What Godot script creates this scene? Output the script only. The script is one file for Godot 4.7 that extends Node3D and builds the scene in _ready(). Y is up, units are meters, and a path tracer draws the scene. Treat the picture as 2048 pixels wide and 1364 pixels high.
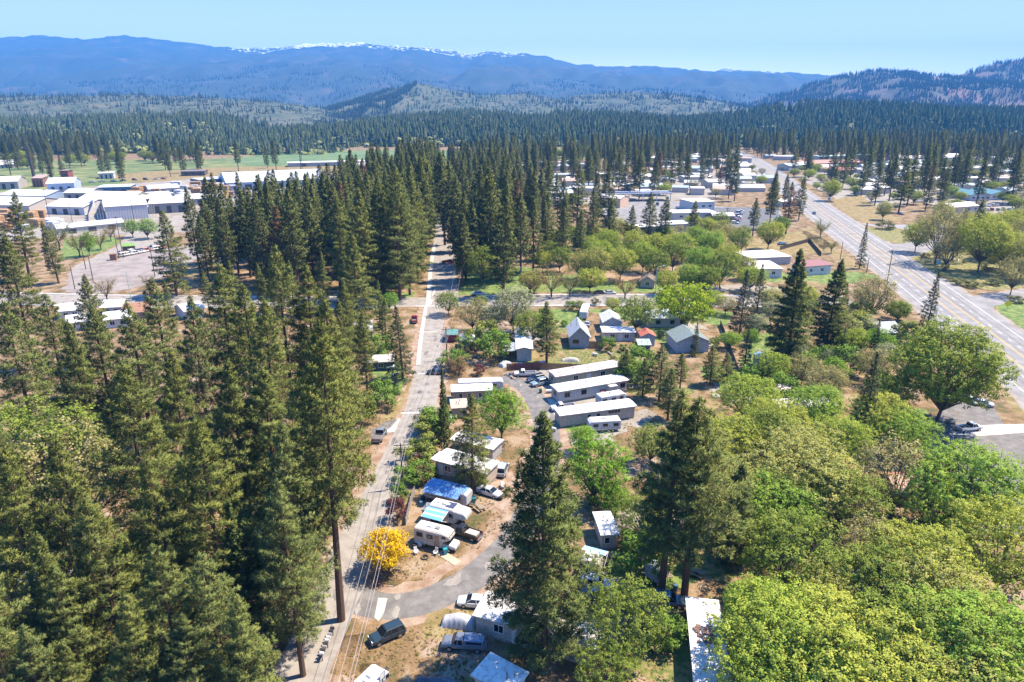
extends Node3D
# A mountain town seen from about 63 m above a trailer park. x is right, -z is away from the viewer, metres throughout.


class Geo:
	var v := PackedVector3Array()
	var n := PackedVector3Array()
	var c := PackedColorArray()
	var tinted := false

	func tri(a: Vector3, b: Vector3, d: Vector3, nn: Vector3, col := Color.WHITE) -> void:
		v.append(a)
		if (d - a).cross(b - a).dot(nn) < 0.0:
			v.append(d)
			v.append(b)
		else:
			v.append(b)
			v.append(d)
		n.append(nn)
		n.append(nn)
		n.append(nn)
		if tinted:
			c.append(col)
			c.append(col)
			c.append(col)

	func poly(p: Array, want: Vector3, col := Color.WHITE) -> void:
		var nn: Vector3 = (p[2] - p[0]).cross(p[1] - p[0]).normalized()
		if nn.dot(want) < 0.0:
			nn = -nn
		for i in range(1, p.size() - 1):
			tri(p[0], p[i], p[i + 1], nn, col)

	func hexa(p: Array, col := Color.WHITE) -> void:  # 8 corners: bottom ring 0-3, top ring 4-7
		var m := Vector3.ZERO
		for q in p:
			m += q / 8.0
		for f in [[0, 1, 2, 3], [4, 5, 6, 7], [0, 1, 5, 4], [1, 2, 6, 5], [2, 3, 7, 6], [3, 0, 4, 7]]:
			var k: Vector3 = (p[f[0]] + p[f[1]] + p[f[2]] + p[f[3]]) / 4.0
			poly([p[f[0]], p[f[1]], p[f[2]], p[f[3]]], k - m, col)

	func box(m: Vector3, s: Vector3, col := Color.WHITE, b := Basis.IDENTITY) -> void:
		var h := s / 2.0
		var p := []
		for y in [-1, 1]:
			for k in [[-1, -1], [1, -1], [1, 1], [-1, 1]]:
				p.append(m + b * Vector3(k[0] * h.x, y * h.y, k[1] * h.z))
		hexa(p, col)

	# A block whose top rectangle differs from its bottom one: x from a to b and half width w.
	func frustum(y0: float, a0: float, b0: float, w0: float, y1: float, a1: float, b1: float, w1: float, col := Color.WHITE) -> void:
		hexa([Vector3(a0, y0, -w0), Vector3(b0, y0, -w0), Vector3(b0, y0, w0), Vector3(a0, y0, w0), Vector3(a1, y1, -w1), Vector3(b1, y1, -w1), Vector3(b1, y1, w1), Vector3(a1, y1, w1)], col)

	func tube(a: Vector3, ra: float, b: Vector3, rb: float, sides := 6, col := Color.WHITE, caps := false) -> void:
		var d := (b - a).normalized()
		var u := d.cross(Vector3.UP if absf(d.y) < 0.9 else Vector3.RIGHT).normalized()
		var w := d.cross(u)
		for i in sides:
			var t0 := TAU * i / sides
			var t1 := TAU * (i + 1) / sides
			var e0 := u * cos(t0) + w * sin(t0)
			var e1 := u * cos(t1) + w * sin(t1)
			var nn := (e0 + e1).normalized()
			tri(a + e0 * ra, a + e1 * ra, b + e1 * rb, nn, col)
			tri(a + e0 * ra, b + e1 * rb, b + e0 * rb, nn, col)
			if caps:
				tri(a, a + e0 * ra, a + e1 * ra, -d, col)
				tri(b, b + e0 * rb, b + e1 * rb, d, col)

	func path(p: Array, r0: float, r1: float, sides := 5, col := Color.WHITE) -> void:
		for i in p.size() - 1:
			tube(p[i], lerpf(r0, r1, float(i) / (p.size() - 1)), p[i + 1], lerpf(r0, r1, float(i + 1) / (p.size() - 1)), sides, col)

	# A body lofted along x through [x, low, high, half width] stations, with chamfered shoulders.
	func loft(st: Array, k := 0.12) -> void:
		var rings := []
		for s in st:
			var w: float = s[3]
			var lo: float = s[1]
			var hi: float = s[2]
			var ch := minf(k, (hi - lo) * 0.4)
			rings.append([Vector3(s[0], lo, -w * 0.9), Vector3(s[0], lo + ch, -w), Vector3(s[0], hi - ch, -w * 0.985), Vector3(s[0], hi, -w * 0.985 + ch), Vector3(s[0], hi, w * 0.985 - ch), Vector3(s[0], hi - ch, w * 0.985), Vector3(s[0], lo + ch, w), Vector3(s[0], lo, w * 0.9)])
		for i in rings.size() - 1:
			var m: Vector3 = (rings[i][0] + rings[i][4] + rings[i + 1][0] + rings[i + 1][4]) / 4.0
			for j in 8:
				var q := [rings[i][j], rings[i][(j + 1) % 8], rings[i + 1][(j + 1) % 8], rings[i + 1][j]]
				var mm: Vector3 = (q[0] + q[1] + q[2] + q[3]) / 4.0 - m
				poly(q, Vector3(mm.x * 0.1, mm.y, mm.z))
		poly(rings[0], Vector3(st[0][0] - st[1][0], 0, 0))
		poly(rings[-1], Vector3(st[-1][0] - st[-2][0], 0, 0))

	# A flat outline in x and y, given thickness along z.
	func slab(o: Array, z0: float, z1: float) -> void:
		var m := Vector2.ZERO
		for q in o:
			m += q / o.size()
		var lo := []
		var hi := []
		for q in o:
			lo.append(Vector3(q.x, q.y, z0))
			hi.append(Vector3(q.x, q.y, z1))
		poly(lo, Vector3(0, 0, z0 - z1))
		poly(hi, Vector3(0, 0, z1 - z0))
		for i in o.size():
			var j := (i + 1) % o.size()
			var d: Vector2 = (o[i] + o[j]) / 2.0 - m
			poly([lo[i], lo[j], hi[j], hi[i]], Vector3(d.x, d.y, 0))

	func swap_xz(from: int) -> void:  # turns what was added since from the x-y plane into the z-y plane
		for i in range(from, v.size()):
			v[i] = Vector3(v[i].z, v[i].y, v[i].x)
			n[i] = Vector3(n[i].z, n[i].y, n[i].x)
		for i in range(from, v.size(), 3):
			var q := v[i + 1]
			v[i + 1] = v[i + 2]
			v[i + 2] = q

	func disc(m: Vector3, r: float, axis: Vector3, half: float, sides := 14) -> void:
		tube(m - axis * half, r, m + axis * half, r, sides, Color.WHITE, true)

	func mesh() -> ArrayMesh:
		var a := []
		a.resize(Mesh.ARRAY_MAX)
		a[Mesh.ARRAY_VERTEX] = v
		a[Mesh.ARRAY_NORMAL] = n
		if tinted:
			a[Mesh.ARRAY_COLOR] = c
		var m := ArrayMesh.new()
		m.add_surface_from_arrays(Mesh.PRIMITIVE_TRIANGLES, a)
		return m


var taken := {}
var mats := {}
var textures := {}
var kinds := {}      # tree kind -> array of [trunk mesh, crown mesh, height]
var keep_out := []   # outlines where no scattered tree may stand


func rng_of(s: int) -> RandomNumberGenerator:
	var r := RandomNumberGenerator.new()
	r.seed = s * 7919 + 13
	return r


func numbered(called: String) -> String:
	var k: int = taken.get(called, 0)
	taken[called] = k + 1
	return called if k == 0 else "%s_%03d" % [called, k]


func thing(called: String, label: String, category: String, at := Vector3.ZERO, turn := 0.0, group := "") -> Node3D:
	var o := Node3D.new()
	o.name = numbered(called)
	add_child(o)
	o.position = at
	o.rotation.y = turn
	o.set_meta("label", label)
	o.set_meta("category", category)
	if group:
		o.set_meta("group", group)
	return o


func part(p: Node3D, called: String, g, m: Material) -> MeshInstance3D:
	var o := MeshInstance3D.new()
	o.name = called
	o.mesh = g.mesh() if g is Geo else g
	o.material_override = m
	p.add_child(o, true)
	return o


func single(called: String, label: String, category: String, g: Geo, m: Material, at := Vector3.ZERO, turn := 0.0, group := "") -> MeshInstance3D:
	var o := MeshInstance3D.new()
	o.name = numbered(called)
	o.mesh = g.mesh()
	o.material_override = m
	add_child(o)
	o.position = at
	o.rotation.y = turn
	o.set_meta("label", label)
	o.set_meta("category", category)
	if group:
		o.set_meta("group", group)
	return o


func setting(called: String, g: Geo, m: Material, label := "", category := "") -> MeshInstance3D:
	var o := MeshInstance3D.new()
	o.name = numbered(called)
	o.mesh = g.mesh()
	o.material_override = m
	add_child(o)
	o.set_meta("kind", "structure")
	if label:
		o.set_meta("label", label)
		o.set_meta("category", category)
	return o


func stuff(called: String, label: String, category: String, mesh: Mesh, m: Material, places: Array, tints := []) -> void:
	var mm := MultiMesh.new()
	mm.transform_format = MultiMesh.TRANSFORM_3D
	mm.use_colors = tints.size() > 0
	mm.mesh = mesh
	mm.instance_count = places.size()
	for i in places.size():
		mm.set_instance_transform(i, places[i])
		if tints.size():
			mm.set_instance_color(i, tints[i])
	var o := MultiMeshInstance3D.new()
	o.name = numbered(called)
	o.multimesh = mm
	o.material_override = m
	add_child(o)
	o.set_meta("kind", "stuff")
	o.set_meta("label", label)
	o.set_meta("category", category)


func lin(r: float, g: float, b: float) -> Color:
	return Color(r, g, b).linear_to_srgb()


func paint(r: float, g: float, b: float, rough := 0.7, metal := 0.0) -> StandardMaterial3D:
	var key := "%.3f %.3f %.3f %.2f %.2f" % [r, g, b, rough, metal]
	if not mats.has(key):
		var m := StandardMaterial3D.new()
		m.albedo_color = lin(r, g, b)
		m.roughness = rough
		m.metallic = metal
		mats[key] = m
	return mats[key]


func noise_tex(key: String, freq: float, stops: Array, seed_ := 1, octaves := 5, size := 512, kind := FastNoiseLite.TYPE_SIMPLEX_SMOOTH) -> NoiseTexture2D:
	if not textures.has(key):
		var f := FastNoiseLite.new()
		f.seed = seed_
		f.noise_type = kind
		f.frequency = freq
		f.fractal_octaves = octaves
		f.fractal_gain = 0.6
		var r := Gradient.new()
		r.offsets = PackedFloat32Array(stops.map(func(s): return s[0]))
		r.colors = PackedColorArray(stops.map(func(s): return lin(s[1], s[2], s[3])))
		var t := NoiseTexture2D.new()
		t.width = size
		t.height = size
		t.seamless = true
		t.noise = f
		t.color_ramp = r
		textures[key] = t
	return textures[key]


# A surface of patches: a coarse coloured noise times a fine one, both laid in world space.
func patchy(key: String, stops: Array, coarse: float, fine: float, rough := 0.95, freq := 0.012, grain := 0.35) -> StandardMaterial3D:
	if not mats.has(key):
		var m := StandardMaterial3D.new()
		m.albedo_texture = noise_tex(key, freq, stops, key.hash() % 1000)
		m.roughness = rough
		m.uv1_triplanar = true
		m.uv1_world_triplanar = true
		m.uv1_scale = Vector3.ONE / coarse
		m.detail_enabled = true
		m.detail_blend_mode = BaseMaterial3D.BLEND_MODE_MUL
		m.detail_uv_layer = BaseMaterial3D.DETAIL_UV_2
		var k := "grain%.2f" % grain
		m.detail_albedo = noise_tex(k, 0.035, [[0.2, 1.0 - grain, 1.0 - grain, 1.0 - grain], [0.5, 0.86, 0.86, 0.86], [0.8, 1.0, 1.0, 1.0]], 77)
		m.uv2_triplanar = true
		m.uv2_world_triplanar = true
		m.uv2_scale = Vector3.ONE / fine
		mats[key] = m
	return mats[key]


func leafy(key: String, back := 0.35, rough := 0.75) -> StandardMaterial3D:
	if not mats.has(key):
		var m := StandardMaterial3D.new()
		m.vertex_color_use_as_albedo = true
		m.roughness = rough
		m.metallic_specular = 0.3
		m.backlight_enabled = true
		m.backlight = Color(back, back, back * 0.75)
		mats[key] = m
	return mats[key]


func glass_dark() -> StandardMaterial3D:
	return paint(0.012, 0.016, 0.02, 0.06)


func vec2s(a: Array) -> PackedVector2Array:
	var p := PackedVector2Array()
	for i in range(0, a.size(), 2):
		p.append(Vector2(a[i], a[i + 1]))
	return p


# A flat sheet on the ground; a ragged outline when rag is given.
func sheet(called: String, outline: Array, y: float, m: Material, rag := 0.0, hold := false) -> MeshInstance3D:
	var p := vec2s(outline)
	if rag > 0.0:
		var f := FastNoiseLite.new()
		f.seed = called.hash() % 999 + p.size()
		f.frequency = 0.12
		f.fractal_octaves = 3
		var q := PackedVector2Array()
		for i in p.size():
			var a := p[i]
			var b := p[(i + 1) % p.size()]
			var k := int(clampf(a.distance_to(b) / maxf(rag * 0.7, 0.6), 1, 60))
			for j in k:
				var e := a.lerp(b, float(j) / k)
				q.append(e + Vector2(f.get_noise_2d(e.x, e.y), f.get_noise_2d(e.x + 300, e.y)) * rag * 2.0)
		if not Geometry2D.triangulate_polygon(q).is_empty():
			p = q
	if hold:
		keep_out.append(p)
	var g := Geo.new()
	var id := Geometry2D.triangulate_polygon(p)
	if id.is_empty():
		print("bad outline ", called)
		id = Geometry2D.triangulate_polygon(Geometry2D.convex_hull(p))
	for i in range(0, id.size(), 3):
		var t := []
		for k in 3:
			t.append(Vector3(p[id[i + k]].x, y, p[id[i + k]].y))
		g.tri(t[0], t[1], t[2], Vector3.UP)
	return setting(called, g, m)


func smooth(a: Array, step := 4.0) -> PackedVector2Array:
	var p := vec2s(a)
	var c := Curve2D.new()
	for i in p.size():
		var t := (p[mini(i + 1, p.size() - 1)] - p[maxi(i - 1, 0)]) / 6.0
		c.add_point(p[i], -t, t)
	c.bake_interval = step
	return c.get_baked_points()


func offset_line(line: PackedVector2Array, d: float) -> PackedVector2Array:
	var q := PackedVector2Array()
	for i in line.size():
		var t := (line[mini(i + 1, line.size() - 1)] - line[maxi(i - 1, 0)]).normalized()
		q.append(line[i] + Vector2(-t.y, t.x) * d)
	return q


func ribbon(g: Geo, line: PackedVector2Array, half: float, y: float, shift := 0.0, wobble := 0.0) -> void:
	var a := offset_line(line, shift - half)
	var b := offset_line(line, shift + half)
	var r := rng_of(int(half * 100) + line.size())
	if wobble > 0.0:
		for i in a.size():
			a[i] += Vector2(r.randf_range(-wobble, wobble), 0)
			b[i] += Vector2(r.randf_range(-wobble, wobble), 0)
	for i in line.size() - 1:
		var q := [Vector3(a[i].x, y, a[i].y), Vector3(b[i].x, y, b[i].y), Vector3(b[i + 1].x, y, b[i + 1].y), Vector3(a[i + 1].x, y, a[i + 1].y)]
		g.tri(q[0], q[1], q[2], Vector3.UP)
		g.tri(q[0], q[2], q[3], Vector3.UP)


func hold_line(line: PackedVector2Array, half: float) -> void:
	var a := offset_line(line, -half)
	var b := offset_line(line, half)
	b.reverse()
	a.append_array(b)
	keep_out.append(a)


func is_free(p: Vector2) -> bool:
	for k in keep_out:
		if Geometry2D.is_point_in_polygon(p, k):
			return false
	return true


func _ready() -> void:
	var cam := Camera3D.new()
	cam.name = "camera"
	cam.position = Vector3(0, 63, 0)
	cam.rotation_degrees = Vector3(-19.07, 0, 0)
	cam.fov = 53.1
	cam.near = 0.5
	cam.far = 60000.0
	add_child(cam)
	cam.current = true

	var e := Environment.new()
	e.background_mode = Environment.BG_SKY
	var sky := Sky.new()
	var sm := ProceduralSkyMaterial.new()
	sm.sky_top_color = Color(0.25, 0.46, 0.74)
	sm.sky_horizon_color = Color(1.0, 1.0, 0.97)
	sm.sky_curve = 0.06
	sm.ground_bottom_color = Color(0.3, 0.28, 0.24)
	sm.ground_horizon_color = Color(0.6, 0.68, 0.74)
	sky.sky_material = sm
	e.sky = sky
	e.background_energy_multiplier = 1.12
	e.tonemap_mode = Environment.TONE_MAPPER_LINEAR
	e.tonemap_exposure = 2.55
	e.fog_enabled = true
	e.fog_density = 0.000115
	e.fog_light_color = Color(0.32, 0.66, 0.98)
	e.sdfgi_enabled = true
	e.ssao_enabled = true
	e.ssil_enabled = true
	var we := WorldEnvironment.new()
	we.name = "world_environment"
	we.environment = e
	add_child(we)

	var sun := DirectionalLight3D.new()
	sun.name = "sun"
	sun.light_color = Color(1.0, 0.935, 0.84)
	sun.light_energy = 1.6
	sun.light_angular_distance = 0.5
	sun.shadow_enabled = true
	add_child(sun)
	sun.look_at_from_position(Vector3(0.47, 0.86, -0.15) * 100.0, Vector3.ZERO)

	build_land()
	make_kinds()
	build_hills()
	build_town()
	build_vehicles()
	build_details()
	plant_near()
	plant_mid()
	plant_yards()


# ---- trees ----

func bark() -> StandardMaterial3D:
	return patchy("bark", [[0.2, 0.06, 0.04, 0.028], [0.5, 0.13, 0.075, 0.045], [0.8, 0.2, 0.12, 0.075]], 3.0, 0.9, 0.95, 0.03)


func grey_bark() -> StandardMaterial3D:
	return patchy("greybark", [[0.2, 0.06, 0.05, 0.04], [0.5, 0.1, 0.085, 0.07], [0.8, 0.17, 0.15, 0.125]], 3.0, 0.9, 0.95, 0.03)


# One tuft of needles: thin blades fanning out from a twig's end.
func tuft(g: Geo, r: RandomNumberGenerator, at: Vector3, lead: Vector3, size: float, blades: int, width: float, col: Color) -> void:
	for i in blades:
		var d := Vector3(r.randfn(), r.randfn() + 0.35, r.randfn()).normalized()
		d = (d + lead * 0.7).normalized()
		var side := d.cross(Vector3(r.randfn(), r.randfn(), r.randfn())).normalized() * width * 0.5
		var s := size * r.randf_range(0.75, 1.15)
		var nn := (d + Vector3.UP * 0.45 + lead * 0.25).normalized()
		var cc := col
		var tip := at + d * s
		g.tri(at - side * 0.5 + d * s * 0.12, at + side * 0.5 + d * s * 0.12, tip, nn, cc)
		g.tri(at + side + d * s * 0.45, at - side + d * s * 0.4, tip, nn, cc)


# A pine: tiered, irregular limbs, each a flat spray of needle tufts.
# o: height, clear (bare part of the stem), reach (crown radius / height), limbs, per (tufts per metre of limb), size, blades, old, young (needle or leaf colours mixed at random), droop, cone
func make_pine(seed_: int, o: Dictionary) -> Array:
	var r := rng_of(seed_)
	var h: float = o.h
	var tg := Geo.new()
	var cg := Geo.new()
	cg.tinted = true
	var stem := []
	var lean := Vector3(r.randf_range(-0.012, 0.012), 0, r.randf_range(-0.012, 0.012)) * h
	for i in 7:
		var t := i / 6.0
		stem.append(Vector3(lean.x * t * t, h * t * 0.985, lean.z * t * t))
	tg.path(stem, h * 0.0125 + 0.05, 0.04, 9)
	var wood := Color(0.07, 0.05, 0.035)
	var limbs: int = o.limbs
	var az := r.randf() * TAU
	var lop := r.randf() * TAU
	for i in limbs:
		var t := (i + r.randf() * 0.9) / limbs
		t = pow(t, 0.92)
		var y: float = h * lerpf(o.clear, 0.985, t)
		az += 2.399 + r.randf_range(-0.5, 0.5)
		var shape := 0.0
		if o.cone:
			shape = pow(1.0 - t, 0.85) * 0.97 + 0.03
		else:
			shape = minf(pow((1.0 - t) * 1.6, 0.85), 1.0) * lerpf(0.72, 1.0, minf(1.0, t * 3.5)) + 0.03
		var wide: float = h * o.reach * shape * r.randf_range(0.66, 1.12) * (1.0 + 0.14 * cos(az - lop))
		var tilt: float = lerpf(-0.16 + o.droop, 0.85, pow(t, 1.7)) + r.randf_range(-0.14, 0.14)
		var out := Vector3(cos(az), 0, sin(az))
		var across := Vector3(-sin(az), 0, cos(az))
		var root := Vector3(lean.x, 0, lean.z) * pow(y / h, 2.0) + Vector3(0, y, 0)
		var sag := r.randf_range(0.02, 0.16)
		var spine := []
		for k in 4:
			var s := k / 3.0
			spine.append(root + out * wide * s * cos(tilt) + Vector3.UP * (wide * s * sin(tilt) + wide * sag * s * s))
		var thick := maxf(0.02, wide * 0.011)
		for k in 3:
			tg.tube(spine[k], thick * (1.0 - k * 0.28), spine[k + 1], thick * (0.72 - k * 0.26), 3)
		var count := int(maxf(3.0, wide * o.per * r.randf_range(0.8, 1.15)))
		for k in count:
			var s := lerpf(0.12, 1.0, pow(r.randf(), 0.6))
			var fan := (1.04 - s * 0.62) * wide * 0.4
			var off := r.randf_range(-1, 1) * fan
			var p: Vector3 = root + out * wide * s * cos(tilt) + Vector3.UP * (wide * s * sin(tilt) + wide * sag * s * s)
			p += across * off + Vector3.UP * (r.randf_range(-0.25, 0.3) * o.size - absf(off) * 0.1 + (0.1 if o.cone else 0.2) * o.size * r.randfn())
			var lead := (out * 0.8 + across * signf(off) * 0.35 * absf(off) / maxf(fan, 0.01) + Vector3.UP * 0.45).normalized()
			var chance := r.randf()  # by chance alone: some shoots are young and yellower, wherever they sit
			tuft(cg, r, p, lead, o.size * r.randf_range(0.75, 1.15), o.blades, o.width, (o.old as Color).lerp(o.young, chance))
			if k % 6 == 0 and not o.cone:
				tg.tube(p - lead * 0.4, 0.016, root + out * wide * s * 0.8 * cos(tilt) + Vector3.UP * (wide * s * 0.8 * sin(tilt)), 0.026, 3)
	for k in 6:
		tuft(cg, r, Vector3(lean.x, h * (0.96 + 0.007 * k), lean.z), Vector3.UP, o.size * 0.8, o.blades, o.width, o.old)
	return [tg.mesh(), cg.mesh(), h]


# A broadleaf tree or shrub: trunk, forking limbs and lobes full of leaf clumps.
# o: h, w (crown width), base (crown's lower edge / height), lobes, clumps, leaves, leaf (size), old, young (needle or leaf colours mixed at random), stems, hang, thin
func make_broadleaf(seed_: int, o: Dictionary) -> Array:
	var r := rng_of(seed_)
	var h: float = o.h
	var w: float = o.w
	var tg := Geo.new()
	var cg := Geo.new()
	cg.tinted = true
	var fork := Vector3(r.randf_range(-0.03, 0.03) * h, h * o.base * 0.75, r.randf_range(-0.03, 0.03) * h)
	var thick: float = maxf(0.03, h * 0.02)
	if o.stems == 1:
		tg.path([Vector3.ZERO, fork * 0.5 + Vector3(thick * 0.4, 0, 0), fork], thick, thick * 0.75, 8)
	var mid := Vector3(0, h * (o.base + 1.0) * 0.5, 0)
	var half := Vector3(w * 0.5, h * (1.0 - o.base) * 0.5, w * 0.5)
	var lobes: int = o.lobes
	var az := r.randf() * TAU
	for i in lobes:
		az += 2.399
		var up := 1.0 - 2.0 * (i + 0.5) / lobes
		up = up * 0.9 + 0.08
		var ring := sqrt(maxf(0.0, 1.0 - up * up))
		var far := r.randf_range(0.58, 0.84)
		var m := mid + Vector3(cos(az) * ring * half.x, up * half.y, sin(az) * ring * half.z) * far
		var size := minf(half.x, half.y) * r.randf_range(0.32, 0.5)
		var from := fork if o.stems == 1 else Vector3(cos(az) * 0.08 * w, 0, sin(az) * 0.08 * w)
		var bend := from.lerp(m, 0.5) + Vector3(r.randfn(), r.randf() * 1.5, r.randfn()) * w * 0.03
		tg.path([from, bend, m], thick * (0.5 if o.stems == 1 else 0.4), thick * 0.16, 5)
		for k in 5:
			var e := m + Vector3(r.randfn(), r.randfn() * 0.8 + 0.2, r.randfn()).normalized() * size * 0.85
			tg.tube(bend.lerp(m, r.randf_range(0.3, 1.0)), thick * 0.13, e, thick * 0.05, 3)
		var n_clumps := int(o.clumps * r.randf_range(0.7, 1.2))
		for k in n_clumps:
			var d := Vector3(r.randfn(), r.randfn() * 0.85 + 0.15, r.randfn()).normalized()
			var q := m + Vector3(d.x, d.y * 0.8, d.z) * size * (0.45 + 0.62 * sqrt(r.randf()))
			if q.y < h * o.base * 0.6:
				q.y = h * o.base * 0.6 + r.randf() * 0.3
			var chance := r.randf()  # by chance alone, wherever the clump sits
			var col: Color = (o.old as Color).lerp(o.young, chance)
			var clump: float = o.leaf * 1.9
			for l in int(o.leaves):
				var e := Vector3(r.randfn(), r.randfn() * 0.7, r.randfn()) * clump * 0.5
				if o.hang > 0.0:
					e.y = -absf(e.y) * o.hang
					e.x *= 0.4
					e.z *= 0.4
				var p := q + e
				var nn := (d * 0.6 + e.normalized() * 0.6 + Vector3.UP * 0.55).normalized()
				var s: float = o.leaf * r.randf_range(0.7, 1.25)
				var a := Vector3(r.randfn(), r.randfn() * 0.5, r.randfn()).normalized()
				var b := nn.cross(a).normalized()
				if o.hang > 0.0:
					b = (Vector3.DOWN * 1.5 + a * 0.4).normalized()
				var cc := col
				g_leaf(cg, p, a * s * 0.5, b * s * 0.62, nn, cc)
	return [tg.mesh(), cg.mesh(), h]


func g_leaf(g: Geo, p: Vector3, a: Vector3, b: Vector3, nn: Vector3, cc: Color) -> void:
	g.tri(p - a, p + b, p + a, nn, cc)
	g.tri(p - a, p - b * 0.7, p + a, nn, cc)


# A bare, twiggy tree or bush just coming into bud.
func make_twiggy(seed_: int, h: float, w: float, bud: Color, wood: Color, buds: int, weep := 0.0) -> Array:
	var r := rng_of(seed_)
	var tg := Geo.new()
	var cg := Geo.new()
	cg.tinted = true
	tg.path([Vector3.ZERO, Vector3(0.05, h * 0.2, 0.0)], h * 0.025, h * 0.018, 7)
	for i in 11:
		var az := i * 2.399 + r.randf()
		var e := Vector3(cos(az) * w * 0.42, h * r.randf_range(0.6, 0.95), sin(az) * w * 0.42) * r.randf_range(0.75, 1.0)
		var from := Vector3(0.05, h * r.randf_range(0.12, 0.25), 0)
		tg.path([from, from.lerp(e, 0.5) + Vector3.UP * h * 0.05, e], h * 0.009, h * 0.002, 4)
		for k in 26:
			var s := from.lerp(e, r.randf_range(0.35, 1.0))
			var d := (e - from).normalized() * 0.6 + Vector3(r.randfn(), r.randfn() - weep, r.randfn()) * 0.5
			var l := h * r.randf_range(0.09, 0.2)
			tg.tube(s, 0.03, s + d * l, 0.012, 3)
			for b in buds:
				var p := s + d * l * r.randf_range(0.2, 1.1) + Vector3(r.randfn(), r.randfn(), r.randfn()) * h * 0.02
				var a := Vector3(r.randfn(), r.randfn(), r.randfn()).normalized() * h * 0.011
				var nn := (Vector3(r.randfn(), r.randfn(), r.randfn()).normalized() + Vector3.UP * 0.6).normalized()
				g_leaf(cg, p, a, nn.cross(a.normalized()).normalized() * h * 0.012, nn, bud * r.randf_range(0.7, 1.3))
	return [tg.mesh(), cg.mesh(), h]


# Far conifer: a stack of ragged skirts.
func make_far_conifer(seed_: int, h: float, r0: float, tiers: int, sides: int) -> ArrayMesh:
	var r := rng_of(seed_)
	var g := Geo.new()
	g.tinted = true
	for i in tiers:
		var t := float(i) / tiers
		var y0 := h * lerpf(0.16, 0.86, t)
		var y1 := minf(h, y0 + h * 1.5 / tiers)
		var rad := r0 * (1.0 - t * 0.85)
		for k in sides:
			var a0 := TAU * k / sides + i
			var a1 := TAU * (k + 1) / sides + i
			var q0 := rad * r.randf_range(0.6, 1.2)
			var q1 := rad * r.randf_range(0.6, 1.2)
			var p0 := Vector3(cos(a0) * q0, y0 + r.randf_range(-0.03, 0.03) * h, sin(a0) * q0)
			var p1 := Vector3(cos(a1) * q1, y0 + r.randf_range(-0.03, 0.03) * h, sin(a1) * q1)
			var nn := Vector3(cos((a0 + a1) / 2), 0.45, sin((a0 + a1) / 2)).normalized()
			g.tri(p0, p1, Vector3(0, y1, 0), nn, Color.WHITE)
	g.tube(Vector3.ZERO, h * 0.012, Vector3(0, h * 0.25, 0), h * 0.01, 3, Color(1.2, 0.9, 0.7))
	return g.mesh()


func make_far_round(seed_: int, h: float, w: float, n: int) -> ArrayMesh:
	var r := rng_of(seed_)
	var g := Geo.new()
	g.tinted = true
	for i in n:
		var d := Vector3(r.randfn(), r.randfn() + 0.25, r.randfn()).normalized()
		var p := Vector3(0, h * 0.55, 0) + Vector3(d.x * w * 0.5, d.y * h * 0.42, d.z * w * 0.5) * r.randf_range(0.75, 1.0)
		var a := d.cross(Vector3(r.randfn(), r.randfn(), r.randfn())).normalized()
		var b := d.cross(a)
		var s := w * r.randf_range(0.1, 0.18)
		g_leaf(g, p, a * s, b * s, (d + Vector3.UP * 0.3).normalized(), Color.WHITE)
	g.tube(Vector3.ZERO, h * 0.03, Vector3(0, h * 0.5, 0), h * 0.015, 4, Color(0.7, 0.6, 0.5))
	return g.mesh()


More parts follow.
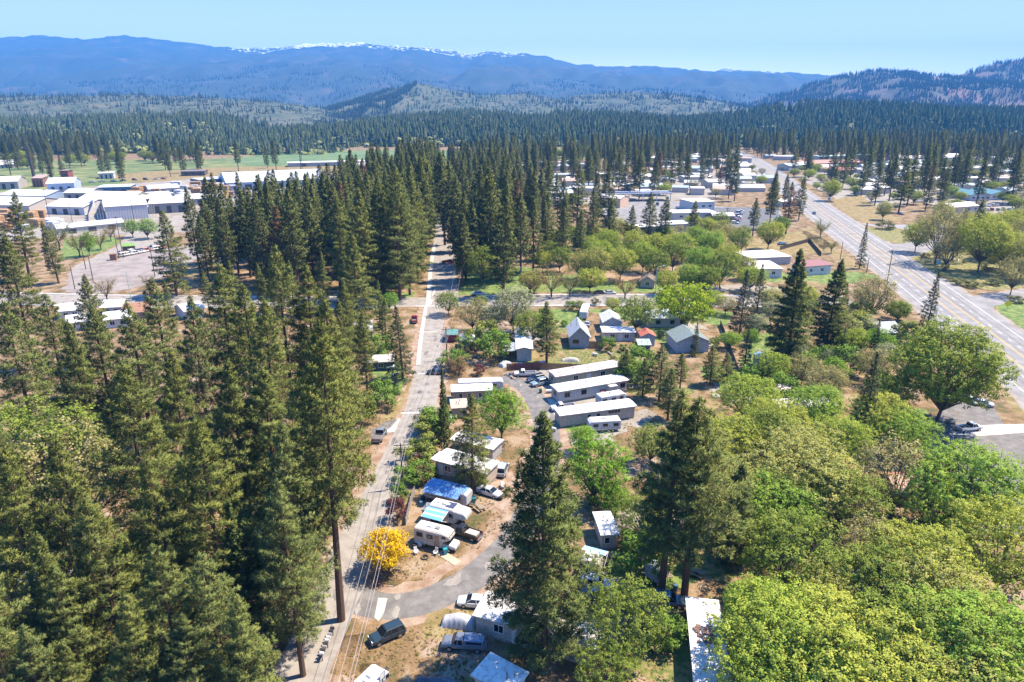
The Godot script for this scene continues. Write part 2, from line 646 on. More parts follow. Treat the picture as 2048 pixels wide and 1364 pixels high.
func make_kinds() -> void:
	var pd := Color(0.11, 0.155, 0.042)
	var pl := Color(0.225, 0.235, 0.058)
	kinds.pine = []
	for i in 8:
		kinds.pine.append(make_pine(10 + i, {"h": 32.0, "clear": [0.1, 0.2, 0.06, 0.16, 0.27, 0.12, 0.22, 0.08][i], "reach": [0.18, 0.15, 0.19, 0.14, 0.165, 0.2, 0.155, 0.17][i], "limbs": [118, 104, 128, 120, 100, 110, 92, 122][i], "per": [10.0, 10.5, 9.5, 10.5, 10.0, 8.6, 9.6, 10.0][i], "size": 0.56, "blades": 10, "width": 0.09, "old": pd.lerp(Color(0.1, 0.15, 0.055), 0.12 * i), "young": pl.lerp(Color(0.19, 0.22, 0.075), 0.1 * i), "droop": [0.0, 0.08, -0.06, 0.0, 0.1, -0.1, 0.05, 0.0][i], "cone": false}))
	kinds.full = [make_pine(19, {"h": 33.0, "clear": 0.05, "reach": 0.165, "limbs": 165, "per": 13.0, "size": 0.55, "blades": 10, "width": 0.095, "old": Color(0.09, 0.135, 0.04), "young": Color(0.16, 0.19, 0.055), "droop": -0.04, "cone": false})]
	kinds.tall = [make_pine(18, {"h": 40.0, "clear": 0.36, "reach": 0.135, "limbs": 120, "per": 10.5, "size": 0.54, "blades": 8, "width": 0.1, "old": pd, "young": pl, "droop": 0.0, "cone": false})]
	# slimmer, closely grown pines of the stand
	kinds.stand = []
	for i in 4:
		kinds.stand.append(make_pine(30 + i, {"h": 32.0, "clear": [0.14, 0.22, 0.1, 0.27][i], "reach": [0.15, 0.135, 0.145, 0.13][i], "limbs": 112, "per": 6.4, "size": 0.75, "blades": 5, "width": 0.2, "old": Color(0.085, 0.122, 0.04), "young": Color(0.15, 0.165, 0.052), "droop": -0.05, "cone": false}))
	kinds.dying = [make_pine(40, {"h": 30.0, "clear": 0.3, "reach": 0.115, "limbs": 100, "per": 6.0, "size": 0.7, "blades": 5, "width": 0.18, "old": Color(0.12, 0.075, 0.04), "young": Color(0.2, 0.12, 0.07), "droop": -0.05, "cone": false})]
	kinds.fir = []
	for i in 2:
		kinds.fir.append(make_pine(50 + i, {"h": 24.0, "clear": 0.05, "reach": [0.19, 0.165][i], "limbs": 120, "per": 6.5, "size": 0.5, "blades": 7, "width": 0.13, "old": Color(0.06, 0.085, 0.042), "young": Color(0.09, 0.112, 0.055), "droop": -0.12, "cone": true}))
	kinds.spruce = [make_pine(55, {"h": 20.0, "clear": 0.03, "reach": 0.21, "limbs": 130, "per": 7.0, "size": 0.45, "blades": 7, "width": 0.13, "old": Color(0.045, 0.065, 0.05), "young": Color(0.1, 0.13, 0.1), "droop": -0.05, "cone": true})]
	kinds.cedar = [make_pine(58, {"h": 20.0, "clear": 0.02, "reach": 0.16, "limbs": 170, "per": 8.0, "size": 0.42, "blades": 6, "width": 0.16, "old": Color(0.05, 0.08, 0.024), "young": Color(0.13, 0.165, 0.045), "droop": 0.5, "cone": true})]
	kinds.oak = []
	for i in 4:
		kinds.oak.append(make_broadleaf(70 + i, {"h": 14.0, "w": [15.0, 16.5, 14.0, 15.5][i], "base": [0.2, 0.24, 0.18, 0.22][i], "lobes": [32, 36, 30, 34][i], "clumps": 58, "leaves": 17, "leaf": 0.19, "old": [Color(0.25, 0.35, 0.05), Color(0.31, 0.37, 0.06), Color(0.31, 0.33, 0.09), Color(0.2, 0.33, 0.045)][i], "young": [Color(0.38, 0.45, 0.07), Color(0.45, 0.47, 0.085), Color(0.43, 0.42, 0.12), Color(0.32, 0.44, 0.07)][i], "stems": 1, "hang": 0.0}))
	kinds.tan_oak = [make_broadleaf(80, {"h": 13.0, "w": 14.0, "base": 0.22, "lobes": 22, "clumps": 60, "leaves": 6, "leaf": 0.24, "old": Color(0.19, 0.18, 0.07), "young": Color(0.42, 0.38, 0.17), "stems": 1, "hang": 0.0})]
	kinds.maple = []
	for i in 2:
		kinds.maple.append(make_broadleaf(84 + i, {"h": 13.0, "w": [11.0, 13.0][i], "base": 0.2, "lobes": 20, "clumps": 60, "leaves": 16, "leaf": 0.2, "old": [Color(0.1, 0.2, 0.02), Color(0.12, 0.18, 0.03)][i], "young": [Color(0.28, 0.46, 0.05), Color(0.28, 0.34, 0.06)][i], "stems": 1, "hang": 0.0}))
	kinds.big_maple = [make_broadleaf(87, {"h": 18.0, "w": 19.0, "base": 0.2, "lobes": 42, "clumps": 84, "leaves": 16, "leaf": 0.23, "old": Color(0.13, 0.19, 0.03), "young": Color(0.36, 0.42, 0.07), "stems": 1, "hang": 0.0})]
	kinds.lime = [make_broadleaf(88, {"h": 13.0, "w": 14.5, "base": 0.2, "lobes": 24, "clumps": 64, "leaves": 9, "leaf": 0.32, "old": Color(0.2, 0.3, 0.025), "young": Color(0.4, 0.52, 0.05), "stems": 1, "hang": 0.8})]
	kinds.silver = [make_broadleaf(90, {"h": 14.0, "w": 12.0, "base": 0.22, "lobes": 20, "clumps": 56, "leaves": 9, "leaf": 0.28, "old": Color(0.19, 0.22, 0.12), "young": Color(0.42, 0.44, 0.26), "stems": 1, "hang": 0.0})]
	kinds.shrub = []
	for i in 3:
		kinds.shrub.append(make_broadleaf(92 + i, {"h": 3.0, "w": [3.8, 4.6, 4.2][i], "base": 0.06, "lobes": 9, "clumps": 34, "leaves": 8, "leaf": 0.17, "old": [Color(0.07, 0.13, 0.02), Color(0.13, 0.17, 0.035), Color(0.1, 0.12, 0.05)][i], "young": [Color(0.2, 0.32, 0.05), Color(0.32, 0.36, 0.08), Color(0.24, 0.24, 0.1)][i], "stems": 3, "hang": 0.0}))
	kinds.plum = [make_broadleaf(97, {"h": 5.0, "w": 5.2, "base": 0.12, "lobes": 11, "clumps": 42, "leaves": 8, "leaf": 0.19, "old": Color(0.06, 0.018, 0.025), "young": Color(0.19, 0.07, 0.075), "stems": 1, "hang": 0.0})]
	kinds.brush = [make_broadleaf(98, {"h": 4.0, "w": 5.0, "base": 0.1, "lobes": 11, "clumps": 44, "leaves": 6, "leaf": 0.17, "old": Color(0.12, 0.075, 0.045), "young": Color(0.28, 0.2, 0.11), "stems": 3, "hang": 0.0})]
	kinds.bare = []
	for i in 2:
		kinds.bare.append(make_twiggy(100 + i, 11.0, [10.0, 9.0][i], [Color(0.36, 0.26, 0.1), Color(0.3, 0.3, 0.09)][i], Color(0.1, 0.08, 0.06), 6, 0.2))
	kinds.dead = [make_twiggy(103, 9.0, 6.0, Color(0.13, 0.1, 0.09), Color(0.1, 0.08, 0.07), 1)]


func plant(kind: String, which: int, x: float, z: float, h: float, called: String, label: String, category: String, group := "", wide := 1.0) -> Node3D:
	var k: Array = kinds[kind][which % kinds[kind].size()]
	var r := rng_of(int(x * 31.0) + int(z * 17.0))
	var t := thing(called, label, category, Vector3(x, 0, z), r.randf() * TAU, group)
	var s: float = h / float(k[2])
	t.scale = Vector3(s * wide, s, s * wide)
	if h > 12.0:
		t.rotation.x = r.randfn() * 0.018
		t.rotation.z = r.randfn() * 0.018
	var conifer := kind in ["pine", "full", "tall", "stand", "dying", "fir", "spruce", "cedar"]
	part(t, "trunk", k[0], bark() if conifer else grey_bark())
	part(t, "crown", k[1], leafy("needles", 0.45) if conifer else leafy("leaves", 0.85))
	return t


# Crown and stem of a kind in one mesh of two surfaces, for the far-off woods.
func whole(k: Array, leaves: Material, wood: Material) -> ArrayMesh:
	var m := ArrayMesh.new()
	m.add_surface_from_arrays(Mesh.PRIMITIVE_TRIANGLES, (k[1] as ArrayMesh).surface_get_arrays(0))
	m.surface_set_material(0, leaves)
	m.add_surface_from_arrays(Mesh.PRIMITIVE_TRIANGLES, (k[0] as ArrayMesh).surface_get_arrays(0))
	m.surface_set_material(1, wood)
	return m


# ---- ground, roads, hills ----

func build_land() -> void:
	var litter := patchy("litter", [[0.18, 0.086, 0.086, 0.026], [0.36, 0.163, 0.107, 0.043], [0.5, 0.224, 0.142, 0.069], [0.62, 0.267, 0.185, 0.103], [0.8, 0.318, 0.241, 0.159]], 46.0, 7.0, 0.95, 0.014, 0.42)
	var dirt := patchy("dirt", [[0.2, 0.232, 0.142, 0.086], [0.5, 0.301, 0.215, 0.150], [0.8, 0.353, 0.275, 0.211]], 30.0, 5.0, 0.95, 0.016, 0.3)
	var pale := patchy("pale", [[0.2, 0.224, 0.192, 0.150], [0.5, 0.277, 0.250, 0.213], [0.8, 0.320, 0.298, 0.267]], 90.0, 11.0, 0.95, 0.014, 0.3)
	var lawn := patchy("lawn", [[0.2, 0.072, 0.136, 0.024], [0.5, 0.136, 0.200, 0.040], [0.8, 0.240, 0.256, 0.080]], 26.0, 4.0, 0.95, 0.018, 0.4)
	var meadow := patchy("meadow", [[0.2, 0.080, 0.136, 0.036], [0.5, 0.128, 0.168, 0.048], [0.8, 0.240, 0.232, 0.080]], 260.0, 34.0, 0.95, 0.013, 0.35)
	var straw := patchy("straw", [[0.2, 0.160, 0.128, 0.037], [0.5, 0.245, 0.181, 0.075], [0.8, 0.293, 0.235, 0.117]], 40.0, 6.0, 0.95, 0.016, 0.35)
	var old_tar := patchy("oldtar", [[0.2, 0.232, 0.211, 0.185], [0.5, 0.280, 0.256, 0.228], [0.8, 0.318, 0.292, 0.262]], 24.0, 3.0, 0.9, 0.016, 0.2)
	var tar := patchy("tar", [[0.2, 0.129, 0.122, 0.115], [0.5, 0.163, 0.155, 0.146], [0.8, 0.206, 0.194, 0.181]], 22.0, 3.0, 0.9, 0.016, 0.22)
	var highway_tar := patchy("highway", [[0.2, 0.193, 0.188, 0.183], [0.5, 0.231, 0.225, 0.220], [0.8, 0.279, 0.272, 0.265]], 60.0, 4.0, 0.9, 0.016, 0.18)
	var concrete := patchy("concrete", [[0.2, 0.378, 0.365, 0.344], [0.8, 0.468, 0.454, 0.427]], 12.0, 3.0, 0.9, 0.02, 0.15)

	var g := Geo.new()
	var s := 9000.0
	for q in [[-s, -800, s, 400], [-s, -9800, s, -800]]:
		g.poly([Vector3(q[0], 0, q[1]), Vector3(q[2], 0, q[1]), Vector3(q[2], 0, q[3]), Vector3(q[0], 0, q[3])], Vector3.UP)
	setting("ground", g, litter)

	# the valley floor beyond the town
	sheet("meadow", [-752.5, -691.4, -679.9, -780.5, -609.5, -837.8, -499.3, -853.5, -372.8, -869.7, -322.2, -981.1, -197.7, -1060.0, -17.6, -1036.2, 191.6, -981.1, 173.6, -886.5, -50.0, -837.8, -175.6, -761.0, -227.4, -686.1, -283.5, -656.2, -330.7, -595.4, -359.6, -528.4, -534.7, -484.9], 0.01, meadow, 4.0)
	sheet("hayfield", [-341.9, -869.7, -315.6, -960.6, -193.4, -1036.2, -71.0, -1013.5, -58.0, -869.7, -157.1, -837.8, -218.8, -801.1, -282.3, -787.3, -329.8, -815.4], 0.016, patchy("hay", [[0.2, 0.080, 0.152, 0.056], [0.5, 0.104, 0.176, 0.064], [0.8, 0.160, 0.208, 0.080]], 200.0, 30.0, 0.95, 0.013, 0.25), 2.0)
	sheet("stubble_field", [-396.2, -656.2, -322.1, -748.4, -180.0, -780.5, -55.0, -822.8, -13.3, -780.5, -154.7, -713.2, -217.8, -656.2, -313.4, -603.4], 0.016, straw, 3.0)
	sheet("mill_yard", [-445.8, -479.7, -392.3, -531.5, -339.1, -572.5, -264.8, -656.2, -229.1, -691.4, -110.6, -691.4, -92.2, -572.5, -117.2, -484.9, -116.4, -415.8, -141.2, -382.7, -165.1, -360.3, -195.9, -348.5, -233.3, -342.9, -295.1, -310.2], 0.02, pale, 1.5, true)
	sheet("gravel_lot", [-162.3, -239.8, -175.9, -265.6, -178.0, -281.0, -174.2, -297.0, -162.9, -312.5, -149.6, -324.5, -136.4, -299.1, -136.1, -265.6, -135.6, -248.7, -141.5, -235.6, -153.3, -231.6], 0.02, patchy("lot", [[0.2, 0.209, 0.181, 0.165], [0.5, 0.264, 0.231, 0.215], [0.8, 0.298, 0.270, 0.253]], 60.0, 8.0, 0.95, 0.014, 0.25), 1.0, true)
	sheet("mill_lawn", [-222.9, -337.5, -212.2, -345.7, -200.0, -342.9, -191.2, -329.6, -186.9, -314.8, -186.6, -301.3, -190.4, -292.8, -194.4, -288.8], 0.024, lawn, 0.6, true)
	sheet("access_road", [-172.7, -259.7, -180.8, -275.4, -184.1, -297.0, -185.9, -317.2, -192.1, -334.8, -197.9, -348.5, -180.7, -354.3, -172.8, -345.7, -166.4, -319.6, -174.0, -307.9, -172.8, -294.9, -175.8, -279.1], 0.028, old_tar, 0.4, true)
	sheet("town_lot", [54.8, -454.8, 74.2, -474.5, 112.6, -484.9, 132.3, -454.8, 171.8, -441.1, 159.9, -404.2, 142.1, -376.1, 106.4, -366.4, 87.0, -376.1, 61.0, -386.2, 53.3, -415.8], 0.02, patchy("townlot", [[0.2, 0.169, 0.163, 0.163], [0.5, 0.217, 0.211, 0.207], [0.8, 0.271, 0.259, 0.253]], 50.0, 6.0, 0.9, 0.014, 0.2), 0.8, true)
	sheet("parking_lot", [127.5, -445.6, 155.5, -450.2, 170.1, -436.7, 145.5, -379.4, 125.3, -366.4, 112.7, -369.6], 0.028, patchy("parking", [[0.2, 0.105, 0.112, 0.122], [0.8, 0.154, 0.158, 0.164]], 40.0, 5.0), 0.0, true)
	sheet("dirt_lot", [137.4, -348.5, 155.5, -360.3, 156.0, -327.0, 139.2, -304.6, 118.3, -297.0, 104.8, -310.2, 110.9, -337.5], 0.02, straw, 1.0)
	sheet("town_ground", [23.0, -572.5, 131.4, -665.9, 262.4, -742.3, 244.6, -656.2, 195.9, -572.5, 145.5, -495.8, 95.8, -479.7, 42.4, -464.5], 0.014, pale, 3.0)
	sheet("roadside_ground", [265.7, -656.2, 360.5, -748.4, 521.4, -837.8, 725.9, -869.7, 461.1, -544.6, 325.0, -436.7, 283.6, -415.8, 279.8, -479.7, 230.5, -436.7, 227.8, -479.7], 0.014, pale, 2.0)
	sheet("park_lawn", [-18.8, -231.6, -19.5, -263.1, -13.1, -273.5, 7.4, -274.5, 24.6, -259.7, 39.2, -253.3, 57.3, -248.7, 54.5, -235.6, 27.8, -235.6, 6.4, -235.6, -11.2, -230.3], 0.018, lawn, 0.8)
	sheet("playground_sand", [25.9, -253.3, 30.8, -263.1, 49.0, -265.6, 51.2, -256.5, 40.7, -250.2], 0.024, patchy("sand", [[0.2, 0.293, 0.192, 0.117], [0.8, 0.352, 0.245, 0.160]], 20.0, 4.0), 0.6)

	# street that runs away from the viewer, and its continuation past the crossing
	var left := smooth([-28.1, -52.8, -27.9, -64.2, -27.2, -77.5, -27.0, -83.1, -26.5, -92.8, -25.2, -106.6, -24.5, -117.7, -23.5, -133.5, -24.0, -153.3, -25.6, -174.7, -27.4, -197.0, -28.9, -217.7])
	var street := offset_line(left, 3.3)
	var g1 := Geo.new()
	ribbon(g1, street, 3.3, 0.032, 0.0, 0.12)
	setting("street", g1, old_tar)
	hold_line(street, 4.6)
	var g1d := Geo.new()
	ribbon(g1d, street, 5.0, 0.012, 0.0, 0.7)
	setting("road_shoulder", g1d, dirt)
	var on := smooth([-28.9, -217.7, -30.4, -235.0, -33.4, -265.6, -36.2, -299.1, -37.9, -324.5])
	var on2 := smooth([-37.9, -324.5, -40.0, -348.5, -44.1, -396.8, -50.0, -459.6, -59.6, -544.6])
	var street2 := offset_line(on, 5.6)
	var g2 := Geo.new()
	ribbon(g2, street2, 5.6, 0.033, 0.0, 0.1)
	setting("street", g2, old_tar)
	hold_line(street2, 6.4)
	var street3 := offset_line(on2, 3.4)
	var g2b := Geo.new()
	ribbon(g2b, street3, 3.4, 0.033, 0.0, 0.1)
	setting("street", g2b, old_tar)
	hold_line(street3, 3.6)
	# the paved gutter along its left edge
	var gw := Geo.new()
	ribbon(gw, offset_line(on, 0.9), 0.75, 0.06)
	ribbon(gw, offset_line(smooth([-24.4, -163.4, -25.6, -174.7, -27.4, -197.0, -28.9, -217.7]), 0.4), 0.55, 0.06)
	setting("gutter", gw, concrete)
	# cross street
	var cross := smooth([-252.5, -234.3, -176.8, -227.6, -140.5, -224.4, -88.7, -222.6, -27.7, -222.6, 13.0, -225.1, 47.2, -225.1, 87.7, -223.8, 115.5, -225.1])
	var g3 := Geo.new()
	ribbon(g3, cross, 6.0, 0.028, 0.0, 0.1)
	setting("cross_street", g3, old_tar)
	hold_line(cross, 7.5)
	var gk := Geo.new()
	for side in [-1, 1]:
		var l := offset_line(cross, side * 6.9)
		for i in l.size() - 1:
			var m := (l[i] + l[i + 1]) / 2.0
			if absf(m.x + 25.0) > 13.0 and m.x < 92.0:
				gk.box(Vector3(m.x, 0.06, m.y), Vector3(l[i].distance_to(l[i + 1]) + 0.02, 0.12, 1.5), Color.WHITE, Basis(Vector3.UP, -(l[i + 1] - l[i]).angle()))
	setting("sidewalk", gk, concrete)
	# stop bars and the stripes across the street
	var white := patchy("roadwhite", [[0.2, 0.540, 0.540, 0.522], [0.5, 0.675, 0.675, 0.657], [0.8, 0.738, 0.738, 0.720]], 3.0, 1.0, 0.8, 0.02, 0.25)
	var gs := Geo.new()
	for q in [[-27.5, -217.7, 9.0, 0.55], [-27.4, -222.6, 0.5, 6.0], [-27.8, -235.6, 0.4, 9.0], [-24.7, -190.3, 5.6, 0.3], [-21.6, -157.5, 5.0, 0.35], [-21.4, -134.5, 5.4, 0.35]]:
		gs.box(Vector3(q[0], 0.036, q[1]), Vector3(q[2], 0.012, q[3]))
	setting("road_marking", gs, white)

	# lane of the trailer park, in from the street and round behind the homes
	var lane := smooth([-21.5, -75.9, -17.6, -74.3, -13.0, -74.7, -8.5, -77.3, -5.2, -80.4, -1.8, -85.4, 1.3, -91.5, 3.9, -100.1, 5.8, -110.1, 7.1, -119.8, 7.1, -128.6, 6.0, -138.1, 4.0, -147.1, 0.7, -152.6, -2.9, -154.5])
	var g4 := Geo.new()
	ribbon(g4, lane, 2.5, 0.03, 0.0, 0.18)
	setting("park_lane", g4, tar)
	hold_line(lane, 3.4)
	var g4d := Geo.new()
	ribbon(g4d, lane, 4.1, 0.016, 0.0, 0.7)
	setting("lane_shoulder", g4d, dirt)
	sheet("concrete_strip", [-18.1, -75.9, -16.8, -75.8, -16.8, -73.0, -17.2, -71.4, -17.9, -72.1, -18.0, -74.0], 0.05, concrete)
	sheet("tar_patch", [-9.6, -78.3, -8.8, -79.6, -7.7, -79.9, -7.2, -79.3, -7.6, -78.4, -8.6, -78.0], 0.036, old_tar, 0.25)
	var rp := rng_of(91)
	for line in [[street, 2.6, 26, tar], [street2, 4.5, 8, tar], [lane, 1.9, 16, old_tar], [cross, 4.5, 20, tar]]:
		for i in int(line[2]):
			var at: Vector2 = offset_line(line[0], rp.randf_range(-1, 1) * float(line[1]))[rp.randi() % line[0].size()]
			var o := []
			var w := rp.randf_range(0.25, 0.7)
			for j in 8:
				var t := TAU * j / 8.0
				o += [at.x + cos(t) * w * rp.randf_range(0.7, 1.2), at.y + sin(t) * w * rp.randf_range(1.2, 3.4)]
			sheet("tar_patch", o, 0.0375, line[3])
	sheet("dirt_lot", [-19.9, -73.0, -14.7, -73.0, -9.6, -74.9, -4.3, -75.9, -2.5, -72.6, -2.4, -67.4, -3.7, -61.6, -13.4, -57.8, -17.8, -57.8, -19.9, -64.2], 0.008, dirt, 1.3)
	sheet("dirt_yard", [-13.8, -116.7, -8.7, -111.9, -3.4, -102.4, -1.1, -92.8, -4.7, -84.0, -10.2, -80.6, -15.4, -77.5, -18.3, -78.5, -16.4, -84.0, -13.6, -91.5, -15.1, -103.3], 0.008, litter, 0.9)
	sheet("dirt_track", [-17.3, -76.7, -12.1, -78.5, -6.8, -82.9, -3.0, -88.9, -1.5, -95.6, -1.2, -100.1, -3.2, -98.6, -4.2, -91.5, -7.4, -85.8, -11.0, -81.7, -15.6, -79.0], 0.02, dirt, 0.8)
	sheet("dirt_yard", [-1.7, -158.2, 9.6, -160.6, 27.4, -161.6, 27.4, -153.3, 23.2, -126.3, 15.4, -120.8, 8.8, -125.2, 7.3, -138.7, 1.9, -151.7], 0.012, pale, 1.0)
	sheet("driveway", [7.5, -141.4, 10.0, -142.5, 10.3, -133.5, 9.0, -128.6, 8.0, -133.5], 0.024, concrete, 0.2)
	sheet("asphalt_yard", [-28.9, -126.3, -26.3, -130.6, -24.0, -131.5, -24.0, -126.3, -25.6, -123.6, -28.1, -121.9], 0.03, tar, 0.2)
	sheet("concrete_strip", [-24.8, -128.6, -24.2, -132.0, -23.6, -131.5, -23.7, -128.2, -23.9, -125.4, -25.8, -125.0], 0.045, concrete, 0.15)
	sheet("back_lawn", [3.3, -161.6, 4.8, -172.7, 11.9, -178.8, 21.2, -174.7, 36.2, -174.7, 33.8, -161.6, 19.7, -160.6], 0.014, patchy("weedy", [[0.2, 0.070, 0.119, 0.021], [0.5, 0.175, 0.182, 0.049], [0.7, 0.294, 0.210, 0.105]], 14.0, 3.0, 0.95, 0.02, 0.4), 0.9)
	sheet("back_lawn", [39.1, -193.1, 48.8, -194.6, 46.7, -185.3, 42.5, -178.8, 36.0, -179.6], 0.014, lawn, 0.3)
	sheet("back_lawn", [59.6, -167.0, 69.0, -187.5, 75.6, -189.8, 82.8, -178.8, 77.5, -159.9, 65.0, -153.3, 58.8, -156.5], 0.014, lawn, 0.8)
	sheet("back_lawn", [-35.4, -161.6, -29.3, -167.0, -25.3, -153.3, -25.7, -144.2, -28.7, -141.4, -31.8, -142.8], 0.014, lawn, 0.6)
	sheet("shade_lawn", [-66.2, -77.5, -50.9, -67.4, -42.4, -66.5, -39.1, -71.7, -34.5, -69.9, -33.6, -64.2, -39.9, -57.8, -55.1, -59.1], 0.01, lawn, 1.2)
	sheet("dry_verge", [-25.3, -141.4, -24.4, -159.9, -24.6, -167.0, -24.2, -153.3, -24.2, -138.7, -24.9, -132.0, -27.7, -129.8, -28.0, -137.4], 0.02, straw, 0.3)
	sheet("dry_verge", [-21.1, -72.1, -18.8, -70.8, -16.9, -64.2, -18.4, -57.8, -21.2, -57.8, -21.7, -64.2, -21.0, -69.0], 0.012, straw, 0.7)
	sheet("dirt_clearing", [68.5, -80.6, 74.3, -81.7, 83.4, -80.6, 74.7, -69.9, 65.8, -70.8, 64.1, -74.0], 0.012, dirt, 0.8)
	sheet("asphalt_yard", [99.0, -141.4, 106.4, -138.1, 102.7, -128.6, 106.9, -127.3, 103.1, -121.9, 87.2, -121.9, 84.7, -126.3], 0.03, tar, 0.2)
	sheet("concrete_strip", [87.7, -124.5, 97.5, -128.6, 112.8, -129.6, 110.0, -125.9, 94.3, -123.6], 0.04, concrete, 0.1)
	sheet("asphalt_yard", [86.9, -121.5, 108.3, -123.6, 100.1, -106.6, 84.0, -88.9, 73.4, -91.5, 75.8, -103.3], 0.026, tar, 0.3)

	# patches of grass, bare soil and dead needles over the yards
	var r := rng_of(77)
	var soils := [lawn, straw, mats.weedy, dirt, litter, mats.weedy, lawn, pale]
	var names := ["grass_patch", "dry_grass_patch", "weedy_patch", "bare_patch", "needle_patch", "weedy_patch", "grass_patch", "gravel_patch"]
	for area in [[[-16.9, -159.9, -3.7, -202.1, 28.3, -210.2, 66.8, -210.2, 57.4, -159.9, 34.6, -141.4, 22.8, -117.7, 10.2, -117.7, 8.7, -124.1], 46], [[24.2, -126.3, 53.3, -147.1, 119.2, -174.7, 105.8, -141.4, 87.2, -121.9, 46.0, -117.7, 20.7, -86.4], 40], [[-13.7, -106.6, -6.4, -121.9, -1.4, -117.7, -2.0, -100.1, -8.8, -80.6, -16.8, -77.5], 12, 1], [[-21.0, -71.7, -4.2, -72.6, -2.5, -61.6, -18.7, -61.6], 10, 1], [[6.2, -225.1, 94.0, -231.6, 128.7, -253.3, 147.7, -348.5, 48.9, -379.4, -4.6, -253.3], 40], [[-59.2, -61.6, -22.2, -61.6, -35.8, -100.1, -98.9, -117.7], 26, 1], [[193.8, -348.5, 298.9, -379.4, 217.8, -245.7, 169.1, -242.0], 18], [[-106.7, -225.1, -33.2, -225.1, -45.6, -379.4, -98.2, -415.8, -126.0, -270.0], 30], [[14.9, -100.1, 35.9, -100.1, 26.3, -61.6, 10.2, -61.6], 16]]:
		var p := vec2s(area[0])
		for i in int(area[1]):
			var u := r.randi() % (p.size() - 2)
			var a := r.randf()
			var b := r.randf() * (1.0 - a)
			var m := p[0] + (p[u + 1] - p[0]) * a + (p[u + 2] - p[0]) * b
			var size := r.randf_range(1.5, 6.0) * (1.0 if m.y > -200.0 else 1.8)
			var o := []
			for j in 9:
				var at := TAU * j / 9.0
				var d := size * r.randf_range(0.55, 1.2)
				o += [m.x + cos(at) * d * 1.4, m.y + sin(at) * d]
			var k: int = r.randi() % 8 if area.size() < 3 else [1, 3, 4, 3, 4][r.randi() % (3 if m.x < -40.0 else 5)]
			sheet(names[k], o, 0.0145 + 0.0004 * (i % 8), soils[k], size * 0.22)

	# highway
	var hw := smooth([98.0, -20.0, 107.0, -60.0, 116.0, -100.0, 128.5, -150.0, 141.0, -200.0, 156.5, -265.0, 175.5, -350.0, 198.0, -450.0, 221.0, -550.0, 250.0, -666.0, 300.0, -900.0, 352.0, -1250.0, 380.0, -1500.0], 5.0)
	var g5 := Geo.new()
	ribbon(g5, hw, 10.7, 0.034, 0.0, 0.05)
	setting("highway", g5, highway_tar)
	hold_line(hw, 11.5)
	var g5s := Geo.new()
	ribbon(g5s, hw, 12.6, 0.018, 0.0, 0.5)
	setting("highway_shoulder", g5s, pale)
	var gl := Geo.new()
	ribbon(gl, hw, 0.09, 0.042, 8.3)
	ribbon(gl, hw, 0.09, 0.042, -8.3)
	var dash := offset_line(hw, 4.3)
	var dash2 := offset_line(hw, -4.3)
	for i in range(0, hw.size() - 1, 2):
		for d in [dash, dash2]:
			var t: Vector2 = d[i + 1] - d[i]
			ribbon(gl, PackedVector2Array([d[i], d[i] + t * 0.7]), 0.09, 0.042)
	for q in [[141.8, -227.6, 0.35], [137.9, -204.2, 0.35], [178.4, -310.2, 0.3], [192.0, -288.8, 1.0]]:
		gl.box(Vector3(q[0], 0.04, q[1]), Vector3(3.0, 0.012, 0.3), Color.WHITE, Basis(Vector3.UP, q[2]))
	setting("lane_line", gl, white)
	var gy := Geo.new()
	for o in [1.7, 2.05, -1.7, -2.05]:
		ribbon(gy, hw, 0.075, 0.042, o)
	setting("centre_line", gy, patchy("roadyellow", [[0.2, 0.5, 0.3, 0.06], [0.8, 0.68, 0.44, 0.1]], 5.0, 1.0, 0.8, 0.02, 0.3))
	var seal := Geo.new()
	for q in [[3.1, 0.28], [5.6, 0.3], [-3.2, 0.25], [-5.9, 0.3]]:
		ribbon(seal, hw, q[1], 0.038, q[0], 0.12)
	setting("tyre_wear", seal, patchy("wear", [[0.2, 0.172, 0.168, 0.163], [0.8, 0.215, 0.209, 0.203]], 20.0, 2.0))
	# side roads and verges of the highway
	sheet("side_road", [151.1, -225.1, 164.2, -231.6, 186.0, -240.6, 224.0, -253.3, 206.3, -231.6, 175.0, -225.1, 160.2, -217.7, 147.6, -202.1, 147.9, -206.4], 0.03, highway_tar, 0.2, true)
	sheet("side_road", [174.9, -327.0, 183.7, -324.5, 196.1, -329.6, 224.6, -348.5, 257.8, -376.1, 290.2, -382.7, 265.6, -348.5, 234.6, -340.2, 200.9, -317.2, 179.0, -297.0, 166.9, -288.8, 168.0, -303.5], 0.03, highway_tar, 0.2, true)
	sheet("service_yard", [194.9, -386.2, 204.4, -379.4, 239.8, -382.7, 272.9, -386.2, 247.7, -348.5, 215.4, -337.5, 209.2, -348.5, 209.3, -372.8, 197.2, -376.1], 0.03, patchy("apron", [[0.2, 0.241, 0.241, 0.241], [0.8, 0.331, 0.325, 0.319]], 40.0, 5.0), 0.2, true)
	sheet("verge", [192.1, -371.2, 208.4, -371.2, 203.0, -345.7, 198.0, -334.8, 186.7, -325.8, 182.8, -332.2, 184.9, -348.5], 0.02, patchy("verge", [[0.2, 0.091, 0.133, 0.028], [0.5, 0.210, 0.196, 0.063], [0.75, 0.322, 0.238, 0.119]], 22.0, 4.0, 0.95, 0.02, 0.4), 0.4, true)
	sheet("verge", [175.9, -305.7, 195.3, -319.6, 215.2, -310.2, 231.4, -288.8, 199.2, -245.7, 174.0, -238.4, 165.0, -241.3, 166.8, -259.7, 169.0, -281.0], 0.02, mats.verge, 0.5)
	sheet("verge", [161.8, -221.3, 176.4, -228.9, 206.3, -231.6, 153.7, -167.0, 150.8, -188.4, 156.4, -209.7], 0.02, lawn, 0.5, true)
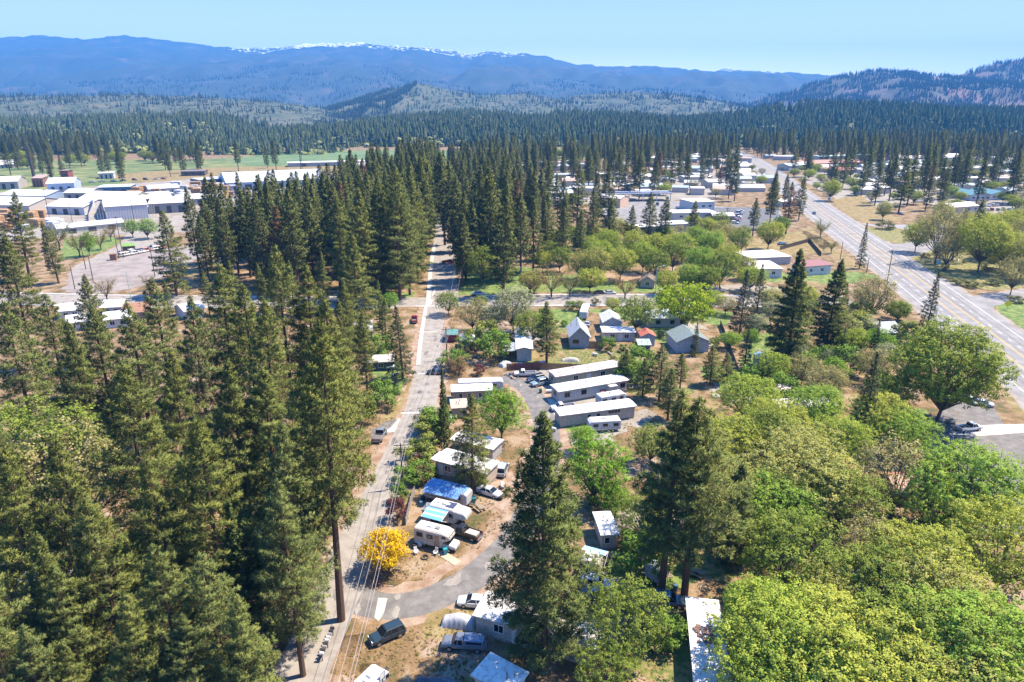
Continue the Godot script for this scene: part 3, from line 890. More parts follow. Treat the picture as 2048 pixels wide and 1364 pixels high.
	sheet("verge", [224.9, -484.9, 260.6, -519.1, 233.6, -436.7, 227.8, -396.8, 199.4, -386.2, 203.0, -411.9, 213.8, -454.8], 0.02, straw, 0.6)
	sheet("verge", [241.9, -595.4, 245.2, -572.5, 236.0, -531.5, 231.8, -538.0, 234.1, -565.3], 0.02, straw, 0.4)
	sheet("verge", [164.2, -376.1, 154.6, -334.8, 149.0, -301.3, 142.6, -270.0, 134.5, -265.6, 141.3, -299.1, 147.1, -334.8, 153.6, -363.3], 0.02, straw, 0.6)
	sheet("verge", [113.3, -150.1, 111.4, -141.4, 107.9, -128.6, 110.5, -132.3, 116.3, -148.6, 117.1, -153.3], 0.02, straw, 0.3)


# One range of hills: crest is [x, height, ...] at distance d, its foot lies d - w away.
func hill_at(k: Dictionary, x: float, t: float) -> Vector3:
	var c: PackedVector2Array = k.crest
	var top := c[-1].y
	if x <= c[0].x:
		top = c[0].y
	else:
		for i in c.size() - 1:
			if x >= c[i].x and x <= c[i + 1].x:
				var s := (x - c[i].x) / (c[i + 1].x - c[i].x)
				top = lerpf(c[i].y, c[i + 1].y, s * s * (3.0 - 2.0 * s) * 0.5 + s * 0.5)
				break
	var z: float = -(k.d - k.w * (1.0 - t))
	var f: FastNoiseLite = k.noise
	var ridge := (1.0 - absf(f.get_noise_2d(x, z * 0.5)) * 2.2)
	var body := pow(clampf(t, 0.0, 1.0), k.bow) if t <= 1.0 else 1.0 - (t - 1.0) * 1.2
	var y := (top + 3.0) * body - 3.0
	y += k.rough * ridge * minf(1.0, t * 3.0) * clampf((1.0 - t) * 1.5, 0.0, 1.0) * clampf(top / 150.0, 0.25, 1.0)
	y += k.rough * 0.16 * f.get_noise_2d(x * 6.0, z * 6.0) * minf(1.0, t * 4.0)
	return Vector3(x, y, z)


func make_hill(called: String, d: float, w: float, crest: Array, rough: float, bow: float, m: Material, nx := 220, nz := 26, freq := 0.0) -> Dictionary:
	var f := FastNoiseLite.new()
	f.seed = int(d)
	f.frequency = freq if freq > 0.0 else 2.2 / w
	f.fractal_octaves = 4
	var k := {"crest": vec2s(crest), "d": d, "w": w, "rough": rough, "bow": bow, "noise": f}
	var x0: float = k.crest[0].x
	var x1: float = k.crest[-1].x
	var grid := []
	for j in nz + 4:
		var row := PackedVector3Array()
		for i in nx + 1:
			row.append(hill_at(k, lerpf(x0, x1, float(i) / nx), float(j) / nz))
		grid.append(row)
	var st := SurfaceTool.new()
	st.begin(Mesh.PRIMITIVE_TRIANGLES)
	st.set_smooth_group(0)
	for j in nz + 3:
		for i in nx:
			for q in [[j, i], [j + 1, i + 1], [j, i + 1], [j, i], [j + 1, i], [j + 1, i + 1]]:
				st.add_vertex(grid[q[0]][q[1]])
	st.index()
	st.generate_normals()
	var o := MeshInstance3D.new()
	o.name = numbered(called)
	o.mesh = st.commit()
	o.material_override = m
	add_child(o)
	o.set_meta("kind", "structure")
	k.x0 = x0
	k.x1 = x1
	return k


func cover(places: Array, tints: Array, k: Dictionary, n: int, seed_: int, t0: float, t1: float, size0: float, size1: float, mask: float, old: Color, young: Color, xa := -1e9, xb := 1e9) -> void:
	var r := rng_of(seed_)
	var f := FastNoiseLite.new()
	f.seed = seed_
	f.frequency = 6.0 / k.w
	f.fractal_octaves = 3
	for i in n:
		var x := r.randf_range(maxf(k.x0, xa), minf(k.x1, xb))
		var t := r.randf_range(t0, t1)
		var p := hill_at(k, x, t)
		if f.get_noise_2d(x, p.z) < mask:
			continue
		var s := r.randf_range(size0, size1)
		places.append(Transform3D(Basis(Vector3.UP, r.randf() * TAU).scaled(Vector3(s, s * r.randf_range(0.85, 1.2), s)), p - Vector3(0, 0.5, 0)))
		tints.append(old.lerp(young, clampf(r.randf() * 0.6 + 0.4 * (f.get_noise_2d(x * 2.3, p.z * 2.3 + 900.0) + 0.5), 0.0, 1.0)))


func build_hills() -> void:
	var far_wood := patchy("farwood", [[0.2, 0.03, 0.045, 0.03], [0.5, 0.04, 0.055, 0.035], [0.7, 0.055, 0.066, 0.042], [0.8, 0.11, 0.085, 0.07], [0.9, 0.17, 0.125, 0.1]], 3200.0, 260.0, 0.95, 0.014, 0.4)
	var burnt := patchy("burnt", [[0.2, 0.045, 0.055, 0.035], [0.5, 0.075, 0.075, 0.050], [0.68, 0.160, 0.100, 0.085], [0.85, 0.220, 0.150, 0.120]], 1500.0, 90.0, 0.95, 0.014, 0.5)
	var heath := patchy("heath", [[0.2, 0.045, 0.068, 0.026], [0.45, 0.075, 0.095, 0.04], [0.6, 0.1, 0.105, 0.052], [0.8, 0.145, 0.135, 0.078]], 700.0, 40.0, 0.95, 0.016, 0.5)
	var floor_ := patchy("woodfloor", [[0.2, 0.050, 0.060, 0.030], [0.6, 0.100, 0.100, 0.050], [0.8, 0.220, 0.180, 0.110]], 240.0, 30.0, 0.95, 0.016, 0.5)
	var a := make_hill("mountain_range", 9000.0, 4300.0, [-8677, 639, -7426, 751, -6192, 834, -5703, 857, -5167, 818, -4676, 857, -4379, 829, -3963, 779, -3606, 734, -3184, 712, -2819, 712, -2542, 751, -2328, 768, -2025, 762, -1843, 773, -1602, 751, -1360, 729, -1057, 729, -754, 678, -512, 650, -298, 678, -24, 656, 158, 661, 402, 622, 771, 537, 1078, 514, 1384, 509, 1628, 520, 1998, 486, 2431, 452, 2613, 469, 2921, 457, 3292, 440, 3538, 435, 3915, 377, 4488, 268, 5446, 122, 8584, 34], 165.0, 1.15, far_wood, 420, 44, 0.0007)
	var a2 := make_hill("mountain_spur", 6600.0, 2200.0, [-5543, 234, -4175, 277, -3264, 319, -2582, 361, -2084, 394, -1543, 411, -1097, 369, -649, 319, -108, 289, 434, 277, 1023, 234, 1707, 192, 2253, 175, 2848, 149, 3542, 85], 80.0, 1.1, far_wood, 260, 24, 0.0011)
	var b := make_hill("bare_topped_mountain", 3900.0, 1500.0, [613, 7, 1019, 22, 1234, 43, 1441, 114, 1647, 177, 1801, 217, 1957, 234, 2093, 222, 2255, 207, 2336, 202, 2462, 236, 2587, 271, 2708, 295, 3230, 337], 60.0, 1.1, burnt, 220, 26)
	var c := make_hill("brush_plateau", 2700.0, 900.0, [-2840, 88, -2280, 91, -1907, 91, -1720, 95, -1440, 98, -1162, 91, -940, 79, -792, 65, -682, 45, -609, 24, -460, -8], 26.0, 0.6, heath, 200, 22)
	var d := make_hill("cone_hill", 3300.0, 900.0, [-1069, -13, -882, 15, -740, 63, -623, 104, -508, 136, -405, 155, -281, 125, -146, 106, 59, 110, 173, 95, 357, 54, 518, 33, 634, 15], 28.0, 0.9, heath, 180, 22)
	var d2 := make_hill("brush_ridge", 3500.0, 900.0, [63, 35, 184, 72, 304, 106, 544, 122, 738, 115, 908, 93, 1155, 52, 1402, 17, 1648, 3], 28.0, 0.9, heath, 160, 22)
	var e := make_hill("wooded_rise", 1750.0, 640.0, [-794, -28, -646, -23, -522, -14, -397, 5, -274, 20, -151, 31, -90, 33, 32, 21, 154, 31, 276, 27, 399, 17, 520, 27, 639, 47, 760, 56, 881, 53, 1005, 43, 1127, 40, 1246, 42, 1795, 45], 20.0, 0.75, floor_, 220, 22)
	var w := make_hill("wooded_rise", 1550.0, 620.0, [-1867, 22, -1434, 22, -1109, 20, -946, 26, -783, 30, -653, 32, -547, 16, -440, -7, -354, -22, -245, -30], 20.0, 0.8, floor_, 180, 22)

	# snow lying between the rocks of the highest crest
	var sg := Geo.new()
	var r := rng_of(3)
	var fn := FastNoiseLite.new()
	fn.frequency = 0.02
	fn.fractal_octaves = 3
	for span in [[[-2597, 751, -2239, 751], 1500, -0.12], [[-2239, 751, -1784, 751], 1300, 0.05], [[-1784, 751, 158, 751], 1900, 0.16], [[-3361, 751, -2597, 751], 700, 0.16], [[2524, 751, 3130, 751], 700, 0.16]]:
		for i in int(span[1]):
			var x := r.randf_range(span[0][0], span[0][2])
			var t := 1.0 - pow(r.randf(), 1.6) * 0.11
			if fn.get_noise_2d(x, t * 9000.0) < span[2]:
				continue
			var p := hill_at(a, x, t) + Vector3(0, 5, 0)
			var q := []
			for j in 7:
				var s := r.randf_range(5.0, 17.0)
				var at := TAU * j / 7.0
				var px := p.x + cos(at) * s * 1.3
				var pt := t + sin(at) * s * 0.9 / 4300.0
				q.append(hill_at(a, px, pt) + Vector3(0, 6, 0))
			for j in 7:
				var nn: Vector3 = (q[(j + 1) % 7] - p).cross(q[j] - p).normalized()
				if nn.y < 0.0:
					nn = -nn
				sg.tri(p, q[j], q[(j + 1) % 7], nn)
	setting("snow", sg, paint(0.85, 0.87, 0.9, 0.6))

	var cone1 := make_far_conifer(1, 23.0, 5.4, 5, 7)
	var cone2 := make_far_conifer(2, 24.0, 3.6, 4, 5)
	var round1 := make_far_round(3, 9.0, 9.0, 60)
	var m := leafy("far", 0.0, 0.95)
	var pl := []
	var ti := []
	cover(pl, ti, e, 40000, 1, 0.02, 1.06, 0.35, 1.2, -0.22, Color(0.055, 0.08, 0.036), Color(0.115, 0.14, 0.06))
	cover(pl, ti, w, 15000, 2, 0.02, 1.06, 0.4, 1.1, -0.15, Color(0.055, 0.08, 0.038), Color(0.115, 0.14, 0.065))
	stuff("conifer_forest", "dark conifer forest covering the low rises behind the valley meadow", "forest", cone1, m, pl, ti)
	pl = []
	ti = []
	cover(pl, ti, w, 9000, 5, 0.02, 0.85, 0.6, 1.3, -0.05, Color(0.14, 0.17, 0.05), Color(0.26, 0.28, 0.11))
	cover(pl, ti, e, 9000, 6, 0.0, 0.95, 0.5, 1.4, -0.1, Color(0.1, 0.14, 0.05), Color(0.27, 0.27, 0.12))
	cover(pl, ti, e, 4500, 7, 0.35, 0.95, 0.4, 0.9, -0.1, Color(0.28, 0.26, 0.17), Color(0.45, 0.42, 0.3), -450.0, -60.0)
	cover(pl, ti, c, 6000, 8, 0.1, 1.0, 0.3, 0.8, 0.0, Color(0.08, 0.1, 0.04), Color(0.17, 0.165, 0.08))
	cover(pl, ti, d, 4000, 9, 0.1, 1.0, 0.3, 0.9, 0.0, Color(0.08, 0.12, 0.035), Color(0.18, 0.2, 0.08))
	cover(pl, ti, d2, 4000, 10, 0.1, 1.0, 0.3, 0.8, 0.0, Color(0.08, 0.11, 0.035), Color(0.17, 0.18, 0.08))
	stuff("hill_brush", "pale spring scrub and oaks dotted over the brown hills", "brush", round1, m, pl, ti)
	pl = []
	ti = []
	cover(pl, ti, c, 7000, 11, 0.05, 1.03, 0.4, 0.9, 0.22, Color(0.03, 0.045, 0.025), Color(0.06, 0.075, 0.04))
	cover(pl, ti, d, 9000, 12, 0.05, 1.02, 0.5, 0.95, -0.02, Color(0.03, 0.045, 0.025), Color(0.06, 0.075, 0.04), -1000.0, -430.0)
	cover(pl, ti, d, 2500, 14, 0.05, 1.02, 0.5, 0.9, 0.1, Color(0.03, 0.045, 0.025), Color(0.06, 0.075, 0.04))
	cover(pl, ti, d2, 5000, 15, 0.05, 1.02, 0.4, 0.9, 0.14, Color(0.03, 0.045, 0.025), Color(0.06, 0.075, 0.04))
	cover(pl, ti, b, 26000, 16, 0.05, 1.01, 0.55, 1.05, -0.2, Color(0.03, 0.043, 0.026), Color(0.075, 0.075, 0.045))
	cover(pl, ti, a2, 14000, 17, 0.1, 1.01, 0.6, 1.2, -0.1, Color(0.03, 0.045, 0.03), Color(0.06, 0.075, 0.045))
	stuff("mountain_forest", "blue-green conifer forest on the mountainsides under the snowy crest", "forest", cone2, m, pl, ti)


# ---- buildings ----

# Painted or metal surfaces: one colour over a shared pattern of stains and a shared grain.
func stained(key: String, r: float, g: float, b: float, coarse: float, fine: float, rough: float) -> StandardMaterial3D:
	if not mats.has(key):
		var m: StandardMaterial3D = patchy("stains", [[0.2, 0.6, 0.57, 0.53], [0.38, 0.84, 0.82, 0.8], [0.5, 0.95, 0.95, 0.95], [0.8, 1.0, 1.0, 1.0]], 8.0, 2.0, 0.7, 0.02, 0.18).duplicate()
		m.albedo_color = lin(r, g, b)
		m.roughness = rough
		m.uv1_scale = Vector3.ONE / coarse
		m.uv2_scale = Vector3.ONE / fine
		mats[key] = m
	return mats[key]


func siding(r: float, g: float, b: float) -> StandardMaterial3D:
	return stained("siding %.2f %.2f %.2f" % [r, g, b], r, g, b, 6.0, 1.4, 0.75)


func roofing(r: float, g: float, b: float, rough := 0.6) -> StandardMaterial3D:
	return stained("roof %.2f %.2f %.2f %.2f" % [r, g, b, rough], r, g, b, 9.0, 2.0, rough)


# A window or door on a wall: at is its middle, out the way it faces (both in the thing's own axes).
func window(t: Node3D, at: Vector3, out: Vector3, w: float, h: float, frame: Material = null, called := "window") -> void:
	var b := Basis(Vector3.UP.cross(out), Vector3.UP, out)
	var f := Geo.new()
	var e := 0.07
	for s in [-1, 1]:
		f.box(at + b * Vector3(s * (w / 2 + e / 2), 0, 0.03), Vector3(e, h + e * 2, 0.07), Color.WHITE, b)
		f.box(at + b * Vector3(0, s * (h / 2 + e / 2), 0.03), Vector3(w, e, 0.07), Color.WHITE, b)
	if w > 0.9 and called == "window":
		f.box(at + b * Vector3(0, 0, 0.03), Vector3(0.05, h, 0.06), Color.WHITE, b)
	var o := part(t, called, f, frame if frame else paint(0.7, 0.7, 0.68))
	var p := Geo.new()
	p.box(at + b * Vector3(0, 0, 0.012), Vector3(w, h, 0.02), Color.WHITE, b)
	if called == "window":
		part(o, "pane", p, glass_dark())
	else:
		part(o, "leaf", p, frame if frame else paint(0.55, 0.52, 0.48))
		var k := Geo.new()
		k.box(at + b * Vector3(w * 0.36, -0.05, 0.05), Vector3(0.08, 0.08, 0.06), Color.WHITE, b)
		part(o, "handle", k, paint(0.3, 0.28, 0.24, 0.3, 0.9))


# Front edge runs from a to b on the ground (a on the left); the building lies behind it.
# o: kind (gx, gz, flat, shed), rise, over, roof, wall, win (windows along the front), side, ribs, lift (skirting height), door
func building(called: String, label: String, category: String, a: Vector3, b: Vector3, depth: float, h: float, o: Dictionary, group := "") -> Node3D:
	var l := a.distance_to(b)
	var t := thing(called, label, category, (a + b) / 2.0, atan2(-(b.z - a.z), b.x - a.x), group)
	var hx := l / 2.0
	var wall: Material = o.get("wall", siding(0.6, 0.57, 0.52))
	var roof: Material = o.get("roof", roofing(0.75, 0.75, 0.74))
	var rise: float = o.get("rise", 0.8)
	var over: float = o.get("over", 0.35)
	var kind: String = o.get("kind", "gx")
	var lift: float = o.get("lift", 0.0)
	var wg := Geo.new()
	wg.box(Vector3(0, (h + lift) / 2.0, -depth / 2.0), Vector3(l, h - lift, depth))
	if kind == "gx":
		for s in [-1, 1]:
			wg.slab([Vector2(-depth, h), Vector2(0, h), Vector2(-depth / 2, h + rise)], s * hx * 0.999 - 0.03, s * hx * 0.999 + 0.03)
			wg.swap_xz(wg.v.size() - 24)
	elif kind == "gz":
		wg.slab([Vector2(-hx, h), Vector2(hx, h), Vector2(0, h + rise)], -depth, -0.001)
	part(t, "wall", wg, wall)
	if lift > 0.0:
		var sk := Geo.new()
		sk.box(Vector3(0, lift / 2.0, -depth / 2.0), Vector3(l - 0.12, lift, depth - 0.12))
		part(t, "skirting", sk, siding(0.32, 0.3, 0.27))
	var rg := Geo.new()
	var th := 0.14
	var ribs := []
	if kind == "gx":
		var dz := depth / 2.0 + over
		var drop := rise * over / (depth / 2.0)
		for s in [-1.0, 1.0]:
			var e := Vector3(0, h - drop, -depth / 2.0 + s * dz)
			var r0 := Vector3(0, h + rise, -depth / 2.0)
			var w := Vector3(hx + over, 0, 0)
			var u := Vector3.UP * th
			rg.hexa([e - w, e + w, r0 + w, r0 - w, e - w + u, e + w + u, r0 + w + u, r0 - w + u])
			if o.has("ribs"):
				var x := -hx
				while x < hx:
					ribs.append([e + u + Vector3(x, 0.02, 0), r0 + u + Vector3(x, 0.02, 0)])
					x += float(o.ribs)
	elif kind == "gz":
		var dx := hx + over
		var drop2 := rise * over / hx
		for s in [-1.0, 1.0]:
			var e := Vector3(s * dx, h - drop2, 0)
			var r0 := Vector3(0, h + rise, 0)
			var f := Vector3(0, 0, over)
			var k := Vector3(0, 0, -depth - over)
			var u := Vector3.UP * th
			rg.hexa([e + f, e + k, r0 + k, r0 + f, e + f + u, e + k + u, r0 + k + u, r0 + f + u])
			if o.has("ribs"):
				var z := over
				while z > -depth - over:
					ribs.append([e + u + Vector3(0, 0.02, z), r0 + u + Vector3(0, 0.02, z)])
					z -= float(o.ribs)
	elif kind == "shed":
		rg.hexa([Vector3(-hx - over, h, over), Vector3(hx + over, h, over), Vector3(hx + over, h + rise, -depth - over), Vector3(-hx - over, h + rise, -depth - over), Vector3(-hx - over, h + th, over), Vector3(hx + over, h + th, over), Vector3(hx + over, h + rise + th, -depth - over), Vector3(-hx - over, h + rise + th, -depth - over)])
	else:  # nearly flat, bowed like a trailer's roof
		var prof := []
		for i in 7:
			var s := i / 6.0
			prof.append(Vector2(lerpf(-hx - over, hx + over, s), h))
		var n := 5
		for i in n:
			var z0 := lerpf(over, -depth - over, float(i) / n)
			var z1 := lerpf(over, -depth - over, float(i + 1) / n)
			var y0 := h + rise * sin(PI * i / n)
			var y1 := h + rise * sin(PI * (i + 1) / n)
			rg.hexa([Vector3(-hx - over, h - 0.02, z0), Vector3(hx + over, h - 0.02, z0), Vector3(hx + over, h - 0.02, z1), Vector3(-hx - over, h - 0.02, z1), Vector3(-hx - over, y0 + th, z0), Vector3(hx + over, y0 + th, z0), Vector3(hx + over, y1 + th, z1), Vector3(-hx - over, y1 + th, z1)])
		if o.has("ribs"):
			var x := -hx
			while x < hx:
				ribs.append([Vector3(x, h + 0.1, over), Vector3(x, h + rise + th + 0.005, -depth * 0.3), Vector3(x, h + rise + th + 0.005, -depth * 0.7), Vector3(x, h + 0.1, -depth - over)])
				x += float(o.ribs)
	var ro := part(t, "roof", rg, roof)
	for q in ribs:
		var sg := Geo.new()
		sg.path(q, 0.025, 0.025, 4)
		part(ro, "seam", sg, roof)
	if depth < 18.0 and l < 30.0 and (a.z + b.z) > -520.0:
		var fa := Geo.new()
		if kind == "gz":
			for s in [-1.0, 1.0]:
				fa.hexa([Vector3(s * (hx + over), h - rise * over / hx - 0.1, over + 0.01), Vector3(0, h + rise - 0.1, over + 0.01), Vector3(0, h + rise - 0.1, over + 0.06), Vector3(s * (hx + over), h - rise * over / hx - 0.1, over + 0.06), Vector3(s * (hx + over), h - rise * over / hx + 0.12, over + 0.01), Vector3(0, h + rise + 0.12, over + 0.01), Vector3(0, h + rise + 0.12, over + 0.06), Vector3(s * (hx + over), h - rise * over / hx + 0.12, over + 0.06)])
		else:
			var ey := h - rise * over / (depth / 2.0) if kind == "gx" else h
			fa.box(Vector3(0, ey + 0.02, over + 0.035), Vector3(l + over * 2 + 0.04, 0.2, 0.06))
		part(ro, "fascia", fa, siding(0.42, 0.39, 0.35))
		var rr := rng_of(int(l * 100.0) + int(a.x * 7.0))
		for i in 3:
			var vp := Geo.new()
			var u := rr.randf_range(-0.42, 0.42) * l
			var zz := -depth * rr.randf_range(0.25, 0.75)
			vp.tube(Vector3(u, h, zz), 0.07, Vector3(u, h + rise + 0.5, zz), 0.07, 6, Color.WHITE, true)
			part(ro, "vent_pipe", vp, siding(0.16, 0.15, 0.14))
	var sill: float = lift + (h - lift) * 0.56
	var tall: float = minf(1.1, (h - lift) * 0.42)
	var fr: Material = o.get("frame", null)
	for u in o.get("win", []):
		window(t, Vector3((float(u) - 0.5) * l, sill, 0.0), Vector3(0, 0, 1), o.get("ww", 1.2), tall, fr)
	for u in o.get("left", []):
		window(t, Vector3(-hx, sill, -float(u) * depth), Vector3(-1, 0, 0), 1.0, tall, fr)
	for u in o.get("right", []):
		window(t, Vector3(hx, sill, -float(u) * depth), Vector3(1, 0, 0), 1.0, tall, fr)
	for u in o.get("door", []):
		window(t, Vector3((float(u) - 0.5) * l, lift + 1.0, 0.0), Vector3(0, 0, 1), 0.9, 1.95, o.get("door_paint", null), "door")
	for u in o.get("bay", []):
		var bd := Geo.new()
		bd.box(Vector3((float(u) - 0.5) * l, h * 0.36, 0.03), Vector3(minf(5.0, l * 0.12), h * 0.72, 0.1))
		part(t, "bay_door", bd, siding(0.08, 0.08, 0.085))
	for u in o.get("vent", []):
		var v := Geo.new()
		v.box(Vector3((float(u[0]) - 0.5) * l, h + rise * 0.9 + 0.3, -depth * float(u[1])), Vector3(0.5, 0.35, 0.5))
		part(ro, "roof_vent", v, paint(0.6, 0.6, 0.58))
	var f2 := Vector2(cos(t.rotation.y), -sin(t.rotation.y))
	var n2 := Vector2(sin(t.rotation.y), cos(t.rotation.y))
	var c2 := Vector2(t.position.x, t.position.z)
	keep_out.append(PackedVector2Array([c2 - f2 * (hx + 2) + n2 * 2, c2 + f2 * (hx + 2) + n2 * 2, c2 + f2 * (hx + 2) - n2 * (depth + 2), c2 - f2 * (hx + 2) - n2 * (depth + 2)]))
	return t


func steps(t: Node3D, at: Vector3, turn: float, m: Material) -> void:
	var g := Geo.new()
	var b := Basis(Vector3.UP, turn)
	for i in 4:
		g.box(at + b * Vector3(0, 0.85 - i * 0.2, 0.5 + i * 0.3), Vector3(1.1, 0.06, 0.3), Color.WHITE, b)
	for s in [-0.6, 0.6]:
		g.tube(at + b * Vector3(s, 1.8, 0.3), 0.045, at + b * Vector3(s, 0.95, 1.6), 0.045, 4)
		g.tube(at + b * Vector3(s, 0, 1.55), 0.045, at + b * Vector3(s, 1.0, 1.55), 0.045, 4)
		g.tube(at + b * Vector3(s, 0, 0.3), 0.045, at + b * Vector3(s, 1.8, 0.3), 0.045, 4)
	part(t, "steps", g, m)


func build_town() -> void:
	var white := roofing(0.72, 0.72, 0.71)
	var grey_metal := roofing(0.5, 0.54, 0.58, 0.4)
	var rust := patchy("rustroof", [[0.3, 0.3, 0.1, 0.07], [0.42, 0.5, 0.36, 0.32], [0.5, 0.66, 0.68, 0.7], [0.75, 0.74, 0.76, 0.78]], 7.0, 2.0, 0.55, 0.02, 0.2)
	var wood := siding(0.34, 0.2, 0.1)

	# trailer homes of the park
	var t := building("mobile_home", "beige trailer home with a wooden porch stair and white roof", "mobile home", Vector3(-13.7, 0, -108.3), Vector3(-4.5, 0, -103.6), 4.2, 3.1, {"kind": "flat", "rise": 0.25, "roof": white, "wall": siding(0.5, 0.42, 0.33), "lift": 0.5, "win": [0.25, 0.6, 0.85], "left": [0.45], "door": [0.1], "vent": [[0.3, 0.5], [0.6, 0.4]]})
	steps(t, Vector3(-4.4, 0, -1.2), -PI / 2, siding(0.5, 0.25, 0.07))
	var ag := Geo.new()
	ag.box(Vector3(-5.2, 2.85, -2.0), Vector3(2.6, 0.1, 3.2), Color.WHITE, Basis(Vector3.BACK, 0.06))
	for z in [-0.6, -3.4]:
		ag.tube(Vector3(-6.3, 0, z), 0.05, Vector3(-6.3, 2.8, z), 0.05, 4)
	part(t, "porch_roof", ag, white)
	building("mobile_home", "tan trailer home behind the broad pine with a dark end wall", "mobile home", Vector3(-4.5, 0, -69.2), Vector3(9.7, 0, -63.7), 4.2, 3.0, {"kind": "flat", "rise": 0.2, "roof": roofing(0.62, 0.61, 0.58), "wall": siding(0.44, 0.42, 0.38), "lift": 0.4, "win": [0.2, 0.5, 0.75], "left": [0.5], "door": [0.35]})
	building("shed", "white-roofed shed at the foot of the broad pine", "shed", Vector3(-4.2, 0, -60.4), Vector3(-0.3, 0, -57.7), 3.1, 2.3, {"kind": "shed", "rise": 0.3, "roof": white, "wall": siding(0.42, 0.4, 0.37), "left": [0.5]})
	building("mobile_home", "small tan home with a debris-strewn roof right of the broad pine", "mobile home", Vector3(13.4, 0, -86.3), Vector3(15.6, 0, -86.5), 5.5, 2.8, {"kind": "flat", "rise": 0.2, "roof": white, "wall": siding(0.48, 0.44, 0.39), "lift": 0.4, "win": [0.35], "ww": 0.7})
	var long := building("mobile_home", "long white-roofed trailer running toward the viewer beside the twin pines", "mobile home", Vector3(18.5, 0, -48.4), Vector3(21.95, 0, -47.8), 24.0, 3.0, {"kind": "flat", "rise": 0.22, "roof": white, "wall": siding(0.34, 0.36, 0.38), "lift": 0.4, "left": [0.2, 0.45, 0.7], "ribs": 1.2})
	var dg := Geo.new()
	var r := rng_of(8)
	for i in 26:
		dg.box(Vector3(r.randf_range(-1.2, 1.0), 3.42 + r.randf() * 0.12, -17.5 + r.randf_range(-1.5, 1.5)), Vector3(r.randf_range(0.3, 1.1), 0.06, r.randf_range(0.2, 0.6)), Color.WHITE, Basis(Vector3.UP, r.randf() * 3.0))
	part(long, "roof_debris", dg, siding(0.16, 0.1, 0.09))
	building("mobile_home", "cream trailer home with a rust-streaked white and blue roof", "mobile home", Vector3(10.3, 0, -148.0), Vector3(26.4, 0, -154.9), 3.8, 3.0, {"kind": "flat", "rise": 0.25, "roof": rust, "wall": siding(0.46, 0.43, 0.32), "lift": 0.4, "win": [0.3, 0.72], "left": [0.5], "ribs": 1.2, "door": [0.5]})
	t = building("mobile_home", "white weathered trailer home with red-shuttered windows and a porch door", "mobile home", Vector3(10.4, 0, -139.2), Vector3(26.5, 0, -145.9), 3.8, 3.0, {"kind": "flat", "rise": 0.2, "roof": white, "wall": patchy("weathered", [[0.25, 0.28, 0.29, 0.31], [0.45, 0.5, 0.5, 0.5], [0.8, 0.6, 0.6, 0.58]], 4.0, 1.2, 0.7, 0.02, 0.2), "lift": 0.5, "win": [0.12, 0.36, 0.94], "left": [0.5], "vent": [[0.45, 0.5]], "door": [0.76], "frame": paint(0.3, 0.2, 0.16)})
	var pg := Geo.new()
	pg.box(Vector3(4.4, 2.75, 0.8), Vector3(2.0, 0.08, 1.6))
	for x in [3.5, 5.3]:
		pg.tube(Vector3(x, 0, 1.5), 0.05, Vector3(x, 2.7, 1.5), 0.05, 4)
	part(t, "porch", pg, paint(0.6, 0.6, 0.58))
	var rw := Geo.new()
	rw.hexa([Vector3(1.7, 1.4, 0.0), Vector3(3.1, 1.4, 0.0), Vector3(3.1, 1.1, 0.6), Vector3(1.7, 1.1, 0.6), Vector3(1.7, 1.75, 0.0), Vector3(3.1, 1.75, 0.0), Vector3(3.1, 1.2, 0.62), Vector3(1.7, 1.2, 0.62)])
	part(t, "window_awning", rw, paint(0.3, 0.12, 0.09))
	t = building("mobile_home", "pinkish beige trailer home with a white roof and four small high windows", "mobile home", Vector3(10.0, 0, -127.3), Vector3(26.0, 0, -132.0), 3.5, 2.8, {"kind": "flat", "rise": 0.2, "roof": white, "wall": siding(0.48, 0.43, 0.39), "lift": 0.35, "win": [0.38, 0.5], "ww": 0.8, "left": [0.5], "ribs": 2.4})
	for i in 4:
		window(t, Vector3(2.6 + i * 0.7, 2.2, 0), Vector3(0, 0, 1), 0.45, 0.5, paint(0.1, 0.09, 0.08))
	building("mobile_home", "low white trailer home behind the long striped trailer", "mobile home", Vector3(-13.2, 0, -139.8), Vector3(-4.5, 0, -140.8), 3.6, 2.7, {"kind": "flat", "rise": 0.2, "roof": white, "wall": siding(0.42, 0.36, 0.31), "lift": 0.3, "win": [0.2, 0.42, 0.7], "ww": 0.7})
	building("shed", "weathered tan-roofed lean-to under the conical cedar", "shed", Vector3(-12.6, 0, -132.0), Vector3(-9.6, 0, -132.5), 3.5, 2.3, {"kind": "shed", "rise": 0.3, "roof": roofing(0.5, 0.42, 0.33), "wall": siding(0.4, 0.34, 0.28)})
	building("mobile_home", "white trailer home half hidden behind the grey-green pine by the street", "mobile home", Vector3(-11.4, 0, -116.7), Vector3(-3.6, 0, -112.9), 3.8, 2.8, {"kind": "flat", "rise": 0.2, "roof": white, "wall": siding(0.45, 0.43, 0.4), "lift": 0.3, "win": [0.3, 0.7]})
	building("mobile_home", "white-roofed trailer home hidden under thin oaks", "mobile home", Vector3(56.7, 0, -130.6), Vector3(68.6, 0, -132.0), 4.2, 2.9, {"kind": "flat", "rise": 0.2, "roof": white, "wall": siding(0.44, 0.42, 0.4), "lift": 0.3, "win": [0.2, 0.5, 0.8]})
	building("shed", "small red-edged white shed before the dark shrubs", "shed", Vector3(58.6, 0, -140.6), Vector3(63.2, 0, -141.1), 3.0, 2.6, {"kind": "flat", "rise": 0.15, "roof": rust, "wall": siding(0.3, 0.29, 0.28), "win": [0.6]})
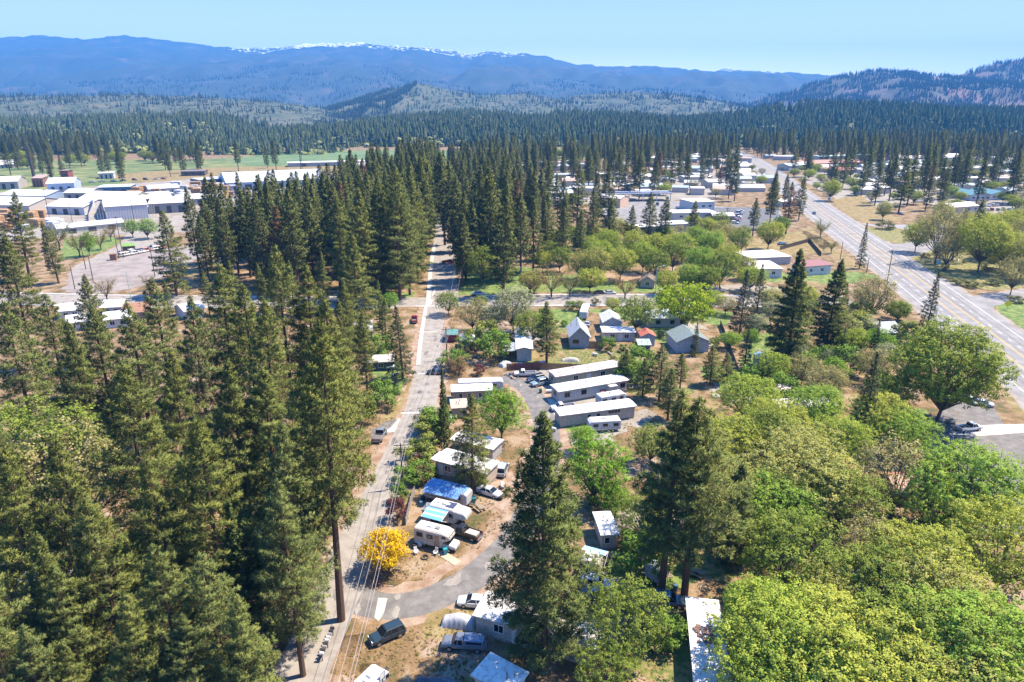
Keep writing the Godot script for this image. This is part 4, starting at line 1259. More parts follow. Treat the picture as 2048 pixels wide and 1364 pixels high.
	building("mobile_home", "dark-walled trailer home in the shade of the twin pines", "mobile home", Vector3(24.1, 0, -88.2), Vector3(34.5, 0, -87.6), 4.0, 2.9, {"kind": "flat", "rise": 0.2, "roof": roofing(0.42, 0.33, 0.27), "wall": siding(0.38, 0.34, 0.28), "lift": 0.3, "win": [0.2, 0.5, 0.8], "door": [0.35]})
	building("mobile_home", "white-roofed trailer glimpsed between the lower oaks", "mobile home", Vector3(42.8, 0, -74.0), Vector3(50.3, 0, -73.1), 4.2, 3.0, {"kind": "flat", "rise": 0.2, "roof": roofing(0.6, 0.62, 0.66), "wall": siding(0.45, 0.44, 0.44), "win": [0.3, 0.7]}, "")
	building("mobile_home", "trailer roof glimpsed near the dirt clearing", "mobile home", Vector3(50.5, 0, -66.5), Vector3(56.7, 0, -65.7), 4.2, 3.0, {"kind": "flat", "rise": 0.2, "roof": white, "wall": siding(0.45, 0.44, 0.44)})
	building("shed", "striped metal-roofed carport in the grove", "shed", Vector3(-66.3, 0, -76.5), Vector3(-59.7, 0, -76.9), 4.5, 2.4, {"kind": "shed", "rise": 0.25, "roof": roofing(0.5, 0.46, 0.43), "wall": siding(0.2, 0.22, 0.27), "ribs": 0.6})
	building("house", "brown-roofed house in the shade of the lower oaks", "house", Vector3(63.8, 0, -98.6), Vector3(69.7, 0, -98.6), 6.0, 2.6, {"kind": "gx", "rise": 1.2, "roof": roofing(0.36, 0.17, 0.11), "wall": siding(0.34, 0.26, 0.2)})

	# houses between the trailer park and the cross street
	t = building("house", "long white-roofed house with a grey porch behind the fence", "house", Vector3(1.3, 0, -166.3), Vector3(5.1, 0, -166.3), 17.0, 3.3, {"kind": "gz", "rise": 0.5, "roof": white, "wall": siding(0.6, 0.56, 0.5), "over": 0.4, "vent": [[0.6, 0.6]]})
	var po := Geo.new()
	po.hexa([Vector3(-5.5, 2.5, 0.2), Vector3(-1.8, 2.9, 0.2), Vector3(-1.8, 2.9, -6.5), Vector3(-5.5, 2.5, -6.5), Vector3(-5.5, 2.62, 0.2), Vector3(-1.8, 3.05, 0.2), Vector3(-1.8, 3.05, -6.5), Vector3(-5.5, 2.62, -6.5)])
	for z in [0.0, -2.2, -4.4, -6.4]:
		po.tube(Vector3(-5.3, 0, z), 0.07, Vector3(-5.3, 2.5, z), 0.07, 4)
	part(t, "porch", po, roofing(0.34, 0.38, 0.43))
	building("shed", "grey wooden shed with a white door and snow-white metal roof", "shed", Vector3(-14.1, 0, -173.9), Vector3(-10.6, 0, -173.9), 6.0, 2.6, {"kind": "gz", "rise": 0.9, "roof": grey_metal, "wall": siding(0.2, 0.22, 0.24), "door": [0.62], "door_paint": paint(0.7, 0.7, 0.72)})
	building("shed", "red shed with a teal metal roof near the crossing", "shed", Vector3(-18.4, 0, -181.3), Vector3(-15.5, 0, -181.3), 4.5, 2.3, {"kind": "gx", "rise": 0.7, "roof": roofing(0.1, 0.25, 0.24), "wall": siding(0.3, 0.05, 0.06)})
	building("house", "weathered grey gabled house with a bright metal roof", "house", Vector3(15.9, 0, -176.3), Vector3(21.1, 0, -176.3), 9.0, 3.4, {"kind": "gz", "rise": 2.6, "roof": roofing(0.66, 0.7, 0.74, 0.35), "wall": patchy("barnwood", [[0.25, 0.2, 0.2, 0.22], [0.5, 0.36, 0.36, 0.38], [0.8, 0.45, 0.45, 0.46]], 4.0, 1.2, 0.8, 0.02, 0.25), "win": [0.3], "ww": 1.6, "frame": paint(0.3, 0.18, 0.1), "over": 0.45, "ribs": 0.8})
	building("house", "flat white-roofed house behind the picket of shrubs", "house", Vector3(25.7, 0, -182.2), Vector3(34.5, 0, -182.2), 5.0, 2.6, {"kind": "flat", "rise": 0.2, "roof": white, "wall": siding(0.56, 0.53, 0.48), "win": [0.3, 0.75], "door": [0.55]})
	building("house", "grey-gabled house with a white side roof", "house", Vector3(26.7, 0, -190.3), Vector3(32.0, 0, -190.3), 8.0, 3.0, {"kind": "gz", "rise": 1.5, "roof": roofing(0.6, 0.6, 0.6), "wall": siding(0.6, 0.58, 0.55), "win": [0.5]})
	building("shed", "pale blue shed with a salmon red roof", "shed", Vector3(35.7, 0, -178.0), Vector3(39.4, 0, -178.0), 4.2, 2.9, {"kind": "gz", "rise": 0.9, "roof": roofing(0.5, 0.15, 0.1), "wall": siding(0.4, 0.44, 0.5)})
	building("shed", "dark shed with a pale green roof beside the salmon-roofed one", "shed", Vector3(34.0, 0, -172.3), Vector3(37.0, 0, -172.3), 3.0, 2.3, {"kind": "shed", "rise": 0.5, "roof": roofing(0.36, 0.5, 0.44), "wall": siding(0.1, 0.14, 0.15)})
	building("garage", "pale garage with a dark green-trimmed metal roof", "garage", Vector3(44.1, 0, -172.3), Vector3(52.9, 0, -173.1), 8.5, 3.2, {"kind": "gz", "rise": 1.9, "roof": roofing(0.2, 0.25, 0.24), "wall": siding(0.42, 0.47, 0.52), "win": [0.5], "frame": paint(0.1, 0.5, 0.48)})
	building("house", "pale house with green eaves under the round lime-green tree", "house", Vector3(40.7, 0, -194.6), Vector3(52.8, 0, -195.1), 8.0, 2.9, {"kind": "gx", "rise": 1.6, "roof": roofing(0.3, 0.36, 0.34), "wall": siding(0.55, 0.55, 0.5), "win": [0.25, 0.6, 0.85], "frame": paint(0.08, 0.25, 0.18)})
	building("house", "blue house under the tall pine left of the street", "house", Vector3(-43.9, 0, -181.3), Vector3(-39.4, 0, -182.2), 9.0, 3.0, {"kind": "gx", "rise": 1.7, "roof": roofing(0.42, 0.44, 0.47), "wall": siding(0.08, 0.2, 0.34), "win": [0.3, 0.7]})
	building("garage", "open white-fronted carport in the fenced yard", "garage", Vector3(-35.8, 0, -159.2), Vector3(-29.9, 0, -159.9), 5.0, 2.4, {"kind": "gx", "rise": 0.8, "roof": roofing(0.5, 0.47, 0.43), "wall": siding(0.1, 0.12, 0.17), "win": [0.5]})
	building("shed", "shed wrapped in bright blue tarpaulin beside the tall open pine", "shed", Vector3(63.5, 0, -158.5), Vector3(66.2, 0, -159.2), 6.0, 2.6, {"kind": "gz", "rise": 0.5, "roof": roofing(0.2, 0.38, 0.62), "wall": siding(0.09, 0.17, 0.38), "over": 0.1})
	building("house", "house with a broad blue-grey shingled roof by the highway", "house", Vector3(101.8, 0, -181.3), Vector3(109.9, 0, -182.2), 9.0, 2.6, {"kind": "gx", "rise": 1.8, "roof": roofing(0.26, 0.31, 0.36), "wall": siding(0.3, 0.32, 0.34), "win": [0.3, 0.7]})
	building("house", "brown-tiled house by the cross street in the grove", "house", Vector3(-118.6, 0, -199.5), Vector3(-112.2, 0, -202.1), 8.0, 3.0, {"kind": "gx", "rise": 1.8, "roof": roofing(0.34, 0.18, 0.1), "wall": siding(0.3, 0.22, 0.16), "win": [0.5]})
	for q in [[Vector3(-129.4, 0, -206.4), Vector3(-123.6, 0, -207.4), "white-roofed house with white gables behind the grove"], [Vector3(-140.1, 0, -202.1), Vector3(-134.4, 0, -204.2), "pale blue-roofed house behind the grove's pines"], [Vector3(-121.1, 0, -193.1), Vector3(-114.5, 0, -196.0), "low white-roofed house beside the brown-tiled one"], [Vector3(-101.1, 0, -202.1), Vector3(-97.0, 0, -206.4), "grey-white house at the cross street behind the grove"], [Vector3(-130.2, 0, -189.8), Vector3(-125.0, 0, -192.2), "long white-roofed house deep in the grove"]]:
		building("house", q[2], "house", q[0], q[1], 8.0, 2.8, {"kind": "gx", "rise": 1.3, "roof": white, "wall": siding(0.6, 0.6, 0.6), "win": [0.3, 0.7]})

	# along the park and the highway
	building("restroom", "small stone park restroom with a brown pitched roof", "building", Vector3(46.9, 0, -242.0), Vector3(51.6, 0, -240.6), 8.0, 2.8, {"kind": "gz", "rise": 1.6, "roof": roofing(0.2, 0.15, 0.12), "wall": siding(0.5, 0.45, 0.38), "win": [0.5], "over": 0.7})
	building("motel", "low white flat-roofed building with rooftop units beside the highway", "building", Vector3(93.2, 0, -256.5), Vector3(103.7, 0, -256.5), 14.0, 3.6, {"kind": "flat", "rise": 0.1, "roof": white, "wall": siding(0.62, 0.62, 0.62), "win": [0.3, 0.7], "vent": [[0.4, 0.4], [0.7, 0.6]]})
	building("shop", "white shop with a dark red roof strip beside the highway", "building", Vector3(113.0, 0, -259.7), Vector3(125.4, 0, -263.1), 6.5, 3.6, {"kind": "shed", "rise": 0.8, "roof": roofing(0.28, 0.12, 0.12), "wall": siding(0.62, 0.62, 0.62), "win": [0.3, 0.7], "ribs": 0.7})
	building("shop", "white annex roof beside the red-striped shop", "building", Vector3(98.5, 0, -277.2), Vector3(116.6, 0, -281.0), 14.0, 3.2, {"kind": "flat", "rise": 0.1, "roof": roofing(0.66, 0.64, 0.6), "wall": siding(0.55, 0.52, 0.48)})
	t = building("carport", "long open carport roofed with blue solar panels", "carport", Vector3(60.5, 0, -474.5), Vector3(111.1, 0, -479.7), 12.0, 0.6, {"kind": "flat", "rise": 0.1, "roof": white, "wall": siding(0.7, 0.7, 0.7), "over": 0.2})
	t.position.y = 5.0
	var sp := Geo.new()
	for i in 16:
		sp.box(Vector3(-22.0 + i * 3.1, 0.95, -4.0), Vector3(2.9, 0.08, 6.5))
	part(t, "solar_panel", sp, paint(0.05, 0.1, 0.26, 0.15))
	var po2 := Geo.new()
	for i in 6:
		po2.box(Vector3(-24.5 + i * 9.8, -2.4, -1.0), Vector3(0.5, 4.9, 0.5))
		po2.box(Vector3(-24.5 + i * 9.8, -2.4, -11.0), Vector3(0.5, 4.9, 0.5))
	part(t, "column", po2, paint(0.6, 0.6, 0.58))
	for q in [[Vector3(54.8, 0, -454.8), Vector3(69.9, 0, -445.6), 14.0, 6.0, "gx", "tan-walled hall with a white roof beside the solar carport", 0.7, 0.5, 0.36], [Vector3(112.1, 0, -428.1), Vector3(127.0, 0, -432.4), 16.0, 6.0, "flat", "white block beside the car park", 0.66, 0.66, 0.66], [Vector3(92.2, 0, -393.2), Vector3(117.7, 0, -396.8), 12.0, 4.5, "flat", "long white-roofed hall before the car park", 0.6, 0.55, 0.48], [Vector3(113.3, 0, -386.2), Vector3(125.4, 0, -386.2), 9.0, 4.0, "gx", "brown-fronted hall with a white gable roof at the car park", 0.35, 0.24, 0.16],
			[Vector3(34.7, 0, -490.3), Vector3(45.2, 0, -495.8), 9.0, 4.0, "gx", "small white-roofed hut behind the school trees", 0.5, 0.5, 0.5], [Vector3(24.2, 0, -450.2), Vector3(38.3, 0, -454.8), 10.0, 4.0, "gx", "white-roofed house in the trees left of the hall", 0.55, 0.5, 0.45], [Vector3(77.4, 0, -355.8), Vector3(95.5, 0, -360.3), 11.0, 4.0, "flat", "blue-walled low building with a white roof behind park trees", 0.2, 0.3, 0.42], [Vector3(63.1, 0, -348.5), Vector3(76.5, 0, -351.4), 8.0, 4.0, "flat", "dark blue low building in the park's shade", 0.12, 0.18, 0.3]]:
		building("hall", q[5], "building", q[0], q[1], q[2], q[3], {"kind": q[4], "rise": 1.2 if q[4] == "gx" else 0.15, "roof": white, "wall": siding(q[6], q[7], q[8]), "win": [0.2, 0.5, 0.8], "ww": 2.0})

	build_mill()
	build_far_town()


func build_mill() -> void:
	var white := roofing(0.72, 0.72, 0.71)
	var blue := siding(0.06, 0.18, 0.34)
	var pale_blue := siding(0.42, 0.52, 0.66)
	var mill := [
		[Vector3(-284.1, 0, -419.9), Vector3(-258.8, 0, -415.8), 26.0, 4.8, "gx", 3.0, white, siding(0.6, 0.6, 0.62), "long white-roofed lumber shed at the mill's left"],
		[Vector3(-285.1, 0, -454.8), Vector3(-249.0, 0, -450.2), 26.0, 4.8, "gx", 3.5, white, siding(0.4, 0.36, 0.3), "white-roofed lumber shed behind the scalloped one"],
		[Vector3(-253.8, 0, -454.8), Vector3(-230.9, 0, -469.4), 30.0, 4.1, "gx", 2.5, white, siding(0.55, 0.5, 0.45), "low white-roofed shed behind the scalloped one"],
		[Vector3(-221.4, 0, -419.9), Vector3(-201.2, 0, -428.1), 34.0, 6.1, "flat", 0.6, white, siding(0.3, 0.3, 0.31), "white-roofed open lumber shed with a dark front"],
		[Vector3(-302.5, 0, -507.2), Vector3(-282.2, 0, -513.1), 20.0, 6.1, "flat", 0.4, roofing(0.5, 0.6, 0.68), blue, "bright blue mill hall with a row of white windows"],
		[Vector3(-339.2, 0, -507.2), Vector3(-322.9, 0, -513.1), 22.0, 9.0, "gx", 3.0, roofing(0.7, 0.74, 0.8), pale_blue, "tall pale blue mill tower building"],
		[Vector3(-409.4, 0, -544.6), Vector3(-391.2, 0, -551.3), 24.0, 6.1, "gx", 3.0, white, siding(0.45, 0.42, 0.4), "white-roofed hall at the mill's far edge"],
		[Vector3(-389.4, 0, -565.3), Vector3(-380.5, 0, -565.3), 9.0, 7.0, "shed", 2.0, roofing(0.45, 0.33, 0.28), siding(0.3, 0.16, 0.12), "rusty boiler house between the smokestacks"],
		[Vector3(-378.9, 0, -587.6), Vector3(-373.0, 0, -587.6), 7.0, 11.0, "flat", 0.2, roofing(0.3, 0.2, 0.16), siding(0.28, 0.1, 0.09), "square rust-red boiler tower at the mill"],
		[Vector3(-220.5, 0, -538.0), Vector3(-149.8, 0, -572.5), 70.0, 6.1, "gx", 5.0, roofing(0.62, 0.66, 0.72), pale_blue, "huge pale blue mill shed with a sunlit metal roof"],
		[Vector3(-166.3, 0, -474.5), Vector3(-134.7, 0, -484.9), 40.0, 4.8, "gx", 2.5, roofing(0.66, 0.68, 0.72), siding(0.35, 0.45, 0.55), "white mill shed behind the pine stand"],
		[Vector3(-313.7, 0, -484.9), Vector3(-295.4, 0, -484.9), 16.0, 5.0, "gx", 2.0, roofing(0.55, 0.55, 0.56), siding(0.3, 0.3, 0.3), "grey sheds row between the blue halls"],
		[Vector3(-240.8, 0, -754.6), Vector3(-163.3, 0, -780.5), 18.0, 4.1, "flat", 0.3, white, siding(0.4, 0.42, 0.44), "long white warehouse before the hayfield"],
		[Vector3(-310.3, 0, -656.2), Vector3(-290.3, 0, -661.0), 18.0, 4.1, "flat", 0.3, roofing(0.2, 0.18, 0.16), siding(0.16, 0.12, 0.1), "dark low warehouse beyond the mill"],
		[Vector3(-372.0, 0, -628.7), Vector3(-361.0, 0, -633.2), 14.0, 5.0, "flat", 0.3, white, siding(0.6, 0.6, 0.58), "white farm shed beyond the mill"],
		[Vector3(-232.3, 0, -348.5), Vector3(-209.7, 0, -369.6), 12.0, 3.2, "gx", 1.4, roofing(0.62, 0.64, 0.68), siding(0.56, 0.53, 0.48), "long low white-roofed sheds along the mill lawn"],
		[Vector3(-363.1, 0, -436.7), Vector3(-300.3, 0, -428.1), 30.0, 4.1, "gx", 3.0, white, siding(0.5, 0.45, 0.4), "wide white lumber shed behind the pines of the mill lawn"],
		[Vector3(-355.5, 0, -479.7), Vector3(-320.2, 0, -474.5), 26.0, 4.1, "gx", 2.5, roofing(0.6, 0.64, 0.7), siding(0.3, 0.4, 0.55), "blue-trimmed shed between the mill's halls"],
		[Vector3(-265.2, 0, -507.2), Vector3(-248.7, 0, -519.1), 14.0, 5.0, "gx", 2.0, white, siding(0.55, 0.55, 0.55), "small white shed beside the lumber stacks"],
		[Vector3(-219.1, 0, -454.8), Vector3(-198.6, 0, -469.4), 22.0, 4.1, "gx", 2.0, white, siding(0.4, 0.42, 0.46), "white shed behind the gravel lot's pine"],
		[Vector3(-256.8, 0, -572.5), Vector3(-241.3, 0, -587.6), 20.0, 4.8, "flat", 0.3, roofing(0.5, 0.52, 0.56), siding(0.12, 0.2, 0.32), "dark blue planer shed beside the huge mill shed"],
		[Vector3(-163.6, 0, -707.6), Vector3(-116.7, 0, -730.4), 20.0, 5.0, "gx", 2.0, white, siding(0.45, 0.45, 0.45), "white shed beyond the pine stand"],
		[Vector3(-548.4, 0, -1072.3), Vector3(-525.6, 0, -1084.9), 20.0, 4.1, "gx", 4.0, white, siding(0.6, 0.55, 0.5), "white barn at the edge of the left woods"],
		[Vector3(-537.5, 0, -736.3), Vector3(-526.9, 0, -742.3), 16.0, 4.1, "gx", 4.0, white, siding(0.5, 0.45, 0.4), "white barn in the meadow on the left"]]
	for q in mill:
		var o := {"kind": q[4], "rise": q[5], "roof": q[6], "wall": q[7], "over": 0.5, "bay": [0.2, 0.5, 0.8], "vent": [[0.15, 0.5], [0.35, 0.5], [0.6, 0.5], [0.85, 0.5]]}
		if "white windows" in q[8]:
			o.win = [0.1, 0.2, 0.3, 0.4, 0.5, 0.6, 0.7, 0.8, 0.9]
			o.ww = 1.6
			o.frame = paint(0.8, 0.8, 0.8)
		building("mill_building", q[8], "building", q[0], q[1], q[2], q[3], o)
	# the scalloped shed: five gabled bays side by side
	var t := building("mill_building", "white scalloped lumber shed of gabled bays with a ribbed wall", "building", Vector3(-232.7, 0, -393.2), Vector3(-214.1, 0, -404.2), 44.0, 8.0, {"kind": "gx", "rise": 3.0, "roof": white, "wall": siding(0.62, 0.62, 0.66)})
	var ba := Geo.new()
	for i in 4:
		var z := -5.5 - i * 11.0
		ba.slab([Vector2(z - 5.5, 8.1), Vector2(z + 5.5, 8.1), Vector2(z, 11.5)], -16.0, -15.4)
	ba.swap_xz(0)
	part(t, "gable_bay", ba, siding(0.5, 0.42, 0.36))
	var rb := Geo.new()
	for i in 22:
		rb.box(Vector3(-15.0 + i * 1.4, 4.0, 0.06), Vector3(0.25, 7.9, 0.12))
	part(t, "wall_rib", rb, siding(0.45, 0.45, 0.5))
	for q in [[Vector3(-412.9, 0, -603.4), 30.0], [Vector3(-408.8, 0, -620.1), 26.0]]:
		var g := Geo.new()
		g.tube(Vector3.ZERO, 1.3, Vector3(0, q[1], 0), 1.1, 10, Color.WHITE, true)
		for k in 3:
			g.disc(Vector3(0, float(q[1]) * (0.4 + 0.25 * k), 0), 1.4, Vector3.UP, 0.2)
		single("smokestack", "dark smokestack rising over the mill's boiler house", "smokestack", g, siding(0.1, 0.08, 0.06), q[0], 0.0, "mill smokestacks")
	var mast := Geo.new()
	for k in 3:
		var at := TAU * k / 3.0
		mast.tube(Vector3(cos(at) * 1.4, 0, sin(at) * 1.4), 0.25, Vector3(0, 44, 0), 0.2, 4)
	single("radio_mast", "thin dark mast standing before the hayfield", "mast", mast, paint(0.06, 0.06, 0.07), Vector3(-205.9, 0, -686.1))
	# stacks of sawn lumber, wrapped and bare
	var r := rng_of(12)
	for q in scatter_raw([-285.4, -519.1, -247.6, -551.3, -228.0, -572.5, -202.9, -507.2, -207.5, -474.5, -255.6, -474.5], 9.5, 2.5, 3):
		lumber(q, r)
	for q in scatter_raw([-308.4, -396.8, -280.5, -411.9, -256.9, -393.2, -240.7, -376.1, -251.0, -354.3, -272.8, -348.5], 12.0, 3.0, 4):
		lumber(q, r)
	for q in scatter_raw([-297.9, -572.5, -243.0, -611.6, -211.9, -637.6, -200.8, -603.4, -272.1, -544.6], 18.0, 5.0, 6):
		lumber(q, r)


func lumber(q: Vector2, r: RandomNumberGenerator) -> void:
	var g := Geo.new()
	var w := r.randf_range(5.0, 9.0)
	var rows := r.randi_range(2, 4)
	for i in rows:
		for k in 3:
			g.box(Vector3((k - 1) * w / 3.0, 0.75 + i * 1.45, r.randf_range(-0.2, 0.2)), Vector3(w / 3.0 - 0.25, 1.25, 4.5))
	var wrapped := r.randf() < 0.35
	single("lumber_stack", "white-wrapped stack of lumber in the mill yard" if wrapped else "orange-brown stack of sawn lumber in the mill yard", "lumber stack", g, siding(0.6, 0.62, 0.66) if wrapped else siding(0.48, 0.3, 0.15), Vector3(q.x, 0, q.y), r.randf_range(-0.4, 0.4), "wrapped lumber stacks" if wrapped else "bare lumber stacks")


func scatter_raw(area: Array, step: float, jitter: float, seed_: int) -> Array:
	var hold := keep_out
	keep_out = []
	var f := scatter(area, step, jitter, seed_)
	keep_out = hold
	var ok := []
	for q in f:
		var free := true
		for k in hold.slice(20):
			if k.size() == 4 and Geometry2D.is_point_in_polygon(q, k):
				free = false
		if free:
			ok.append(q)
	return ok


func build_far_town() -> void:
	var r := rng_of(21)
	var white := roofing(0.7, 0.7, 0.7)
	var named := [
		[Vector3(295.8, 0, -730.4), Vector3(376.8, 0, -754.6), 16.0, 5.0, "gx", 3.0, roofing(0.38, 0.17, 0.13), siding(0.4, 0.2, 0.15), "long red-roofed store right of the highway"],
		[Vector3(354.0, 0, -808.2), Vector3(426.1, 0, -837.8), 18.0, 7.0, "flat", 0.4, roofing(0.34, 0.46, 0.44), siding(0.5, 0.55, 0.55), "pale green-roofed warehouse behind the red-roofed store"],
		[Vector3(438.4, 0, -794.1), Vector3(481.6, 0, -808.2), 22.0, 6.0, "gx", 2.0, roofing(0.5, 0.46, 0.4), siding(0.3, 0.27, 0.24), "broad tan-roofed hall right of the highway"],
		[Vector3(376.4, 0, -686.1), Vector3(410.9, 0, -696.7), 16.0, 5.0, "flat", 0.3, white, siding(0.55, 0.52, 0.5), "long white-roofed hall behind the roadside pines"],
		[Vector3(477.7, 0, -780.5), Vector3(510.7, 0, -794.1), 22.0, 8.0, "gx", 3.0, white, siding(0.5, 0.5, 0.52), "white gabled hall near the right woods"],
		[Vector3(279.8, 0, -707.6), Vector3(310.4, 0, -730.4), 14.0, 5.0, "gx", 2.0, roofing(0.62, 0.66, 0.7), siding(0.45, 0.5, 0.55), "pale blue shop beside the highway bend"],
		[Vector3(306.1, 0, -656.2), Vector3(324.3, 0, -665.9), 12.0, 5.0, "gx", 2.5, roofing(0.45, 0.16, 0.12), siding(0.4, 0.3, 0.25), "small red-roofed house behind the roadside trees"],
		[Vector3(268.5, 0, -419.9), Vector3(290.0, 0, -428.1), 12.0, 4.0, "gx", 1.6, roofing(0.66, 0.64, 0.62), siding(0.55, 0.5, 0.45), "beige house with a pale roof above the fuel yard"],
		[Vector3(318.0, 0, -479.7), Vector3(331.2, 0, -479.7), 26.0, 4.0, "gz", 2.2, roofing(0.1, 0.25, 0.3), siding(0.6, 0.6, 0.62), "storage block with a teal metal roof, beside the car lot"],
		[Vector3(336.1, 0, -484.9), Vector3(348.7, 0, -484.9), 26.0, 4.0, "gz", 2.2, roofing(0.1, 0.25, 0.3), siding(0.6, 0.6, 0.62), "second storage block with a teal metal roof, nearer the woods"],
		[Vector3(175.1, 0, -450.2), Vector3(190.1, 0, -454.8), 8.0, 3.5, "gx", 1.2, roofing(0.6, 0.58, 0.55), siding(0.5, 0.46, 0.4), "small pale-roofed shop left of the highway"]]
	for q in named:
		building("town_building", q[8], "building", q[0], q[1], q[2], q[3], {"kind": q[4], "rise": q[5], "roof": q[6], "wall": q[7], "win": [0.15, 0.4, 0.65, 0.9], "ww": 1.8})
	var n := 0
	for q in scatter([-26.3, -572.5, 82.6, -656.2, 216.6, -730.4, 275.5, -780.5, 246.0, -656.2, 174.3, -507.2, 101.1, -507.2, 19.2, -474.5], 27.0, 9.0, 31) + scatter([304.2, -691.4, 375.5, -780.5, 676.7, -886.5, 653.3, -780.5, 387.7, -498.6, 307.3, -484.9, 251.6, -471.9], 34.0, 12.0, 32) + scatter([-61.2, -691.4, -12.8, -748.4, 164.3, -837.8, 295.8, -981.1, 355.5, -869.7, 264.4, -780.5, 36.7, -675.9], 34.0, 12.0, 33):
		var w := r.randf_range(9.0, 22.0)
		var tint: Array = [[0.68, 0.68, 0.68], [0.66, 0.66, 0.66], [0.7, 0.69, 0.66], [0.4, 0.42, 0.45], [0.45, 0.34, 0.28], [0.35, 0.45, 0.5]][r.randi() % 6]
		var name_: String = {0.68: "white", 0.66: "white", 0.7: "white", 0.4: "grey", 0.45: "brownish", 0.35: "bluish"}[tint[0]]
		var turn := r.randf_range(-0.3, 0.3)
		var d := Vector3(cos(turn), 0, sin(turn)) * w / 2.0
		var at := Vector3(q.x, 0, q.y)
		building("town_house", "%s-roofed building among the far trees of the town" % name_, "building", at - d, at + d, r.randf_range(8.0, 13.0), r.randf_range(3.0, 5.0), {"kind": "gx" if r.randf() < 0.7 else "flat", "rise": r.randf_range(0.4, 2.2), "roof": roofing(tint[0], tint[1], tint[2]), "wall": siding(0.55, 0.5, 0.45)}, "%s-roofed far buildings" % name_)
		n += 1


# ---- vehicles ----

func car_paint(r: float, g: float, b: float) -> StandardMaterial3D:
	var key := "car %.3f %.3f %.3f" % [r, g, b]
	if not mats.has(key):
		var m := StandardMaterial3D.new()
		m.albedo_color = lin(r, g, b)
		m.roughness = 0.35
		m.metallic = 0.2
		m.clearcoat_enabled = true
		m.clearcoat = 0.8
		m.clearcoat_roughness = 0.08
		mats[key] = m
	return mats[key]


func wheels(t: Node3D, xs: Array, half: float, rad: float) -> void:
	for x in xs:
		for s in [-1, 1]:
			var g := Geo.new()
			g.disc(Vector3(x, rad, s * half), rad, Vector3(0, 0, 1), 0.12, 16)
			var w := part(t, "wheel", g, paint(0.02, 0.02, 0.02, 0.9))
			var h := Geo.new()
			h.disc(Vector3(x, rad, s * (half + 0.005)), rad * 0.6, Vector3(0, 0, 1), 0.125, 10)
			part(w, "rim", h, paint(0.4, 0.4, 0.42, 0.35, 0.7))


func blocks(t: Node3D, called: String, list: Array, m: Material) -> void:
	for q in list:
		var g := Geo.new()
		g.box(Vector3(q[0], q[1], q[2]), Vector3(q[3], q[4], q[5]))
		part(t, called, g, m)


